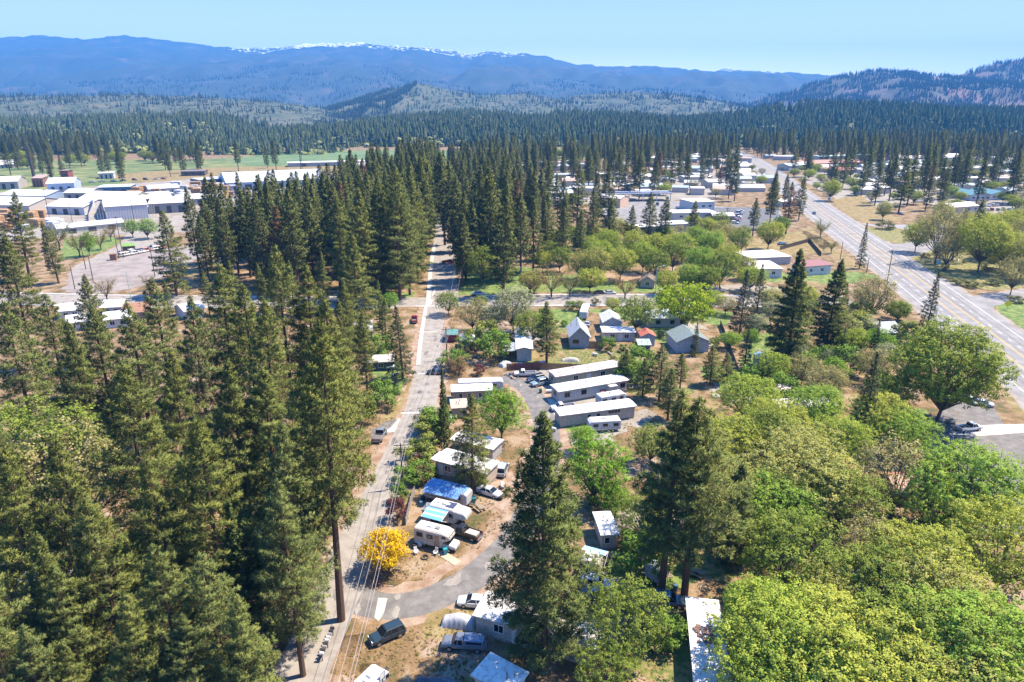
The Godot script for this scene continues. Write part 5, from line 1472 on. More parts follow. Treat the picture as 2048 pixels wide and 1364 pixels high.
# The car points along its own +x. kind: sedan, wagon (SUV), pickup, canopy, van
func make_car(kind: String, col: Color, label: String, at: Vector3, turn: float, group := "", called := "") -> Node3D:
	var names := {"sedan": "car", "wagon": "sport_utility_vehicle", "pickup": "pickup_truck", "canopy": "pickup_truck", "van": "van"}
	var cats := {"sedan": "car", "wagon": "car", "pickup": "pickup truck", "canopy": "pickup truck", "van": "van"}
	var t := thing(called if called else names[kind], label, cats[kind], at, turn, group)
	var body := car_paint(col.r, col.g, col.b)
	var dark := paint(0.03, 0.03, 0.032, 0.7)
	var bg := Geo.new()
	var cab := Geo.new()
	var roof := Geo.new()
	var w := 0.9
	var front := 2.25
	var rear := -2.25
	if kind == "sedan":
		bg.loft([[-2.3, 0.45, 0.92, 0.74], [-2.15, 0.28, 0.98, 0.86], [-1.2, 0.22, 1.0, w], [0.9, 0.22, 0.98, w], [1.9, 0.24, 0.84, 0.86], [2.3, 0.38, 0.72, 0.74]])
		cab.frustum(0.93, -1.65, 1.15, 0.82, 1.36, -0.95, 0.35, 0.63)
		roof.frustum(1.355, -1.0, 0.4, 0.645, 1.41, -0.85, 0.25, 0.56)
		for s in [-1, 1]:
			for q in [[-1.62, -0.97], [-0.3, -0.3], [1.1, 0.36]]:
				roof.tube(Vector3(q[0], 0.95, s * 0.82), 0.05, Vector3(q[1], 1.37, s * 0.64), 0.045, 4)
		wheels(t, [-1.35, 1.4], 0.8, 0.32)
	elif kind == "wagon" or kind == "van":
		var hi := 1.72 if kind == "wagon" else 1.95
		bg.loft([[-2.25, 0.5, 1.05, 0.8], [-2.1, 0.34, 1.1, 0.9], [0.9, 0.32, 1.08, w], [1.9, 0.34, 1.0, 0.88], [2.25, 0.45, 0.88, 0.78]])
		cab.frustum(1.04, -2.12, 1.0, 0.86, hi - 0.05, -1.9, 0.3, 0.72)
		roof.frustum(hi - 0.055, -1.95, 0.34, 0.74, hi + 0.03, -1.8, 0.2, 0.64)
		for s in [-1, 1]:
			for q in [[-2.08, -1.88], [-1.2, -1.15], [-0.25, -0.25], [0.95, 0.3]]:
				roof.tube(Vector3(q[0], 1.06, s * 0.87), 0.055, Vector3(q[1], hi - 0.03, s * 0.735), 0.05, 4)
			roof.tube(Vector3(-1.8, hi + 0.06, s * 0.6), 0.025, Vector3(0.1, hi + 0.06, s * 0.6), 0.025, 4)
		wheels(t, [-1.35, 1.4], 0.82, 0.38)
	else:
		front = 2.7
		rear = -2.7
		bg.loft([[0.1, 0.5, 1.12, w], [1.3, 0.48, 1.12, w], [2.45, 0.5, 1.06, 0.9], [2.7, 0.55, 0.95, 0.82]])
		bg.loft([[-2.65, 0.6, 0.72, 0.88], [0.12, 0.55, 0.74, 0.88]], 0.03)
		for s in [-1, 1]:
			bg.box(Vector3(-1.27, 0.92, s * 0.86), Vector3(2.76, 0.48, 0.09))
		bg.box(Vector3(-2.62, 0.92, 0), Vector3(0.08, 0.46, 1.64))
		bg.box(Vector3(0.1, 0.92, 0), Vector3(0.08, 0.46, 1.64))
		var bed := Geo.new()
		bed.box(Vector3(-1.25, 0.755, 0), Vector3(2.6, 0.03, 1.6))
		part(t, "bed_liner", bed, siding(0.16, 0.14, 0.13))
		cab.frustum(1.08, -0.02, 1.55, 0.84, 1.72, 0.12, 0.95, 0.7)
		roof.frustum(1.715, 0.06, 1.0, 0.72, 1.8, 0.16, 0.9, 0.62)
		for s in [-1, 1]:
			for q in [[0.02, 0.14], [0.75, 0.7], [1.5, 0.95]]:
				roof.tube(Vector3(q[0], 1.1, s * 0.84), 0.055, Vector3(q[1], 1.73, s * 0.71), 0.05, 4)
		if kind == "canopy":
			var cg := Geo.new()
			cg.frustum(1.16, -2.6, 0.02, 0.86, 1.7, -2.45, -0.02, 0.74)
			part(t, "canopy", cg, car_paint(col.r * 0.6, col.g * 0.75, col.b * 1.1))
			blocks(t, "canopy_window", [[-1.3, 1.42, 0.815, 1.9, 0.3, 0.03], [-1.3, 1.42, -0.815, 1.9, 0.3, 0.03]], glass_dark())
		wheels(t, [-1.75, 1.7], 0.82, 0.39)
	part(t, "body", bg, body)
	part(t, "window", cab, glass_dark())
	part(t, "cabin_roof", roof, body)
	var y := 0.62 if kind == "sedan" else 0.82
	blocks(t, "headlight", [[front - 0.06, y, 0.58, 0.14, 0.16, 0.34], [front - 0.06, y, -0.58, 0.14, 0.16, 0.34]], paint(0.7, 0.72, 0.74, 0.12))
	blocks(t, "taillight", [[rear + 0.02, y + 0.08, 0.68, 0.12, 0.24, 0.2], [rear + 0.02, y + 0.08, -0.68, 0.12, 0.24, 0.2]], paint(0.3, 0.01, 0.01, 0.2))
	blocks(t, "bumper", [[front + 0.02, y - 0.24, 0, 0.16, 0.18, 1.6], [rear - 0.03, y - 0.24, 0, 0.16, 0.18, 1.6]], paint(0.3, 0.3, 0.31, 0.35, 0.6) if kind != "sedan" else dark)
	blocks(t, "mirror", [[front * 0.42, 1.1 if kind == "sedan" else 1.25, 0.98, 0.12, 0.14, 0.2], [front * 0.42, 1.1 if kind == "sedan" else 1.25, -0.98, 0.12, 0.14, 0.2]], dark)
	if kind != "sedan":
		blocks(t, "grille", [[front + 0.005, y + 0.02, 0, 0.06, 0.2, 0.78]], dark)
	return t


# Rotation that points a thing's +x from one spot to another.
func facing(a: Vector3, b: Vector3) -> float:
	return atan2(-(b.z - a.z), b.x - a.x)


# A box trailer whose nose points along +x. o: l, h, w, roof, wall, stripe, hitch (fifth wheel), awning
func make_trailer(label: String, a: Vector3, b: Vector3, o: Dictionary, called := "travel_trailer", category := "trailer") -> Node3D:
	var t := thing(called, label, category, (a + b) / 2.0, facing(a, b))
	var l: float = a.distance_to(b)
	var h: float = o.get("h", 2.9)
	var w: float = o.get("w", 1.22)
	var g := Geo.new()
	g.loft([[-l / 2, 0.6, h - 0.15, w * 0.97], [-l / 2 + 0.12, 0.5, h, w], [l / 2 - 0.5, 0.5, h, w], [l / 2 - 0.02, 0.75, h - 0.35, w * 0.96]], 0.14)
	if o.get("hitch", false):
		g.loft([[l / 2 - 0.5, 1.55, h - 0.1, w * 0.98], [l / 2 + 1.3, 1.55, h - 0.25, w * 0.94], [l / 2 + 1.75, 1.75, h - 0.7, w * 0.85]], 0.16)
	part(t, "body", g, o.get("wall", siding(0.66, 0.66, 0.64)))
	var r := Geo.new()
	r.box(Vector3(-0.15, h + 0.015, 0), Vector3(l - 0.7, 0.03, w * 2 - 0.4))
	var ro := part(t, "roof", r, o.get("roof", roofing(0.72, 0.72, 0.7)))
	for q in [[-l * 0.25, 0.2], [l * 0.12, -0.3]]:
		var v := Geo.new()
		v.frustum(h + 0.03, q[0] - 0.3, q[0] + 0.3, 0.3, h + 0.2, q[0] - 0.22, q[0] + 0.22, 0.22)
		part(ro, "roof_vent", v, paint(0.5, 0.5, 0.5))
	var ac := Geo.new()
	ac.frustum(h + 0.03, -0.5, 0.5, 0.4, h + 0.32, -0.4, 0.3, 0.34)
	part(ro, "air_conditioner", ac, paint(0.6, 0.6, 0.58))
	var st: Material = o.get("stripe", paint(0.2, 0.13, 0.1))
	blocks(t, "stripe", [[-0.2, h * 0.42, w * 1.0 + 0.012, l - 0.9, 0.1, 0.02], [-0.2, h * 0.52, w * 1.0 + 0.012, l - 0.9, 0.06, 0.02], [-0.2, h * 0.42, -w - 0.012, l - 0.9, 0.1, 0.02]], st)
	for u in [-0.34, 0.0, 0.3]:
		window(t, Vector3(u * l, h * 0.66, w * 0.99), Vector3(0, 0, 1), 0.9, 0.55, paint(0.1, 0.1, 0.1))
		window(t, Vector3(u * l, h * 0.66, -w * 0.99), Vector3(0, 0, -1), 0.9, 0.55, paint(0.1, 0.1, 0.1))
	window(t, Vector3(0.16 * l, 1.45, w * 0.995), Vector3(0, 0, 1), 0.7, 1.7, paint(0.6, 0.6, 0.58), "door")
	window(t, Vector3(l / 2 - 0.1, h * 0.6, 0), Vector3(1, 0, 0), 1.4, 0.5, paint(0.1, 0.1, 0.1))
	wheels(t, [-l * 0.12, -l * 0.12 - 0.85], w - 0.12, 0.36)
	var j := Geo.new()
	j.box(Vector3(l / 2 + 0.4, 0.5, 0), Vector3(1.1, 0.1, 0.5))
	j.tube(Vector3(l / 2 + 0.8, 0, 0), 0.05, Vector3(l / 2 + 0.8, 0.8, 0), 0.05, 5)
	part(t, "tongue", j, paint(0.05, 0.05, 0.05))
	return t


func awning(t: Node3D, x0: float, x1: float, z: float, reach: float, y: float, a: Material, b: Material) -> void:
	var g := Geo.new()
	var g2 := Geo.new()
	var n := 7
	for i in n:
		var u0 := float(i) / n
		var u1 := float(i + 1) / n
		var k := g if i % 3 != 1 else g2
		k.hexa([Vector3(x0, y - u0 * 0.5, z + reach * u0), Vector3(x1, y - u0 * 0.5, z + reach * u0), Vector3(x1, y - u1 * 0.5, z + reach * u1), Vector3(x0, y - u1 * 0.5, z + reach * u1), Vector3(x0, y - u0 * 0.5 + 0.03, z + reach * u0), Vector3(x1, y - u0 * 0.5 + 0.03, z + reach * u0), Vector3(x1, y - u1 * 0.5 + 0.03, z + reach * u1), Vector3(x0, y - u1 * 0.5 + 0.03, z + reach * u1)])
	var o := part(t, "awning", g, a)
	part(o, "awning_stripe", g2, b)
	var p := Geo.new()
	for x in [x0, x1]:
		p.tube(Vector3(x, 0.7, z), 0.035, Vector3(x, y - 0.5, z + reach), 0.035, 4)
		p.tube(Vector3(x, y, z), 0.035, Vector3(x, y - 0.48, z + reach), 0.035, 4)
	part(o, "awning_arm", p, paint(0.7, 0.7, 0.7))


func make_motorhome() -> void:
	var a := Vector3(-13.8, 0, -88.6)
	var b := Vector3(-8.8, 0, -86.6)
	var t := thing("motorhome", "white motorhome with a cab-over bunk parked by the lawn chairs", "motorhome", (a + b) / 2.0, facing(a, b))
	var wall := siding(0.6, 0.57, 0.52)
	var g := Geo.new()
	g.loft([[-3.3, 0.7, 2.95, 1.15], [-3.15, 0.5, 3.08, 1.18], [1.3, 0.5, 3.08, 1.18], [1.6, 1.6, 3.05, 1.16], [2.35, 1.95, 2.85, 1.1], [2.6, 2.1, 2.5, 0.95]], 0.16)
	part(t, "body", g, wall)
	var c := Geo.new()
	c.loft([[1.25, 0.5, 1.3, 1.0], [2.2, 0.5, 1.28, 0.98], [3.2, 0.55, 1.15, 0.92], [3.4, 0.6, 1.0, 0.82]], 0.12)
	part(t, "hood", c, siding(0.62, 0.62, 0.6))
	var w := Geo.new()
	w.frustum(1.27, 1.3, 2.45, 0.96, 1.98, 1.3, 1.95, 0.9)
	part(t, "windshield", w, glass_dark())
	var r := Geo.new()
	r.box(Vector3(-1.0, 3.1, 0), Vector3(4.2, 0.03, 1.9))
	var ro := part(t, "roof", r, roofing(0.7, 0.7, 0.69))
	var v := Geo.new()
	v.box(Vector3(0.2, 3.2, 0.1), Vector3(0.7, 0.18, 0.6))
	part(ro, "roof_vent", v, paint(0.2, 0.2, 0.2))
	var v2 := Geo.new()
	v2.frustum(3.1, -1.6, -0.6, 0.4, 3.35, -1.5, -0.8, 0.34)
	part(ro, "air_conditioner", v2, paint(0.6, 0.6, 0.58))
	for x in [-2.3, -0.6]:
		window(t, Vector3(x, 2.1, 1.18), Vector3(0, 0, 1), 0.9, 0.6, paint(0.12, 0.1, 0.08))
	window(t, Vector3(0.55, 1.6, 1.18), Vector3(0, 0, 1), 0.65, 1.75, paint(0.35, 0.25, 0.18), "door")
	window(t, Vector3(1.75, 2.5, 1.15), Vector3(0, 0, 1), 0.5, 0.35, paint(0.12, 0.1, 0.08))
	for s in [-0.5, 0.5]:
		window(t, Vector3(2.52, 2.55, s), Vector3(1, 0, 0), 0.6, 0.3, paint(0.12, 0.1, 0.08))
	blocks(t, "stripe", [[-1.0, 1.35, 1.19, 4.4, 0.12, 0.02], [-1.0, 1.35, -1.19, 4.4, 0.12, 0.02]], paint(0.36, 0.26, 0.17))
	blocks(t, "bumper", [[3.42, 0.55, 0, 0.16, 0.2, 1.7], [-3.35, 0.55, 0, 0.14, 0.2, 2.0]], paint(0.35, 0.35, 0.36, 0.3, 0.7))
	blocks(t, "headlight", [[3.38, 0.86, 0.6, 0.08, 0.18, 0.3], [3.38, 0.86, -0.6, 0.08, 0.18, 0.3]], paint(0.7, 0.7, 0.7, 0.12))
	wheels(t, [-1.7, 2.4], 0.98, 0.38)


func build_vehicles() -> void:
	make_motorhome()
	var blue_tarp := patchy("tarp", [[0.25, 0.05, 0.14, 0.36], [0.5, 0.12, 0.28, 0.55], [0.8, 0.3, 0.46, 0.66]], 3.0, 1.0, 0.5, 0.02, 0.25)
	var t := make_trailer("trailer roofed with a wrinkled blue tarpaulin, white nose out", Vector3(-14.3, 0, -101.3), Vector3(-7.0, 0, -98.3), {"h": 2.8, "roof": blue_tarp, "wall": siding(0.5, 0.5, 0.53)})
	var tarp := Geo.new()
	var r := rng_of(4)
	for i in 9:
		for k in 6:
			var x := -3.6 + i * 0.72
			var z := -1.2 + k * 0.6
			var y0 := 2.95 - maxf(0.0, z - 0.9) * 0.45
			var y1 := 2.95 - maxf(0.0, z - 0.3) * 0.45
			tarp.poly([Vector3(x, y0 + r.randf() * 0.09, z), Vector3(x + 0.72, y0 + r.randf() * 0.09, z), Vector3(x + 0.72, y1 + r.randf() * 0.09, z + 0.6), Vector3(x, y1 + r.randf() * 0.09, z + 0.6)], Vector3.UP)
	part(t, "tarpaulin", tarp, blue_tarp)
	t = make_trailer("fifth-wheel trailer with its blue striped awning stretched out", Vector3(-12.8, 0, -95.1), Vector3(-8.4, 0, -93.2), {"h": 3.0, "hitch": true, "wall": siding(0.6, 0.58, 0.55)}, "fifth_wheel_trailer")
	awning(t, -2.4, 1.2, 1.25, 2.3, 2.75, paint(0.12, 0.34, 0.55), paint(0.45, 0.62, 0.75))
	var pan := Geo.new()
	pan.box(Vector3(1.1, 3.1, 0), Vector3(1.5, 0.05, 1.5), Color.WHITE, Basis(Vector3.BACK, 0.05))
	part(t, "solar_panel", pan, paint(0.06, 0.07, 0.12, 0.2))
	make_trailer("long white travel trailer with brown stripes along the lane", Vector3(-12.5, 0, -145.4), Vector3(-2.1, 0, -146.5), {"h": 3.1, "wall": siding(0.58, 0.56, 0.54), "w": 1.25})
	make_trailer("small white travel trailer between two trailer homes", Vector3(19.0, 0, -138.1), Vector3(25.0, 0, -140.6), {"h": 2.6, "wall": siding(0.58, 0.6, 0.63), "stripe": paint(0.2, 0.25, 0.3)})
	make_trailer("white travel trailer half under the vivid green maple", Vector3(22.0, 0, -126.8), Vector3(15.5, 0, -125.9), {"h": 2.6, "wall": siding(0.6, 0.62, 0.64), "stripe": paint(0.3, 0.3, 0.32)})
	make_trailer("white travel trailer parked at the cross street", Vector3(22.0, 0, -202.1), Vector3(23.9, 0, -211.9), {"h": 2.7})
	t = make_trailer("cream camper under a blue awning right of the broad pine", Vector3(10.1, 0, -81.7), Vector3(12.5, 0, -80.6), {"h": 2.7, "wall": siding(0.58, 0.55, 0.5)})
	awning(t, -2.0, 1.5, -1.22, -1.8, 2.5, paint(0.2, 0.42, 0.65), paint(0.4, 0.58, 0.72))
	make_trailer("pop-up camper with a scuffed white roof beside the mailboxes", Vector3(-17.0, 0, -59.5), Vector3(-15.1, 0, -62.5), {"h": 1.6, "roof": roofing(0.72, 0.71, 0.68)})
	make_trailer("blue-grey trailer in the shade behind the long white trailer", Vector3(19.3, 0, -79.0), Vector3(21.3, 0, -80.6), {"h": 2.5, "wall": siding(0.4, 0.46, 0.5)})

	var near := [
		["wagon", Color(0.022, 0.04, 0.05), "dark green sport utility vehicle parked on the dirt by the lane's mouth", Vector3(-14.3, 0, -69.4), Vector3(-16.9, 0, -67.7)],
		["canopy", Color(0.16, 0.17, 0.19), "grey pickup with a blue canopy behind the covered car", Vector3(-3.4, 0, -66.7), Vector3(-8.3, 0, -67.2)],
		["sedan", Color(0.62, 0.62, 0.6), "white sedan beside the lane in front of the tan trailer home", Vector3(-3.3, 0, -74.3), Vector3(-6.6, 0, -74.7)],
		["pickup", Color(0.02, 0.02, 0.024), "black pickup loaded with a mattress beside the motorhome", Vector3(-5.3, 0, -88.9), Vector3(-9.1, 0, -91.0)],
		["pickup", Color(0.2, 0.21, 0.23), "silver pickup parked on the asphalt yard left of the street", Vector3(-26.7, 0, -119.8), Vector3(-26.2, 0, -125.9)],
		["sedan", Color(0.03, 0.04, 0.06), "dark sedan stopped across the street's edge", Vector3(-17.1, 0, -157.2), Vector3(-20.6, 0, -157.2)],
		["pickup", Color(0.66, 0.66, 0.65), "white pickup beside the red-brown fence", Vector3(5.9, 0, -155.8), Vector3(0.5, 0, -155.8)],
		["wagon", Color(0.03, 0.035, 0.05), "dark blue wagon between the white pickup and the blue-grey one", Vector3(8.0, 0, -153.9), Vector3(3.4, 0, -151.4)],
		["wagon", Color(0.22, 0.3, 0.36), "blue-grey sport utility vehicle beside the cream trailer home", Vector3(8.6, 0, -151.4), Vector3(4.5, 0, -148.9)],
		["pickup", Color(0.66, 0.66, 0.65), "white pickup in front of the weathered trailer home", Vector3(13.6, 0, -136.6), Vector3(8.7, 0, -135.5)],
		["pickup", Color(0.4, 0.015, 0.02), "red pickup on the left verge of the street", Vector3(-29.4, 0, -196.0), Vector3(-30.7, 0, -205.3)],
		["pickup", Color(0.42, 0.012, 0.02), "red truck parked under the pines of the far street", Vector3(-29.0, 0, -281.9), Vector3(-24.4, 0, -281.9)],
		["sedan", Color(0.42, 0.43, 0.45), "silver car parked beside the park lawn", Vector3(32.4, 0, -232.9), Vector3(36.3, 0, -232.9)],
		["sedan", Color(0.03, 0.03, 0.035), "black car parked behind the silver one by the park", Vector3(30.0, 0, -232.9), Vector3(32.4, 0, -232.9)],
		["sedan", Color(0.4, 0.41, 0.45), "pale car in the tree shade at the crossing", Vector3(-13.7, 0, -231.6), Vector3(-9.5, 0, -231.6)],
		["pickup", Color(0.6, 0.6, 0.6), "white pickup below the huge maple", Vector3(90.8, 0, -125.4), Vector3(96.1, 0, -126.8)],
		["sedan", Color(0.55, 0.57, 0.58), "pale green sedan at the corner of the highway parking area", Vector3(103.2, 0, -139.2), Vector3(105.2, 0, -138.1)],
		["sedan", Color(0.6, 0.6, 0.6), "white sedan half behind the huge maple", Vector3(102.4, 0, -141.4), Vector3(103.0, 0, -139.2)],
		["sedan", Color(0.02, 0.04, 0.1), "dark blue car under the huge maple", Vector3(83.7, 0, -126.8), Vector3(86.1, 0, -125.9)],
		["sedan", Color(0.06, 0.12, 0.24), "blue car in the pine's shade right of the lane", Vector3(10.7, 0, -76.3), Vector3(12.7, 0, -75.7)],
		["wagon", Color(0.25, 0.32, 0.42), "steel blue wagon behind the blue car in the pine's shade", Vector3(10.7, 0, -78.3), Vector3(12.6, 0, -77.9)],
		["wagon", Color(0.06, 0.1, 0.13), "dark teal vehicle beside the wooden gate", Vector3(19.8, 0, -74.9), Vector3(21.9, 0, -74.5)],
		["van", Color(0.4, 0.44, 0.47), "pale van parked behind the pine beside the lane", Vector3(-2.1, 0, -107.4), Vector3(-1.3, 0, -111.0)],
		["sedan", Color(0.5, 0.53, 0.56), "pale car near the blue-tarped trailer's nose", Vector3(-4.8, 0, -102.4), Vector3(-2.9, 0, -101.3)],
		["sedan", Color(0.35, 0.37, 0.4), "grey car under trees by the weathered gabled house", Vector3(22.1, 0, -194.1), Vector3(23.5, 0, -199.0)],
		["pickup", Color(0.66, 0.66, 0.65), "white pickup beside the carport in the fenced yard", Vector3(-33.3, 0, -160.6), Vector3(-30.8, 0, -160.6)],
		["sedan", Color(0.4, 0.44, 0.5), "pale blue car in the green house's drive", Vector3(51.2, 0, -188.4), Vector3(53.7, 0, -190.3)],
		["van", Color(0.5, 0.52, 0.55), "silver van travelling on the highway", Vector3(223.3, 0, -591.4), Vector3(218.9, 0, -572.5)],
		["sedan", Color(0.05, 0.07, 0.12), "dark car travelling on the highway beside the pines", Vector3(186.9, 0, -428.1), Vector3(182.6, 0, -411.9)],
		["pickup", Color(0.55, 0.55, 0.55), "white pickup at the roadside left of the highway", Vector3(200.0, 0, -490.3), Vector3(191.0, 0, -474.5)],
		["sedan", Color(0.12, 0.14, 0.2), "dark blue van parked on the roadside grass", Vector3(235.8, 0, -419.9), Vector3(236.9, 0, -415.8)],
		["sedan", Color(0.06, 0.16, 0.28), "blue car parked by the roadside oak left of the highway", Vector3(127.1, 0, -322.1), Vector3(130.5, 0, -323.3)]]
	for q in near:
		make_car(q[0], q[1], q[2], (q[3] + q[4]) / 2.0, facing(q[3], q[4]))
	# load on the black pickup
	var mg := Geo.new()
	mg.box(Vector3(0, 0.14, 0), Vector3(1.9, 0.26, 1.2))
	single("mattress", "pale mattress lying in the black pickup's bed", "mattress", mg, siding(0.5, 0.45, 0.4), (Vector3(-5.3, 0, -88.9) + Vector3(-9.1, 0, -91.0)) / 2.0 + Vector3(1.15, 0.78, 0.5), facing(Vector3(-5.3, 0, -88.9), Vector3(-9.1, 0, -91.0)))
	# cars in rows far off
	var tones := [Color(0.6, 0.6, 0.6), Color(0.45, 0.46, 0.48), Color(0.05, 0.05, 0.06), Color(0.12, 0.14, 0.18), Color(0.62, 0.62, 0.62), Color(0.3, 0.05, 0.05)]
	var rows := [
		["car parked in the row by the mill's bus shelter", "cars parked by the mill gate", Vector3(-171.5, 0, -294.9), Vector3(-162.5, 0, -312.5), 12, 0.9],
		["car parked in the second row by the mill's bus shelter", "cars parked behind the mill gate row", Vector3(-172.0, 0, -299.1), Vector3(-165.7, 0, -317.2), 9, 0.9],
		["car in the town car park's row", "cars in the town car park", Vector3(125.4, 0, -384.4), Vector3(142.0, 0, -428.1), 8, 0.0],
		["car parked before the solar carport", "cars before the solar carport", Vector3(92.9, 0, -464.5), Vector3(111.5, 0, -441.1), 5, 1.5],
		["vehicle stored on the lot below the teal-roofed blocks", "vehicles on the storage lot", Vector3(299.5, 0, -447.9), Vector3(344.7, 0, -464.5), 14, 1.2],
		["vehicle stored on the second row of the storage lot", "vehicles on the second storage row", Vector3(282.2, 0, -428.1), Vector3(328.2, 0, -441.1), 12, 1.2],
		["car in the yard rows right of the highway", "cars in the yard right of the highway", Vector3(488.0, 0, -886.5), Vector3(585.6, 0, -922.1), 16, 0.6],
		["car parked along the far town street", "cars along the far town street", Vector3(65.8, 0, -587.6), Vector3(180.8, 0, -637.6), 16, 0.2],
		["truck standing in the mill yard", "trucks in the mill yard", Vector3(-369.2, 0, -595.4), Vector3(-312.6, 0, -628.7), 9, 0.1],
		["car parked behind the red-roofed store", "cars behind the red-roofed store", Vector3(289.2, 0, -656.2), Vector3(336.3, 0, -696.7), 8, 0.4]]
	r = rng_of(15)
	for q in rows:
		for i in int(q[4]):
			var p: Vector3 = q[2].lerp(q[3], (i + r.randf_range(-0.15, 0.15)) / (q[4] - 1))
			make_car(["sedan", "wagon", "pickup", "sedan", "van"][r.randi() % 5], tones[r.randi() % 6], q[0], p, float(q[5]) + r.randf_range(-0.1, 0.1), q[1], "parked_car")
	# a car under a silver cover, and a boat under dark sheeting
	cover_mesh("covered_car", "car under a wrinkled silver cover beside the tan trailer", "covered car", Vector3(-4.7, 0, -70.6), Vector3(-9.0, 0, -71.3), 4.4, 1.5, 1.0, patchy("silver", [[0.25, 0.36, 0.37, 0.39], [0.7, 0.55, 0.56, 0.58]], 2.0, 0.8, 0.4, 0.02, 0.2), 5)
	cover_mesh("covered_boat", "boat under dark blue sheeting at the edge of the dirt lot", "boat", Vector3(-5.0, 0, -59.7), Vector3(-11.4, 0, -61.1), 6.6, 1.5, 1.2, patchy("darksheet", [[0.25, 0.02, 0.025, 0.04], [0.55, 0.06, 0.08, 0.12], [0.8, 0.3, 0.34, 0.4]], 2.4, 0.9, 0.35, 0.02, 0.3), 6)
	cover_mesh("covered_boat", "small boat under a pale cover in the weedy back yard", "boat", Vector3(16.7, 0, -166.3), Vector3(13.5, 0, -166.3), 4.6, 1.0, 0.9, siding(0.4, 0.4, 0.38), 7)
	cover_mesh("tarp_heap", "heap of belongings under a white tarpaulin by the porch house", "heap", Vector3(-2.8, 0, -162.0), Vector3(-0.8, 0, -164.1), 3.4, 1.3, 1.1, siding(0.55, 0.56, 0.57), 9)
	cover_mesh("tarp_heap", "low heap under a pale tarpaulin in front of the porch house", "heap", Vector3(1.3, 0, -162.7), Vector3(3.3, 0, -162.7), 2.6, 0.9, 0.9, siding(0.58, 0.57, 0.54), 10)


func cover_mesh(called: String, label: String, category: String, a: Vector3, b: Vector3, l: float, h: float, w: float, m: Material, s: int) -> void:
	var r := rng_of(s)
	var st := SurfaceTool.new()
	st.begin(Mesh.PRIMITIVE_TRIANGLES)
	st.set_smooth_group(0)
	var nx := 22
	var nz := 14
	var grid := []
	for i in nx + 1:
		var u := float(i) / nx * 2.0 - 1.0
		var row := []
		var top := h * (0.62 + 0.38 * clampf(1.35 - absf(u + 0.1) * 1.6, 0.0, 1.0)) * clampf((1.0 - absf(u)) * 9.0, 0.0, 1.0)
		for k in nz + 1:
			var v := float(k) / nz * 2.0 - 1.0
			var y := top * (1.0 - pow(absf(v), 4.0)) if absf(v) < 1.0 else 0.0
			row.append(Vector3(u * l / 2, maxf(0.02, y + r.randf_range(-0.035, 0.035)), v * w * (1.0 + 0.04 * sin(u * 21.0))))
		grid.append(row)
	for i in nx:
		for k in nz:
			for q in [[i, k], [i + 1, k + 1], [i + 1, k], [i, k], [i, k + 1], [i + 1, k + 1]]:
				st.add_vertex(grid[q[0]][q[1]])
	st.index()
	st.generate_normals()
	var o := MeshInstance3D.new()
	o.name = numbered(called)
	o.mesh = st.commit()
	o.material_override = m
	add_child(o)
	o.position = (a + b) / 2.0
	o.rotation.y = facing(a, b)
	o.set_meta("label", label)
	o.set_meta("category", category)


# ---- poles, wires, fences and small things ----

func pole(label: String, at: Vector3, h: float, arms: Array, turn := 0.0, group := "", called := "utility_pole") -> Node3D:
	var t := thing(called, label, "utility pole", at, turn, group)
	var wood := siding(0.12, 0.085, 0.06)
	var g := Geo.new()
	g.tube(Vector3.ZERO, 0.17, Vector3(0, h, 0), 0.11, 8, Color.WHITE, true)
	part(t, "post", g, wood)
	for y in arms:
		var a := Geo.new()
		a.box(Vector3(0, h - y, 0.14), Vector3(2.5, 0.12, 0.1))
		for s in [-1, 1]:
			a.tube(Vector3(s * 0.8, h - y, 0.14), 0.025, Vector3(0, h - y - 0.7, 0.14), 0.025, 4)
		var o := part(t, "crossarm", a, wood)
		var k := Geo.new()
		for x in [-1.15, -0.55, 0.55, 1.15]:
			k.tube(Vector3(x, h - y + 0.06, 0.14), 0.05, Vector3(x, h - y + 0.22, 0.14), 0.035, 6, Color.WHITE, true)
		part(o, "insulator", k, paint(0.3, 0.33, 0.33, 0.2))
	return t


func wire(a: Vector3, b: Vector3, sag: float, label: String, group: String, r := 0.02) -> void:
	var g := Geo.new()
	var p := []
	for i in 15:
		var s := i / 14.0
		p.append((b - a) * s - Vector3.UP * sag * 4.0 * s * (1.0 - s))
	g.path(p, r, r, 4)
	single("power_line", label, "power line", g, paint(0.35, 0.35, 0.36, 0.4), a, 0.0, group)


func fence(label: String, pts: Array, h: float, m: Material, lean := 0.03) -> void:
	var line := vec2s(pts)
	var t := thing("wooden_fence", label, "fence", Vector3(line[0].x, 0, line[0].y))
	var r := rng_of(int(line[0].x * 10))
	for i in line.size() - 1:
		var d := line[i + 1] - line[i]
		var n := maxi(1, int(round(d.length() / 2.4)))
		for k in n:
			var a := line[i] + d * (float(k) / n) - line[0]
			var b := line[i] + d * (float(k + 1) / n) - line[0]
			var basis := Basis(Vector3.UP, -d.angle())
			var g := Geo.new()
			var w := a.distance_to(b)
			var q := int(w / 0.16)
			for j in q:
				var e := a.lerp(b, (j + 0.5) / q)
				g.box(Vector3(e.x, h / 2 + r.randf_range(-0.05, 0.04), e.y) + basis * Vector3(0, 0, r.randf_range(-0.015, 0.015)), Vector3(w / q - 0.015, h + r.randf_range(-0.04, 0.06), 0.025), Color.WHITE, basis)
			part(t, "panel", g, m)
			var p := Geo.new()
			p.box(Vector3(a.x, h / 2, a.y) + basis * Vector3(0, 0, -0.07), Vector3(0.1, h + 0.1, 0.1), Color.WHITE, basis)
			part(t, "post", p, m)


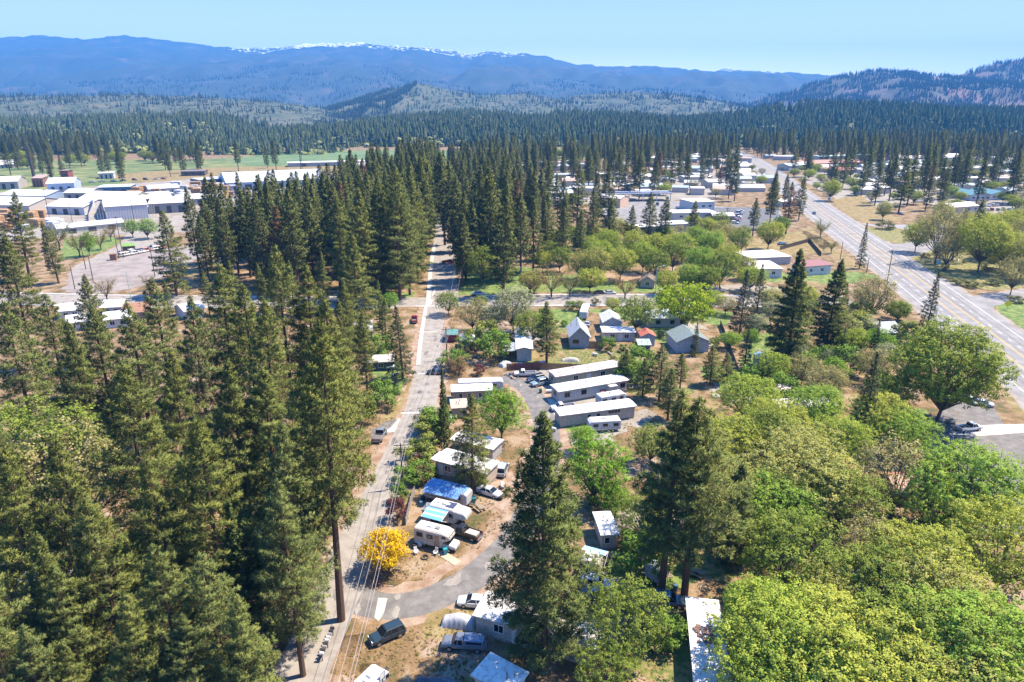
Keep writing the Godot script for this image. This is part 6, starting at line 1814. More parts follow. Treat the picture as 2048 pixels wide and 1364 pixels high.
func bin(label: String, at: Vector3, turn: float, col: Material) -> void:
	var t := thing("wheeled_bin", label, "bin", at, turn)
	var g := Geo.new()
	g.frustum(0.08, -0.24, 0.24, 0.25, 0.95, -0.31, 0.31, 0.32)
	part(t, "body", g, col)
	var l := Geo.new()
	l.frustum(0.96, -0.36, 0.34, 0.35, 1.06, -0.3, 0.28, 0.3)
	part(t, "lid", l, col)
	for s in [-1, 1]:
		var w := Geo.new()
		w.disc(Vector3(-0.26, 0.11, s * 0.24), 0.11, Vector3(0, 0, 1), 0.03, 10)
		part(t, "wheel", w, paint(0.02, 0.02, 0.02))


func chair(label: String, at: Vector3, turn: float) -> void:
	var t := thing("garden_chair", label, "chair", at, turn, "white garden chairs")
	var m := paint(0.7, 0.7, 0.68, 0.5)
	var s := Geo.new()
	s.box(Vector3(0, 0.42, 0), Vector3(0.52, 0.04, 0.5))
	part(t, "seat", s, m)
	var b := Geo.new()
	for i in 5:
		b.box(Vector3(-0.2 + i * 0.1, 0.75, -0.3), Vector3(0.07, 0.62, 0.03), Color.WHITE, Basis(Vector3.RIGHT, -0.22))
	b.box(Vector3(0, 1.05, -0.37), Vector3(0.54, 0.09, 0.04))
	part(t, "backrest", b, m)
	for x in [-0.27, 0.27]:
		for z in [-0.24, 0.24]:
			var l := Geo.new()
			l.tube(Vector3(x, 0, z * 1.15), 0.025, Vector3(x, 0.62 if z > 0 else 0.5, z), 0.025, 5)
			part(t, "leg", l, m)
		var a := Geo.new()
		a.box(Vector3(x, 0.64, 0), Vector3(0.07, 0.035, 0.56))
		part(t, "armrest", a, m)


func street_lamp(label: String, at: Vector3, h: float, turn: float) -> void:
	var t := thing("street_lamp", label, "street lamp", at, turn, "pale green street lamps")
	var m := paint(0.25, 0.42, 0.36, 0.5)
	var g := Geo.new()
	g.tube(Vector3.ZERO, 0.12, Vector3(0, h, 0), 0.08, 8)
	part(t, "post", g, m)
	var a := Geo.new()
	a.path([Vector3(0, h - 0.05, 0), Vector3(0.8, h + 0.35, 0), Vector3(2.2, h + 0.5, 0)], 0.06, 0.045, 5)
	part(t, "arm", a, m)
	var k := Geo.new()
	k.frustum(h + 0.38, 2.0, 2.8, 0.14, h + 0.56, 2.1, 2.7, 0.1)
	part(t, "lamp_head", k, paint(0.4, 0.45, 0.42))


func build_details() -> void:
	var r := rng_of(44)
	# utility poles with their lines
	var p1 := Vector3(-19.0, 0, -104.1)
	pole("wooden utility pole with two crossarms beside the street's shrubs", p1, 8.6, [0.3, 1.1], 0.1)
	var p2 := Vector3(-17.0, 0, -167.0)
	pole("leaning wooden utility pole by the grey shed", p2, 9.0, [0.5], 0.2)
	var p0 := Vector3(-16.5, 0, -40.0)
	var p3 := Vector3(-20.0, 0, -262.0)
	for k in [[-1.1, 8.55], [1.1, 8.55], [0.5, 7.75], [-0.5, 7.75]]:
		wire(p0 + Vector3(k[0], k[1] + 1.5, 0), p1 + Vector3(k[0], k[1], 0), 1.4, "slack power line running up the street from the tallest pine", "power lines along the street", 0.022)
		wire(p1 + Vector3(k[0], k[1], 0), p2 + Vector3(k[0], k[1], 0), 1.6, "power line running up the street past the conical cedar", "power lines past the conical cedar", 0.02)
	for k in [-1.1, 1.1]:
		wire(p2 + Vector3(k, 8.6, 0), p3 + Vector3(k, 8.6, 0), 1.6, "power line running on toward the crossing", "power lines toward the crossing")
	wire(Vector3(36.7, 0, -82.9) + Vector3(0, 7.0, 0), Vector3(26.4, 0, -85.2) + Vector3(0, 6.4, 0), 0.8, "pale service line slung among the twin pines", "service line")
	var h1 := Vector3(128.5, 0, -227.6)
	pole("tall power pole with three crossarms beside the highway", h1, 17.0, [0.4, 5.2, 8.6], -0.3)
	var h2 := Vector3(101.3, 0, -147.1)
	pole("power pole rising behind the huge maple at the highway", h2, 16.0, [0.4, 4.2], -0.3)
	for k in [-1.1, 0.0, 1.1]:
		wire(h1 + Vector3(k, 16.8, 0), h2 + Vector3(k, 15.8, 0), 1.8, "power line strung along the highway's edge", "power lines along the highway", 0.018)
	pole("plain wooden pole beside the highway verge", Vector3(141.1, 0, -288.8), 8.0, [], 0.0, "plain roadside poles")
	pole("plain wooden pole beside the highway verge", Vector3(141.1, 0, -265.6), 6.0, [], 0.0, "plain roadside poles")
	pole("short stub pole at the foot of the tall power pole", Vector3(127.9, 0, -225.1), 4.0, [])
	pole("wooden pole with a crossarm before the park restroom trees", Vector3(91.2, 0, -268.2), 16.0, [0.4], 0.0)
	var mill := []
	for q in [[Vector3(-173.2, 0, -271.7), 12.0], [Vector3(-159.6, 0, -253.3), 10.0], [Vector3(-170.7, 0, -291.8), 15.0], [Vector3(-169.3, 0, -292.8), 18.0], [Vector3(-139.2, 0, -259.7), 11.0], [Vector3(-267.8, 0, -396.8), 14.0], [Vector3(-238.6, 0, -371.2), 13.0], [Vector3(-288.8, 0, -428.1), 14.0], [Vector3(-219.1, 0, -396.8), 12.0], [Vector3(-158.3, 0, -239.8), 9.0]]:
		pole("thin dark pole at the mill's road", q[0], q[1], [0.4] if q[1] > 11.0 else [], 0.5, "poles along the mill road")
	pole("pole with lines above the asphalt car park", Vector3(109.2, 0, -348.5), 14.0, [0.4, 1.6])
	street_lamp("pale green street lamp at the cross street", Vector3(47.7, 0, -220.1), 12.5, 0.3)
	street_lamp("pale green street lamp at the cross street", Vector3(3.2, 0, -235.0), 9.0, 2.6)
	street_lamp("pale green street lamp at the cross street", Vector3(-127.3, 0, -220.1), 11.0, 2.6)

	# fences
	var red := siding(0.17, 0.05, 0.045)
	var brown := siding(0.24, 0.13, 0.07)
	var grey := siding(0.2, 0.18, 0.15)
	fence("dark red board fence behind the parked pickups", [-1.3, -159.5, 7.3, -160.2], 1.9, red)
	fence("brown board fence continuing the red one behind the trailer homes", [7.4, -160.2, 19.5, -159.2, 28.9, -156.8], 1.8, brown)
	fence("brown board fence beside the weathered gabled house", [21.1, -176.3, 24.9, -175.9], 2.0, brown)
	fence("long dark board fence running back beside the drive", [55.8, -156.5, 59.9, -178.8, 63.0, -197.0], 1.8, siding(0.13, 0.12, 0.1))
	fence("grey board fence of the yard left of the street", [-33.8, -150.1, -27.4, -150.8, -26.1, -144.2], 1.8, grey)
	fence("weathered gate and fence beside the long white trailer", [19.3, -70.6, 22.5, -71.1], 2.0, siding(0.22, 0.16, 0.1))
	fence("dark board fence round the roadside yard", [123.2, -310.2, 144.5, -329.6, 136.4, -297.0], 1.8, siding(0.1, 0.08, 0.06))
	fence("grey board fence between the white shop and its drive", [91.7, -284.8, 103.0, -286.8], 1.8, siding(0.2, 0.16, 0.12))
	fence("low weathered fence beside the street's purple bushes", [-16.8, -92.8, -16.9, -98.9, -16.7, -102.4], 1.4, siding(0.36, 0.35, 0.33))

	# round the motorhome
	chair("white slatted garden chair beside the motorhome", Vector3(-14.2, 0, -85.4), 0.5)
	chair("white slatted garden chair beside the motorhome", Vector3(-11.3, 0, -85.2), -0.4)
	bin("teal wheeled bin by the motorhome's paving slab", Vector3(-9.9, 0, -85.4), 0.3, paint(0.02, 0.25, 0.3, 0.5))
	bin("dark green wheeled bin beside the park lane", Vector3(6.6, 0, -145.4), 0.2, paint(0.01, 0.12, 0.07, 0.5))
	bin("teal wheeled bin beside the blue-tarped trailer's nose", Vector3(-6.4, 0, -99.2), 0.2, paint(0.02, 0.18, 0.18, 0.5))
	var slab := Geo.new()
	slab.box(Vector3(0, 0.04, 0), Vector3(4.0, 0.08, 1.3))
	single("paving_slab", "pale concrete slab beside the teal bin", "slab", slab, siding(0.5, 0.42, 0.3), Vector3(-9.3, 0, -84.5), -0.75)
	var fp := thing("fire_pit", "rusty fire pit with leaning sticks before the garden chairs", "fire pit", Vector3(-12.8, 0, -84.5))
	var fg := Geo.new()
	for i in 10:
		var at := TAU * i / 10.0
		fg.box(Vector3(cos(at) * 0.5, 0.13, sin(at) * 0.5), Vector3(0.3, 0.26, 0.14), Color.WHITE, Basis(Vector3.UP, -at + PI / 2))
	part(fp, "stone_ring", fg, siding(0.14, 0.12, 0.1))
	var sg := Geo.new()
	for i in 6:
		sg.tube(Vector3(r.randf_range(-0.3, 0.3), 0.1, r.randf_range(-0.3, 0.3)), 0.03, Vector3(r.randf_range(-0.3, 0.3), r.randf_range(0.4, 0.9), r.randf_range(-0.3, 0.3)), 0.02, 4)
	part(fp, "stick", sg, siding(0.06, 0.04, 0.03))
	building("shed", "narrow tan storage shed at the back of the fifth-wheel trailer", "shed", Vector3(-14.3, 0, -93.9), Vector3(-12.9, 0, -93.4), 1.8, 2.1, {"kind": "shed", "rise": 0.15, "roof": roofing(0.2, 0.22, 0.26), "wall": siding(0.36, 0.22, 0.13), "over": 0.08, "door": [0.5]})
	# mailboxes in a row on a rail
	var rail := thing("mailbox_rail", "weathered wooden rail carrying the row of mailboxes", "rail", Vector3(-22.6, 0, -66.9), facing(Vector3(-22.6, 0, -64.2), Vector3(-22.3, 0, -69.7)))
	var rg := Geo.new()
	rg.box(Vector3(0, 1.0, 0), Vector3(4.6, 0.06, 0.35))
	for x in [-2.1, 0.0, 2.1]:
		rg.box(Vector3(x, 0.49, 0), Vector3(0.1, 0.98, 0.1))
	part(rail, "rail", rg, siding(0.22, 0.17, 0.12))
	var box_m := [paint(0.6, 0.6, 0.6, 0.4), paint(0.05, 0.05, 0.055, 0.4), paint(0.5, 0.5, 0.52, 0.3, 0.5)]
	for i in 9:
		var f := facing(Vector3(-22.6, 0, -64.2), Vector3(-22.3, 0, -69.7))
		var at: Vector3 = Vector3(-22.6, 0, -66.9) + Basis(Vector3.UP, f) * Vector3(-2.1 + i * 0.52, 1.03, 0)
		var tone := r.randi() % 3
		var mb := thing("mailbox", ["white mailbox on the row by the tallest pine", "black mailbox on the row by the tallest pine", "silver mailbox on the row by the tallest pine"][tone], "mailbox", at, f + PI / 2, ["white mailboxes", "black mailboxes", "silver mailboxes"][tone])
		var g := Geo.new()
		g.frustum(0.0, -0.26, 0.26, 0.16, 0.2, -0.26, 0.26, 0.16)
		g.frustum(0.2, -0.26, 0.26, 0.16, 0.33, -0.26, 0.26, 0.08)
		part(mb, "body", g, box_m[tone])
		var fl := Geo.new()
		fl.box(Vector3(0.05, 0.25, 0.19), Vector3(0.05, 0.2, 0.02))
		part(mb, "flag", fl, paint(0.4, 0.03, 0.02))
	# park things
	var bs := thing("bus_shelter", "small green-roofed shelter by the mill's parked cars", "shelter", Vector3(-174.9, 0, -307.9), 0.4)
	var b1 := Geo.new()
	b1.hexa([Vector3(-3, 2.6, -2), Vector3(3, 2.6, -2), Vector3(3, 2.6, 2), Vector3(-3, 2.6, 2), Vector3(-2, 3.8, 0), Vector3(2, 3.8, 0), Vector3(2, 3.8, 0.05), Vector3(-2, 3.8, 0.05)])
	part(bs, "roof", b1, roofing(0.2, 0.36, 0.1))
	var b2 := Geo.new()
	for x in [-2.5, 2.5]:
		for z in [-1.6, 1.6]:
			b2.box(Vector3(x, 1.3, z), Vector3(0.25, 2.6, 0.25))
	b2.box(Vector3(0, 1.2, -1.6), Vector3(4.8, 2.4, 0.12))
	part(bs, "frame", b2, siding(0.4, 0.33, 0.25))
	var mk := Geo.new()
	mk.box(Vector3(0, 1.3, 0), Vector3(2.4, 2.6, 2.0))
	mk.box(Vector3(0, 2.68, 0), Vector3(2.8, 0.16, 2.4))
	single("guard_hut", "brown guard hut at the corner of the gravel lot", "hut", mk, siding(0.3, 0.17, 0.1), Vector3(-171.2, 0, -288.8), 0.3)
	var pgd := thing("play_slide", "yellow and blue playground slide under the park trees", "slide", Vector3(26.2, 0, -256.5), 0.4)
	var pl := Geo.new()
	for x in [-1.2, 1.2]:
		for z in [-1.0, 1.0]:
			pl.tube(Vector3(x, 0, z), 0.08, Vector3(x, 3.2, z), 0.08, 6)
	pl.box(Vector3(0, 1.6, 0), Vector3(2.6, 0.1, 2.2))
	part(pgd, "tower", pl, paint(0.05, 0.2, 0.45))
	var ps := Geo.new()
	ps.path([Vector3(1.2, 1.7, 0), Vector3(2.4, 1.2, 0), Vector3(3.6, 0.45, 0), Vector3(4.4, 0.3, 0)], 0.55, 0.55, 8)
	part(pgd, "slide", ps, paint(0.7, 0.4, 0.02, 0.4))
	# signs and pumps beyond the highway
	for q in [[Vector3(217.5, 0, -474.5), 2.4, Color(0.05, 0.3, 0.6), "blue roadside sign on the far verge"], [Vector3(175.8, 0, -276.3), 2.0, Color(0.25, 0.45, 0.6), "pale blue sign on the bank beyond the highway"], [Vector3(160.8, 0, -213.0), 2.2, Color(0.7, 0.6, 0.02), "small yellow diamond sign on the grass corner"]]:
		var t := thing("road_sign", q[3], "sign", q[0], -0.5)
		var g := Geo.new()
		g.tube(Vector3.ZERO, 0.05, Vector3(0, q[1], 0), 0.05, 5)
		part(t, "post", g, paint(0.3, 0.3, 0.3))
		var f := Geo.new()
		f.box(Vector3(0, float(q[1]), 0.08), Vector3(1.6, 1.6, 0.06), Color.WHITE, Basis(Vector3.BACK, PI / 4 if q[2].b < 0.1 else 0.0) )
		part(t, "face", f, paint(q[2].r, q[2].g, q[2].b, 0.4))
	for q in [[Vector3(211.6, 0, -360.3)], [Vector3(220.8, 0, -363.3)], [Vector3(224.3, 0, -364.9)]]:
		var t := thing("fuel_pump", "white fuel pump with a blue stripe on the service apron", "fuel pump", q[0], 0.4, "fuel pumps on the service apron")
		var g := Geo.new()
		g.box(Vector3(0, 1.1, 0), Vector3(1.2, 2.2, 0.8))
		part(t, "body", g, paint(0.6, 0.6, 0.6))
		var f := Geo.new()
		f.box(Vector3(0, 1.7, 0.42), Vector3(0.9, 0.5, 0.05))
		part(t, "display", f, paint(0.05, 0.08, 0.16))
	# planks and scrap in the back yards
	for q in [[Vector3(30.1, 0, -174.7), 3.2], [Vector3(26.2, 0, -171.5), 2.4], [Vector3(60.2, 0, -157.2), 2.4], [Vector3(63.0, 0, -161.6), 2.0], [Vector3(0.1, 0, -154.5), 1.6], [Vector3(-1.1, 0, -156.5), 1.8], [Vector3(25.4, 0, -165.2), 2.8], [Vector3(22.5, 0, -136.0), 2.0], [Vector3(16.8, 0, -133.5), 1.6]]:
		var g := Geo.new()
		for i in 9:
			g.box(Vector3(r.randf_range(-0.6, 0.6), 0.1 + i * 0.05, r.randf_range(-0.4, 0.4)), Vector3(float(q[1]) * r.randf_range(0.4, 1.0), 0.06, 0.2), Color.WHITE, Basis(Vector3.UP, r.randf_range(-0.6, 0.6)))
		single("plank_heap", "heap of weathered planks lying in a back yard", "planks", g, siding(0.4, 0.33, 0.27), q[0], r.randf() * 3.0, "plank heaps in the back yards")
	# household clutter in the yards
	var spots := [Vector3(8.6, 0, -145.4), Vector3(8.8, 0, -136.6), Vector3(14.8, 0, -135.5), Vector3(17.5, 0, -132.3), Vector3(25.9, 0, -138.1), Vector3(8.3, 0, -125.9), Vector3(12.7, 0, -123.6), Vector3(-0.5, 0, -155.8), Vector3(1.0, 0, -157.2), Vector3(-13.6, 0, -105.7), Vector3(-14.5, 0, -104.1), Vector3(-15.0, 0, -100.1), Vector3(-15.1, 0, -98.3), Vector3(-5.3, 0, -97.1), Vector3(-5.8, 0, -98.9), Vector3(-14.1, 0, -87.4), Vector3(-14.6, 0, -86.9), Vector3(-1.5, 0, -68.6), Vector3(-2.6, 0, -73.4), Vector3(14.9, 0, -85.2), Vector3(15.8, 0, -84.0), Vector3(13.6, 0, -82.9), Vector3(22.4, 0, -77.5), Vector3(26.3, 0, -80.6), Vector3(22.1, 0, -80.6), Vector3(-13.1, 0, -131.0), Vector3(-9.3, 0, -129.8), Vector3(23.9, 0, -174.7), Vector3(33.1, 0, -172.7), Vector3(40.6, 0, -170.0), Vector3(22.0, 0, -170.0), Vector3(54.6, 0, -174.7), Vector3(62.8, 0, -168.9), Vector3(66.8, 0, -172.7), Vector3(68.6, 0, -153.3), Vector3(7.8, 0, -164.1), Vector3(2.7, 0, -163.4), Vector3(-8.0, 0, -174.7), Vector3(-9.1, 0, -168.9), Vector3(-34.3, 0, -155.8), Vector3(-28.8, 0, -155.8), Vector3(86.5, 0, -174.7), Vector3(87.1, 0, -167.0), Vector3(92.0, 0, -129.8), Vector3(-3.5, 0, -106.6), Vector3(-1.7, 0, -104.1), Vector3(-2.0, 0, -100.1), Vector3(10.9, 0, -79.6), Vector3(14.3, 0, -78.5), Vector3(16.2, 0, -71.7), Vector3(17.5, 0, -69.9)]
	for i in spots.size():
		var k := i % 5
		var at: Vector3 = spots[i]
		var turn := r.randf() * 6.0
		if k == 0:
			var t := thing("propane_tank", "white propane tank standing beside a trailer home", "tank", at, turn, "propane tanks in the yards")
			var g := Geo.new()
			g.tube(Vector3(-0.6, 0.55, 0), 0.36, Vector3(0.6, 0.55, 0), 0.36, 10, Color.WHITE, true)
			g.tube(Vector3(0.6, 0.55, 0), 0.36, Vector3(0.78, 0.55, 0), 0.16, 10, Color.WHITE, true)
			g.tube(Vector3(-0.78, 0.55, 0), 0.16, Vector3(-0.6, 0.55, 0), 0.36, 10, Color.WHITE, true)
			part(t, "tank", g, siding(0.62, 0.62, 0.6))
			for x in [-0.4, 0.4]:
				var f := Geo.new()
				f.box(Vector3(x, 0.12, 0), Vector3(0.12, 0.24, 0.5))
				part(t, "foot", f, siding(0.3, 0.3, 0.3))
		elif k == 1:
			var g := Geo.new()
			for j in 3:
				g.disc(Vector3(r.randf_range(-0.05, 0.05), 0.12 + j * 0.23, r.randf_range(-0.05, 0.05)), 0.36, Vector3.UP, 0.11, 14)
			single("tyre_stack", "stack of black tyres lying in a yard", "tyres", g, paint(0.025, 0.025, 0.027, 0.9), at, turn, "tyre stacks in the yards")
		elif k == 2:
			var g := Geo.new()
			g.tube(Vector3.ZERO, 0.3, Vector3(0, 0.88, 0), 0.3, 12, Color.WHITE, true)
			for y in [0.28, 0.6]:
				g.disc(Vector3(0, y, 0), 0.315, Vector3.UP, 0.02, 12)
			single("barrel", "blue steel barrel standing in a yard", "barrel", g, siding(0.07, 0.16, 0.28), at, turn, "blue barrels in the yards")
		elif k == 3:
			var t := thing("picnic_table", "weathered wooden picnic table in a yard", "table", at, turn, "picnic tables in the yards")
			for j in 5:
				var g := Geo.new()
				g.box(Vector3(0, 0.75, -0.32 + j * 0.16), Vector3(1.8, 0.04, 0.14))
				part(t, "top_board", g, siding(0.3, 0.24, 0.18))
			for z in [-0.7, 0.7]:
				var g := Geo.new()
				g.box(Vector3(0, 0.44, z), Vector3(1.8, 0.04, 0.25))
				part(t, "bench", g, siding(0.3, 0.24, 0.18))
			for x in [-0.6, 0.6]:
				var g := Geo.new()
				g.tube(Vector3(x, 0, -0.6), 0.05, Vector3(x, 0.73, -0.2), 0.05, 4)
				g.tube(Vector3(x, 0, 0.6), 0.05, Vector3(x, 0.73, 0.2), 0.05, 4)
				g.box(Vector3(x, 0.4, 0), Vector3(0.06, 0.06, 1.5))
				part(t, "leg_frame", g, siding(0.3, 0.24, 0.18))
		else:
			var g := Geo.new()
			for j in 6:
				g.box(Vector3(0, 0.13, -0.5 + j * 0.2), Vector3(1.2, 0.025, 0.12))
			for x in [-0.5, 0.0, 0.5]:
				g.box(Vector3(x, 0.06, 0), Vector3(0.1, 0.11, 1.1))
			single("pallet", "wooden pallet lying in a yard", "pallet", g, siding(0.4, 0.3, 0.2), at, turn, "pallets in the yards")
	# fallen brush under the forsythia, and the forsythia itself
	var k := make_broadleaf(120, {"h": 6.8, "w": 6.4, "base": 0.16, "lobes": 18, "clumps": 60, "leaves": 8, "leaf": 0.2, "old": Color(0.6, 0.38, 0.008), "young": Color(0.72, 0.5, 0.015), "stems": 3, "hang": 0.0})
	var fo := thing("forsythia_bush", "bright yellow flowering bush beside the street", "bush", Vector3(-18.1, 0, -81.7), 0.4)
	part(fo, "stems", k[0], grey_bark())
	part(fo, "blossom", k[1], leafy("leaves", 0.85))
	var br := Geo.new()
	for i in 130:
		var at := r.randf() * TAU
		var d := r.randf_range(0.2, 3.2)
		var a := Vector3(cos(at) * d, r.randf() * 0.5, sin(at) * d * 0.8)
		br.tube(a, 0.03, a + Vector3(r.randfn() * 0.7, r.randf() * 0.8, r.randfn() * 0.7), 0.01, 3)
	single("brush_pile", "dark tangle of cut twigs under the yellow bush", "brush pile", br, siding(0.09, 0.06, 0.05), Vector3(-17.9, 0, -79.8))
	# weeds and stones on open ground
	var w := Geo.new()
	w.tinted = true
	for i in 14:
		var at := r.randf() * TAU
		var d := Vector3(cos(at), 0, sin(at))
		var s := d * r.randf_range(0.0, 0.25)
		w.tri(s - d.cross(Vector3.UP) * 0.05, s + d.cross(Vector3.UP) * 0.05, s + d * 0.18 + Vector3.UP * r.randf_range(0.15, 0.4), (Vector3.UP + d * 0.4).normalized(), Color.WHITE * r.randf_range(0.8, 1.2))
	var wm := w.mesh()
	var pl2 := []
	var ti := []
	var f := FastNoiseLite.new()
	f.frequency = 0.05
	for i in 60000:
		var z := -55.0 - 250.0 * pow(r.randf(), 1.5)
		var x := r.randf_range(-0.62, 0.72) * -z
		var e := f.get_noise_2d(x, z)
		if e < -0.1 + r.randf() * 0.25 or not is_free(Vector2(x, z)):
			continue
		var s := r.randf_range(0.3, 0.85)
		pl2.append(Transform3D(Basis(Vector3.UP, r.randf() * TAU).scaled(Vector3(s, s * r.randf_range(0.6, 1.3), s)), Vector3(x, 0.0, z)))
		ti.append(Color(0.12, 0.14, 0.035).lerp(Color(0.3, 0.22, 0.1), clampf(r.randf() * 1.3 - e, 0.0, 1.0)))
	stuff("weeds", "weeds and dry grass tufts over the open ground", "weeds", wm, leafy("leaves", 0.85), pl2, ti)
	var st := Geo.new()
	st.hexa([Vector3(-0.5, 0, -0.4), Vector3(0.5, 0, -0.5), Vector3(0.5, 0, 0.45), Vector3(-0.45, 0, 0.5), Vector3(-0.3, 0.5, -0.2), Vector3(0.25, 0.55, -0.25), Vector3(0.3, 0.5, 0.2), Vector3(-0.2, 0.6, 0.3)])
	var pl3 := []
	for i in 9000:
		var z := -55.0 - 160.0 * r.randf()
		var x := r.randf_range(-0.5, 0.6) * -z
		if not is_free(Vector2(x, z)):
			continue
		var s := r.randf_range(0.06, 0.22)
		pl3.append(Transform3D(Basis(Vector3.UP, r.randf() * TAU).scaled(Vector3(s * 1.6, s, s)), Vector3(x, 0.0, z)))
	stuff("pine_cones_and_stones", "scattered cones and stones on the pine litter", "litter", st.mesh(), siding(0.2, 0.13, 0.08), pl3)


# ---- planting ----

func plant_near() -> void:
	var big := "tall ponderosa pine of the dense grove left of the street"
	var i := 0
	# x, z, height
	for q in [[-52.7, -61.2, 30.0], [-46.9, -63.3, 31.0], [-48.4, -78.1, 33.0], [-36.1, -81.0, 33.0], [-57.5, -129.8, 34.0], [-48.4, -138.0, 36.0], [-66.6, -122.5, 33.0], [-72.9, -113.7, 30.0], [-43.0, -138.3, 32.0],
			[-30.4, -106.0, 34.0], [-41.4, -107.2, 33.0], [-72.6, -105.9, 30.0], [-120.3, -160.4, 34.0], [-89.4, -125.0, 29.0], [-86.1, -110.8, 32.0], 
			[-26.0, -67.4, 30.0], [-34.1, -66.6, 31.0], [-38.6, -64.9, 28.0], [-41.8, -58.8, 26.0], [-46.8, -56.2, 24.0], [-34.0, -55.6, 23.0], [-29.6, -55.4, 22.0], [-24.4, -62.6, 26.0], [-45.5, -50.6, 18.0], [-27.4, -51.8, 14.0], [-36.4, -52.5, 20.0],
			[-42.5, -51.3, 15.0], [-26.3, -53.4, 19.0], [-49.2, -52.0, 24.0], [-70.1, -80.3, 30.0], [-65.1, -110.8, 32.0], [-56.3, -114.0, 32.0], [-48.6, -118.8, 33.0], [-48.0, -88.7, 31.0], [-32.5, -82.1, 31.0], [-28.1, -90.4, 27.0], [-44.2, -55.2, 21.0], [-31.7, -53.0, 17.0]]:
		plant("pine", i, q[0], q[1], q[2], "pine_tree", big, "pine tree", "pines of the grove left of the street", [1.12, 1.0, 1.18, 0.95, 1.1, 0.98, 1.15][i % 7])
		i += 1
	plant("tall", 0, -22.1, -71.7, 40.1, "pine_tree", "tallest pine, its bare thick trunk standing beside the row of mailboxes", "pine tree")
	plant("full", 0, 3.9, -64.2, 33.2, "pine_tree", "broad full pine towering over the lane and the tan trailer", "pine tree", "", 1.08)
	plant("pine", 0, -6.8, -102.4, 18.2, "pine_tree", "mid-sized dense pine beside the home with the wooden steps", "pine tree", "", 1.15)
	plant("cedar", 0, -12.9, -116.7, 17.5, "cedar_tree", "narrow conical dark cedar at the edge of the street", "cedar tree", "", 0.62)
	plant("cedar", 0, -30.8, -64.9, 22.0, "cedar_tree", "green cedar with a dark trunk among the grove's pines", "cedar tree")
	plant("pine", 1, 20.4, -76.9, 30.4, "pine_tree", "tall bare-stemmed pine with its twin beside the long white trailer", "pine tree", "twin pines by the long white trailer", 1.25)
	plant("pine", 4, 23.4, -76.3, 29.8, "pine_tree", "tall bare-stemmed pine with its twin beside the long white trailer", "pine tree", "twin pines by the long white trailer", 1.25)
	plant("full", 0, 31.8, -82.9, 16.7, "pine_tree", "shorter dark pine next to the twin pines and the pale oaks", "pine tree", "", 1.2)
	var mid := "pine among the back yards between the trailers and the highway"
	for q in [[33.2, -141.4, 13.2], [29.7, -142.8, 9.7], [47.1, -150.1, 10.1], [39.4, -147.7, 9.1], [51.2, -151.7, 7.7], [32.9, -131.0, 11.9], [26.9, -150.1, 8.9]]:
		plant("pine", i, q[0], q[1], q[2], "pine_tree", mid, "pine tree", "pines among the back yards", 1.6)
		i += 1
	plant("full", 0, 68.7, -159.2, 31.0, "pine_tree", "tall broad pine behind the blue-tarped shed", "pine tree", "", 1.1)
	plant("full", 0, 85.3, -175.1, 25.2, "pine_tree", "tall dark pine next to the blue spruce and grey-roofed house", "pine tree", "", 1.15)
	plant("pine", 3, 8.9, -164.1, 16.7, "pine_tree", "dense dark pine behind the red-brown fence", "pine tree", "", 1.5)
	plant("fir", 0, 48.6, -170.0, 9.3, "fir_tree", "small fir in front of the green-roofed garage", "fir tree")
	plant("fir", 1, 58.1, -159.2, 11.2, "fir_tree", "small dark fir beside the long dark fence", "fir tree", "", 1.3)
	plant("spruce", 0, 65.2, -185.7, 19.7, "spruce_tree", "grey-green spruce at the corner of the cross street", "spruce tree")
	plant("fir", 0, 75.3, -201.1, 17.9, "fir_tree", "drooping dark fir beside the grey-green spruce", "fir tree")
	plant("fir", 0, 113.5, -178.0, 20.7, "fir_tree", "full dark fir standing at the highway's edge", "fir tree", "", 0.95)
	plant("fir", 1, 141.5, -272.6, 18.7, "fir_tree", "slim ragged fir alone beside the highway", "fir tree", "", 0.85)
	plant("fir", 1, 93.9, -166.3, 11.2, "fir_tree", "young fir in front of the grey-roofed house", "fir tree")
	plant("fir", 0, 68.6, -120.2, 19.3, "fir_tree", "broad dark fir among the pale oaks", "fir tree", "", 1.05)
	plant("spruce", 0, 87.4, -170.0, 8.0, "spruce_tree", "small bluish spruce beside the grey-roofed house", "spruce tree", "", 1.15)
	plant("fir", 0, -26.5, -153.9, 18.5, "fir_tree", "leaning fir beside the street above the fenced yard", "fir tree", "", 1.2)
	plant("pine", 1, -34.3, -174.7, 14.4, "pine_tree", "pine beside the blue house left of the street", "pine tree", "", 1.3)
	plant("pine", 2, -42.5, -178.8, 30.7, "pine_tree", "tall pine with a straight dark trunk beside the blue house", "pine tree")
	plant("pine", 1, -183.6, -253.3, 33.2, "pine_tree", "tall pine overlooking the mill lawn", "pine tree", "pines overlooking the mill lawn", 1.1)
	plant("pine", 3, -169.2, -247.9, 23.6, "pine_tree", "tall pine overlooking the mill lawn", "pine tree", "pines overlooking the mill lawn")
	plant("pine", 0, -191.6, -253.3, 26.8, "pine_tree", "tall pine overlooking the mill lawn", "pine tree", "pines overlooking the mill lawn", 0.9)
	plant("pine", 2, -116.9, -230.3, 29.8, "pine_tree", "full pine at the corner of the gravel lot", "pine tree", "", 1.1)
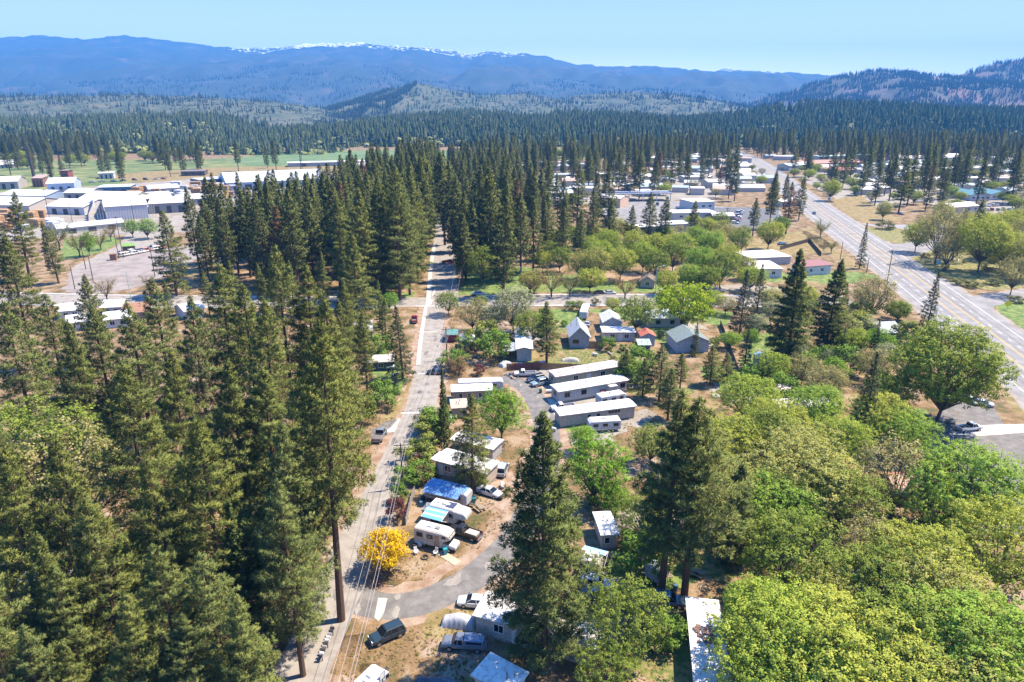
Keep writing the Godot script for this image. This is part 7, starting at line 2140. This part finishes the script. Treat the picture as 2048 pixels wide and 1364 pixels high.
	for q in [[-31.9, -322.1, 43.2], [-26.2, -304.6, 37.4], [-17.5, -253.3, 33.3], [-3.1, -230.3, 33.9], [-8.0, -253.3, 41.7], [-13.5, -274.5, 40.8], [3.4, -253.3, 32.8], [8.4, -265.6, 28.5], [-36.5, -360.3, 38.9], [-39.4, -396.8, 39.1], [-31.3, -348.5, 37.3], [-1.8, -265.6, 33.2], [-44.6, -426.0, 33.9], [-21.8, -281.0, 36.4], [14.6, -288.8, 25.5], [21.0, -279.1, 23.7]]:
		plant("stand", i, q[0], q[1], q[2], "pine_tree", "pine in the row closing in the far street on its right", "pine tree", "pines closing in the far street", 1.1)
		i += 1
	for q in [[-38.3, -225.1, 44.8], [-35.8, -231.6, 37.8], [-43.4, -225.1, 41.7], [-47.9, -217.7, 38.6], [-57.1, -225.1, 35.4], [-36.0, -253.3, 40.8], [-39.8, -304.6, 42.6], [-42.6, -348.5, 42.0]]:
		plant("pine", i, q[0], q[1], q[2], "pine_tree", "tall pine at the front edge of the close stand", "pine tree", "pines fronting the stand", 0.95)
		i += 1
	plant("pine", 4, -104.5, -162.8, 24.0, "pine_tree", "pine standing before the white roofs by the cross street", "pine tree")

	# broadleaf trees
	var oak := "pale yellow-green oak of the wood over the lower trailers"
	var og := "oaks of the wood over the lower trailers"
	i = 0
	for q in [[48.0, -128.0, 12.0, 1.0], [50.0, -116.7, 11.0, 1.0], [45.7, -93.2, 15.0, 1.15], [67.5, -88.2, 17.0, 0.95], [36.3, -74.2, 14.0, 1.0], [52.0, -73.1, 13.0, 0.95], [50.1, -65.3, 13.0, 1.05], [29.4, -65.2, 11.0, 0.8],
			[29.2, -57.9, 15.0, 1.05], [34.2, -55.0, 15.0, 1.05], [43.3, -56.4, 15.0, 1.1], [49.6, -56.4, 15.0, 1.1], [27.4, -54.5, 13.0, 0.9], [38.0, -53.5, 13.0, 1.05], [45.0, -52.2, 13.0, 1.1], [30.2, -53.2, 12.0, 1.0],
			[44.7, -68.1, 13.0, 1.0], [64.5, -75.1, 15.0, 0.9], [37.8, -69.3, 11.0, 0.8], [49.9, -52.0, 12.0, 1.0], [60.8, -149.7, 9.0, 0.9], [38.7, -110.2, 11.0, 1.0], [46.0, -111.2, 12.0, 1.0], [61.7, -126.3, 10.0, 1.1], [59.1, -110.2, 11.0, 1.0], [70.8, -119.0, 11.0, 1.0], [48.6, -104.1, 12.0, 1.0], [73.2, -114.5, 10.0, 1.0], [49.7, -88.8, 13.0, 1.0], [31.8, -104.3, 11.0, 0.9], [34.7, -92.1, 12.0, 1.0], [39.1, -87.7, 12.0, 1.0], [63.0, -86.3, 12.0, 0.9]]:
		plant("oak" if i % 6 != 4 else "maple", i if i % 6 != 4 else 1, q[0], q[1], q[2], "oak_tree", oak, "oak tree", og, q[3])
		i += 1
	plant("tan_oak", 0, 61.2, -94.8, 14.0, "oak_tree", "tan-tinged oak still coming into leaf beside the bright green oak", "oak tree")
	plant("tan_oak", 0, 48.1, -76.8, 12.0, "oak_tree", "buff-coloured oak in the middle of the lower wood", "oak tree", "", 0.8)
	plant("tan_oak", 0, 68.7, -138.5, 9.0, "oak_tree", "thin yellowish oak before the broad dark fir", "oak tree", "", 1.1)
	plant("big_maple", 0, 88.5, -129.1, 21.9, "maple_tree", "huge spreading maple beside the highway parking area", "maple tree", "", 0.95)
	plant("maple", 1, 77.7, -128.3, 13.0, "maple_tree", "green maple leaning against the broad dark fir", "maple tree", "", 0.8)
	plant("maple", 0, 13.7, -98.8, 13.0, "maple_tree", "vivid green maple behind the broad pine", "maple tree", "", 0.95)
	plant("maple", 0, -2.3, -121.0, 12.0, "maple_tree", "vivid green maple between the trailers and the street", "maple tree", "", 0.85)
	plant("maple", 1, 13.3, -65.2, 11.0, "maple_tree", "green young tree beside the long white trailer", "maple tree", "", 0.95)
	plant("maple", 1, 10.5, -59.9, 7.0, "maple_tree", "low green tree at the foot of the broad pine", "maple tree")
	plant("maple", 1, -71.9, -90.1, 23.0, "maple_tree", "bright green broadleaf tree among the grove's pines", "maple tree", "", 1.0)
	plant("tan_oak", 0, -63.2, -84.0, 22.0, "oak_tree", "olive broadleaf tree among the grove's pines", "oak tree", "", 0.8)
	plant("lime", 0, 50.3, -191.2, 15.1, "lime_tree", "round lime-green tree over the green-roofed house", "tree", "", 1.05)
	plant("maple", 1, 36.1, -188.4, 12.0, "maple_tree", "yellow-green tree in front of the lime-green one", "maple tree")
	plant("silver", 0, 0.3, -188.4, 14.4, "willow_tree", "silvery grey-green willow near the crossing", "willow tree", "", 1.0)
	plant("silver", 0, -5.6, -186.6, 9.3, "willow_tree", "smaller grey-green tree beside the silvery willow", "willow tree")
	plant("tan_oak", 0, -11.6, -189.8, 10.5, "oak_tree", "olive tree beside the street crossing", "oak tree")
	plant("maple", 1, -20.3, -207.4, 8.2, "maple_tree", "young yellow-green tree at the crossing", "maple tree")
	plant("maple", 1, 5.7, -178.8, 10.1, "maple_tree", "green tree between the willow and the dark pine", "maple tree", "", 1.1)
	plant("bare", 0, 13.7, -228.9, 12.4, "budding_tree", "large tan budding tree at the edge of the park", "tree", "", 1.1)
	plant("bare", 0, 7.7, -230.3, 8.4, "budding_tree", "rust-tinged budding tree beside the large tan one", "tree")
	plant("bare", 1, 20.1, -228.9, 9.6, "budding_tree", "yellowish budding tree on the park verge", "tree")
	plant("bare", 0, 38.8, -226.4, 9.3, "budding_tree", "tan budding tree beside the silver car", "tree", "", 1.2)
	var park := "yellow-green broadleaf tree in the park across the street"
	i = 0
	for q in [[54.2, -251.7, 12.8], [40.9, -251.7, 12.8], [31.5, -248.7, 14.0], [75.4, -239.8, 14.7], [71.8, -284.8, 13.2], [52.1, -286.8, 13.3], [63.9, -265.6, 13.4], [85.2, -288.8, 12.9], [42.2, -297.0, 12.6], [-10.9, -244.2, 15.6], [-17.9, -253.3, 11.6], [70.7, -253.3, 13.5], [100.2, -299.1, 12.2], [117.5, -310.2, 13.8], [25.9, -253.3, 11.6], [19.1, -265.6, 11.0], [51.9, -265.6, 13.0], [53.7, -231.6, 9.0], [68.6, -231.6, 10.7], [62.4, -235.0, 10.9], [35.6, -270.0, 12.6], [59.3, -288.8, 11.2], [70.3, -310.2, 11.5], [84.1, -310.2, 11.5], [42.3, -274.5, 11.4], [84.8, -265.6, 12.0], [88.8, -253.3, 9.7], [29.0, -310.2, 11.5], [33.5, -288.8, 10.8], [12.1, -265.6, 9.1], [101.5, -348.5, 8.9], [137.4, -348.5, 10.2]]:
		plant("oak" if i % 3 else "maple", i if i % 3 else 1, q[0], q[1], q[2], "park_tree", park, "tree", "broadleaf trees in the park", 0.85)
		i += 1
	var hwy := "olive oak on the slope beyond the highway"
	for q in [[185.3, -265.6, 22.8], [189.4, -288.8, 20.3], [195.2, -265.6, 16.9], [193.5, -253.3, 17.2], [177.3, -281.0, 24.5], [214.8, -396.8, 11.4], [220.8, -479.7, 14.9], [174.9, -270.0, 14.2], [257.9, -348.5, 14.0], [232.3, -348.5, 12.7], [111.0, -202.1, 15.1], [205.6, -288.8, 17.2], [182.1, -304.6, 14.6], [219.5, -288.8, 19.2], [224.3, -310.2, 18.2], [208.4, -316.0, 15.1], [203.9, -334.8, 13.5], [232.9, -371.2, 14.8], [231.1, -334.8, 14.7], [174.7, -231.6, 14.2]]:
		plant("oak" if i % 3 else "tan_oak", 1 + i % 2, q[0], q[1], q[2], "roadside_oak", hwy, "oak tree", "oaks beside the highway", 0.8)
		i += 1
	for q in [[155.0, -341.5, 10.8, 1], [143.2, -302.4, 7.2, 1]]:
		plant("bare", q[3], q[0], q[1], q[2], "budding_tree", "slender budding tree on the highway verge", "tree", "budding trees on the highway verge")
	plant("dead", 0, 67.9, -91.5, 14.1, "dead_tree", "leafless dark tree between the olive oak and the grey yard", "tree")
	plant("dead", 0, 72.4, -94.2, 12.2, "dead_tree", "thin leafless tree beside the dark one at the grey yard", "tree")
	plant("bare", 1, -207.8, -310.2, 14.9, "budding_tree", "thin budding tree on the mill lawn", "tree", "budding trees on the mill lawn")
	plant("bare", 1, -188.8, -293.9, 13.1, "budding_tree", "thin budding tree on the mill lawn", "tree", "budding trees on the mill lawn")
	plant("maple", 0, -186.3, -297.0, 11.5, "maple_tree", "narrow green tree on the mill lawn", "maple tree", "", 0.6)
	plant("bare", 0, -188.9, -310.2, 10.3, "budding_tree", "thin budding tree on the mill lawn", "tree", "budding trees on the mill lawn")
	plant("bare", 0, -196.5, -332.2, 9.1, "budding_tree", "thin budding tree on the mill lawn", "tree", "budding trees on the mill lawn")
	plant("maple", 0, -190.9, -341.5, 9.5, "maple_tree", "round green tree by the mill gate", "maple tree", "green trees by the mill gate")
	plant("maple", 0, -180.8, -337.5, 10.4, "maple_tree", "round green tree by the mill gate", "maple tree", "green trees by the mill gate", 1.1)
	plant("bare", 0, -137.6, -223.8, 9.4, "budding_tree", "weeping tan tree at the lower edge of the gravel lot", "tree")
	plant("bare", 0, -130.4, -238.4, 6.4, "budding_tree", "sparse tan bush-like tree before the gravel lot's pine", "tree")

	for q in [[19.8, -87.6, 9.1, 1], [16.5, -94.9, 6.4, 0], [13.5, -116.7, 5.8, 0], [33.0, -98.6, 10.3, 1], [25.6, -111.9, 8.2, 1], [33.9, -111.9, 9.2, 1]]:
		plant("maple", q[3], q[0], q[1], q[2], "maple_tree", "broadleaf tree filling the gap behind the twin pines", "maple tree", "broadleaf trees behind the twin pines", 1.0)
	for q in [[-42.1, -167.0, 21.5, 0], [-33.2, -144.2, 20.4, 1], [-40.5, -153.3, 20.1, 2], [-39.5, -194.6, 14.6, 3], [-33.2, -126.3, 18.5, 4]]:
		plant("pine", q[3], q[0], q[1], q[2], "pine_tree", "pine beside the yards along the street's left side", "pine tree", "pines along the street's left yards", 0.95)
	for q in [[16.3, -310.2, 26.0], [24.8, -316.0, 24.2], [38.1, -319.6, 27.2], [43.6, -307.9, 23.0], [63.2, -314.8, 25.5], [69.2, -310.2, 24.5], [29.2, -288.8, 21.3], [122.4, -345.7, 19.3], [54.2, -310.2, 20.5], [88.5, -332.2, 19.8]]:
		plant("stand", i, q[0], q[1], q[2], "pine_tree", "pine screening the solar carport and car park from the park trees", "pine tree", "pines screening the car park", 1.15)
		i += 1
	i = 0
	for q in [[-88.3, -208.5, 17.5], [-78.0, -206.4, 17.2], [-68.9, -207.4, 17.7], [-59.6, -208.5, 20.6], [-95.4, -206.4, 14.8], [-75.1, -211.9, 20.0], [-51.9, -209.7, 19.6], [-107.5, -205.3, 11.9]]:
		plant("pine", i, q[0], q[1], q[2], "pine_tree", "pine standing along the near side of the cross street", "pine tree", "pines along the cross street", 0.95)
		i += 1
	for q in [[-10.4, -211.9, 5.4, "maple", 1], [-2.3, -213.0, 4.7, "tan_oak", 0], [22.0, -211.9, 3.7, "maple", 1], [32.5, -211.9, 4.4, "oak", 1], [49.2, -210.2, 6.6, "oak", 3], [63.6, -210.2, 7.5, "oak", 0], [67.6, -207.4, 6.6, "tan_oak", 0], [83.5, -211.9, 7.8, "oak", 2], [94.1, -214.2, 8.1, "oak", 1], [-39.5, -211.9, 6.2, "maple", 0], [6.4, -234.3, 8.3, "oak", 2], [27.7, -234.3, 9.2, "oak", 1], [66.7, -234.3, 10.1, "maple", 1], [84.8, -235.6, 9.8, "oak", 0]]:
		plant(q[3], q[4], q[0], q[1], q[2], "street_tree", "broadleaf tree lining the cross street", "tree", "broadleaf trees lining the cross street", 1.1)
	# shrubs
	var sh := "leafy green shrub along the street's fence"
	i = 0
	for q in [[-15.1, -161.6, 4.7, 0], [-16.4, -124.1, 4.4, 1], [-16.7, -116.7, 3.5, 1], [-17.5, -112.3, 4.5, 1], [-15.6, -126.3, 5.1, 0], [-15.9, -106.6, 3.5, 0], [-18.5, -105.7, 3.5, 0], [-17.6, -128.6, 3.4, 2]]:
		plant("shrub", q[3], q[0], q[1], q[2], "shrub", sh, "shrub", "shrubs along the street's fence", 1.3)
		i += 1
	plant("shrub", 0, -33.9, -167.0, 7.2, "shrub", "tall grey-green bush in the fenced yard", "shrub", "", 0.9)
	plant("shrub", 0, -28.2, -137.4, 6.8, "shrub", "big round green bush beside the street", "shrub", "", 0.85)
	plant("shrub", 1, -30.8, -128.6, 7.7, "shrub", "yellow-green bush left of the asphalt yard", "shrub", "", 0.6)
	plant("plum", 0, -10.0, -172.7, 3.3, "plum_tree", "purple-leaved plum beside the grey shed", "plum tree", "", 0.9)
	plant("plum", 0, -8.1, -156.5, 2.9, "plum_tree", "purple-leaved plum beside the long trailer's nose", "plum tree", "", 1.0)
	plant("plum", 0, -17.3, -110.5, 2.7, "plum_tree", "purple-leaved bush above the wooden steps", "plum tree", "", 1.2)
	plant("plum", 0, -18.4, -94.2, 4.2, "plum_tree", "dark purple bush behind the yellow forsythia", "plum tree", "", 0.8)
	plant("brush", 0, -13.5, -156.5, 4.6, "shrub", "brownish bush above the long trailer", "shrub", "", 1.0)
	plant("brush", 0, -15.9, -106.2, 3.2, "shrub", "brown twiggy bush beside the wooden steps", "shrub", "", 1.1)
	plant("shrub", 0, -18.9, -99.3, 3.8, "shrub", "green bush beside the utility pole", "shrub", "", 0.7)
	var back := "dense green shrub of the back yards by the highway"
	for q in [[71.1, -156.5, 6.6, 0], [79.0, -163.4, 5.4, 0], [83.0, -158.2, 7.3, 0], [60.6, -141.4, 6.7, 0], [56.2, -148.6, 5.7, 0], [75.7, -150.1, 6.4, 0], [118.7, -202.1, 6.4, 0], [107.9, -202.1, 6.4, 1], [93.9, -178.8, 9.4, 1], [109.9, -178.8, 7.3, 1], [28.1, -150.1, 6.4, 0], [31.3, -158.2, 7.3, 0],
			[26.0, -174.7, 4.0, 0], [18.9, -80.6, 6.7, 0], [18.1, -86.4, 3.5, 0], [14.7, -98.6, 4.7, 0], [18.9, -67.4, 4.6, 0], [10.2, -202.1, 4.0, 0], [-12.8, -174.7, 4.6, 0], [-5.1, -167.0, 8.3, 0], [-7.5, -178.8, 7.3, 1], [18.9, -213.0, 3.4, 0], [27.7, -218.9, 2.6, 2]]:
		plant("shrub", q[3], q[0], q[1], q[2], "shrub", back, "shrub", "shrubs of the back yards", 1.0)
	for q in [[166.4, -257.3, 2.0], [165.9, -251.7, 1.9], [165.9, -245.7, 2.7], [168.2, -242.0, 2.8], [178.9, -245.7, 2.7], [180.5, -293.9, 2.2], [169.8, -222.0, 2.6], [200.5, -366.4, 4.8]]:
		plant("shrub", 2, q[0], q[1], q[2], "shrub", "low grey-green bush on the bank beyond the highway", "shrub", "low bushes on the highway bank", 1.6)


func scatter(area: Array, step: float, jitter: float, seed_: int) -> Array:
	var p := vec2s(area)
	var r := rng_of(seed_)
	var lo := p[0]
	var hi := p[0]
	for q in p:
		lo = lo.min(q)
		hi = hi.max(q)
	var found := []
	var x := lo.x
	while x < hi.x:
		var y := lo.y
		while y < hi.y:
			var q := Vector2(x, y) + Vector2(r.randf_range(-jitter, jitter), r.randf_range(-jitter, jitter))
			if Geometry2D.is_point_in_polygon(q, p) and is_free(q):
				found.append(q)
			y += step
		x += step
	found.sort_custom(func(a, b): return a.y > b.y)
	return found


func plant_mid() -> void:
	var r := rng_of(5)
	var rest := [[], [], [], []]
	var made := 0
	for zone in [
			[[-118.1, -249.4, -98.5, -235.0, -81.0, -230.3, -55.4, -225.1, -32.8, -225.1, -35.4, -265.6, -40.0, -322.1, -47.3, -415.8, -60.0, -579.9, -74.4, -675.9, -105.2, -656.2, -104.4, -528.4, -100.5, -426.0, -98.9, -360.3, -109.7, -319.6, -121.1, -293.9, -131.0, -279.1], 10.0, 4.0, "slim pine of the close stand left of the far street", "pines of the stand left of the far street", 30.0, 38.0, 125],
			[[-18.1, -242.0, 9.7, -253.3, 8.3, -310.2, 27.2, -348.5, 50.9, -334.8, 73.3, -348.5, 81.6, -363.3, 28.8, -371.2, 25.3, -459.6, 6.3, -544.6, -44.8, -665.9, -59.0, -665.9, -41.6, -436.7, -28.6, -334.8], 15.0, 6.0, "pine among the trees right of the far street", "pines right of the far street", 27.0, 36.0, 36],
			[[-59.0, -665.9, 6.3, -544.6, 79.3, -484.9, 158.5, -528.4, 217.1, -665.9, 247.6, -837.8, 104.8, -837.8, -50.1, -748.4], 22.0, 9.0, "pine among the far roofs of the town centre", "pines among the far roofs", 26.0, 35.0, 25],
			[[256.3, -599.4, 204.8, -415.8, 248.0, -411.9, 314.1, -447.9, 341.2, -415.8, 625.5, -780.5, 540.7, -869.7, 357.1, -815.4, 291.2, -748.4], 26.0, 11.0, "pine among the yards right of the highway", "pines right of the highway", 26.0, 36.0, 26],
			[[119.4, -436.7, 132.3, -334.8, 166.9, -396.8, 181.0, -484.9, 157.1, -498.6], 26.0, 10.0, "pine near the car parks left of the highway", "pines near the car parks", 22.0, 30.0, 8]]:
		var n := 0
		for q in scatter(zone[0], zone[1], zone[2], 40 + int(zone[1])):
			var h := r.randf_range(zone[5], zone[6]) * (1.0 if r.randf() < 0.75 else 0.8)
			var w := r.randi() % 4
			var sick := r.randf() < 0.05
			if n < int(zone[7]):
				plant("dying" if sick else "stand", w, q.x, q.y, h, "pine_tree", ("rust-brown dying pine in the stand" if sick else zone[3]), "pine tree", ("dying pines" if sick else zone[4]), r.randf_range(0.85, 1.2))
				n += 1
			else:
				var s := h / 32.0
				rest[w].append(Transform3D(Basis(Vector3.UP, r.randf() * TAU).scaled(Vector3(s, s, s)), Vector3(q.x, 0, q.y)))
		made += n
	# woods farther out along the valley
	for zone in [
			[[-64.6, -730.4, 104.8, -837.8, 256.8, -869.7, 402.3, -837.8, 759.4, -837.8, 924.5, -1024.7, 524.0, -1097.7, 284.8, -1072.3, 153.7, -960.6, 16.4, -886.5, -71.3, -808.2], 17.0, 7.0],
			[[-966.6, -837.8, -650.1, -895.1, -508.6, -869.7, -499.3, -922.1, -619.8, -1002.4, -1202.8, -1048.0], 15.0, 6.0],
			[[-559.5, -767.4, -502.2, -780.5, -439.4, -748.4, -421.2, -707.6, -485.9, -691.4], 26.0, 10.0],
			[[-430.9, -837.8, -365.4, -837.8, -341.2, -794.1, -379.2, -767.4], 18.0, 7.0],
			[[-527.6, -656.2, -409.9, -696.7, -324.7, -754.6, -245.5, -742.3, -227.4, -686.1, -317.5, -611.6, -411.2, -558.2], 40.0, 18.0],
			[[271.1, -379.4, 340.8, -396.8, 274.4, -288.8, 227.5, -270.0], 18.0, 7.0]]:
		for q in scatter(zone[0], zone[1], zone[2], 90 + int(zone[1])):
			var s := r.randf_range(0.6, 1.05)
			rest[r.randi() % 4].append(Transform3D(Basis(Vector3.UP, r.randf() * TAU).scaled(Vector3(s, s, s)), Vector3(q.x, 0, q.y)))
	for w in 4:
		stuff("pine_wood", "far-off pine wood closing in the town and meadow", "forest", whole(kinds.stand[w], leafy("needles", 0.45), bark()), null, rest[w])
	# low broadleaf trees scattered through the far town
	var pl := []
	var ti := []
	for q in scatter([-51.0, -572.5, 136.3, -691.4, 283.6, -742.3, 507.8, -815.4, 653.3, -780.5, 373.3, -436.7, 280.6, -415.8, 233.6, -436.7, 241.5, -544.6, 176.3, -513.1, 24.1, -436.7], 24.0, 10.0, 7):
		var s := r.randf_range(0.5, 1.0)
		pl.append(Transform3D(Basis(Vector3.UP, r.randf() * TAU).scaled(Vector3(s, s, s)), Vector3(q.x, 0, q.y)))
		ti.append(Color(0.16, 0.2, 0.05).lerp(Color(0.3, 0.3, 0.1), r.randf()))
	for q in scatter([-2.4, -853.5, 134.6, -922.1, 156.9, -981.1, -2.6, -922.1], 12.0, 5.0, 8) + scatter([-653.8, -691.4, -481.2, -730.4, -424.4, -780.5, -353.5, -837.8, -367.3, -886.5, -477.7, -869.7, -767.5, -815.4], 30.0, 12.0, 9):
		var s := r.randf_range(0.8, 1.5)
		pl.append(Transform3D(Basis(Vector3.UP, r.randf() * TAU).scaled(Vector3(s, s, s)), Vector3(q.x, 0, q.y)))
		ti.append(Color(0.18, 0.22, 0.06).lerp(Color(0.32, 0.32, 0.12), r.randf()))
	var some := [[], []]
	var tone := [[], []]
	for i in pl.size():
		some[i % 2].append((pl[i] as Transform3D).scaled_local(Vector3(0.75, 0.7, 0.75)))
		var v := r.randf_range(0.7, 1.05)
		tone[i % 2].append(Color(v * r.randf_range(0.85, 1.0), v, v))
	for k in 2:
		var src: Array = [kinds.oak[1], kinds.tan_oak[0]][k]
		stuff("far_broadleaf_trees", "low yellow-green trees scattered among the far roofs and meadow", "trees", whole(src, leafy("leaves", 0.85), grey_bark()), null, some[k], tone[k])


# Trees and bushes that fill the yards between the trailer park and the highway.
func plant_yards() -> void:
	var r := rng_of(61)
	var kinds_ := ["maple", "tan_oak", "oak", "maple", "silver", "fir", "pine"]
	var looks := {"maple": "green yard tree between the back yards and the highway", "tan_oak": "olive yard tree between the back yards and the highway", "oak": "yellow-green yard tree between the back yards and the highway", "silver": "grey-green yard tree between the back yards and the highway", "fir": "small fir between the back yards and the highway", "pine": "small pine between the back yards and the highway"}
	for q in scatter([62.9, -202.1, 83.5, -211.9, 115.5, -225.1, 122.7, -218.9, 120.3, -202.1, 112.4, -174.7, 110.2, -159.9, 100.1, -147.1, 80.4, -136.0, 65.1, -141.4, 53.8, -141.4, 49.2, -153.3], 9.5, 3.5, 71):
		if r.randf() < 0.25:
			continue
		var k: String = kinds_[r.randi() % kinds_.size()]
		plant(k, r.randi(), q.x, q.y, r.randf_range(5.0, 9.0), "yard_tree", looks[k], "tree", k + " trees of the yards", r.randf_range(0.9, 1.2))
	for q in scatter([-20.0, -178.8, -3.7, -202.1, 10.2, -202.1, 27.3, -202.1, 58.3, -202.1, 57.8, -178.8, 38.5, -159.9, 32.2, -153.3, 22.3, -161.6, 3.5, -174.7, -10.7, -161.6], 7.0, 3.0, 72):
		if r.randf() < 0.4:
			continue
		plant("shrub", r.randi(), q.x, q.y, r.randf_range(1.2, 2.6), "shrub", "small garden bush among the houses by the cross street", "shrub", "garden bushes by the cross street")
	for q in scatter([203.9, -334.8, 275.9, -348.5, 224.0, -253.3, 196.5, -242.0, 173.3, -245.7, 172.9, -270.0], 8.0, 3.5, 73):
		if r.randf() < 0.55:
			plant("shrub", 2, q.x, q.y, r.randf_range(1.0, 2.2), "shrub", "low scrub bush on the oak slope beyond the highway", "shrub", "scrub on the oak slope", 1.5)
	for q in scatter([211.8, -348.5, 265.6, -371.2, 313.6, -363.3, 237.6, -270.0, 204.2, -265.6, 183.0, -270.0, 188.0, -299.1], 19.0, 8.0, 74):
		var k: String = ["oak", "tan_oak", "stand", "oak"][r.randi() % 4]
		plant(k, 1 + r.randi() % 2, q.x, q.y, r.randf_range(8.0, 12.0) if k != "stand" else r.randf_range(14.0, 22.0), "slope_tree", ("young pine" if k == "stand" else "spring-green oak" if k == "oak" else "brownish oak") + " in the wood beyond the highway", "tree", k + " trees beyond the highway")
	for q in scatter([5.4, -279.1, 98.1, -288.8, 122.0, -348.5, 112.3, -387.9, 52.8, -348.5, 18.8, -334.8], 11.0, 4.5, 75):
		if r.randf() < 0.5:
			plant(["oak", "maple", "tan_oak"][r.randi() % 3], 1 + r.randi() % 2, q.x, q.y, r.randf_range(7.0, 12.0), "park_tree", "yellow-green broadleaf tree in the park across the street", "tree", "broadleaf trees in the park", 1.0)
	for q in scatter([33.4, -100.1, 49.3, -121.9, 65.3, -117.7, 81.1, -111.9, 92.1, -106.6, 88.1, -86.4, 65.9, -52.8, 23.6, -52.8, 26.7, -70.8], 6.5, 2.5, 76):
		if r.randf() < 0.4:
			plant("shrub", r.randi(), q.x, q.y, r.randf_range(1.5, 3.5), "shrub", "undergrowth bush beneath the oaks of the lower wood", "shrub", "undergrowth of the lower wood", 1.1)
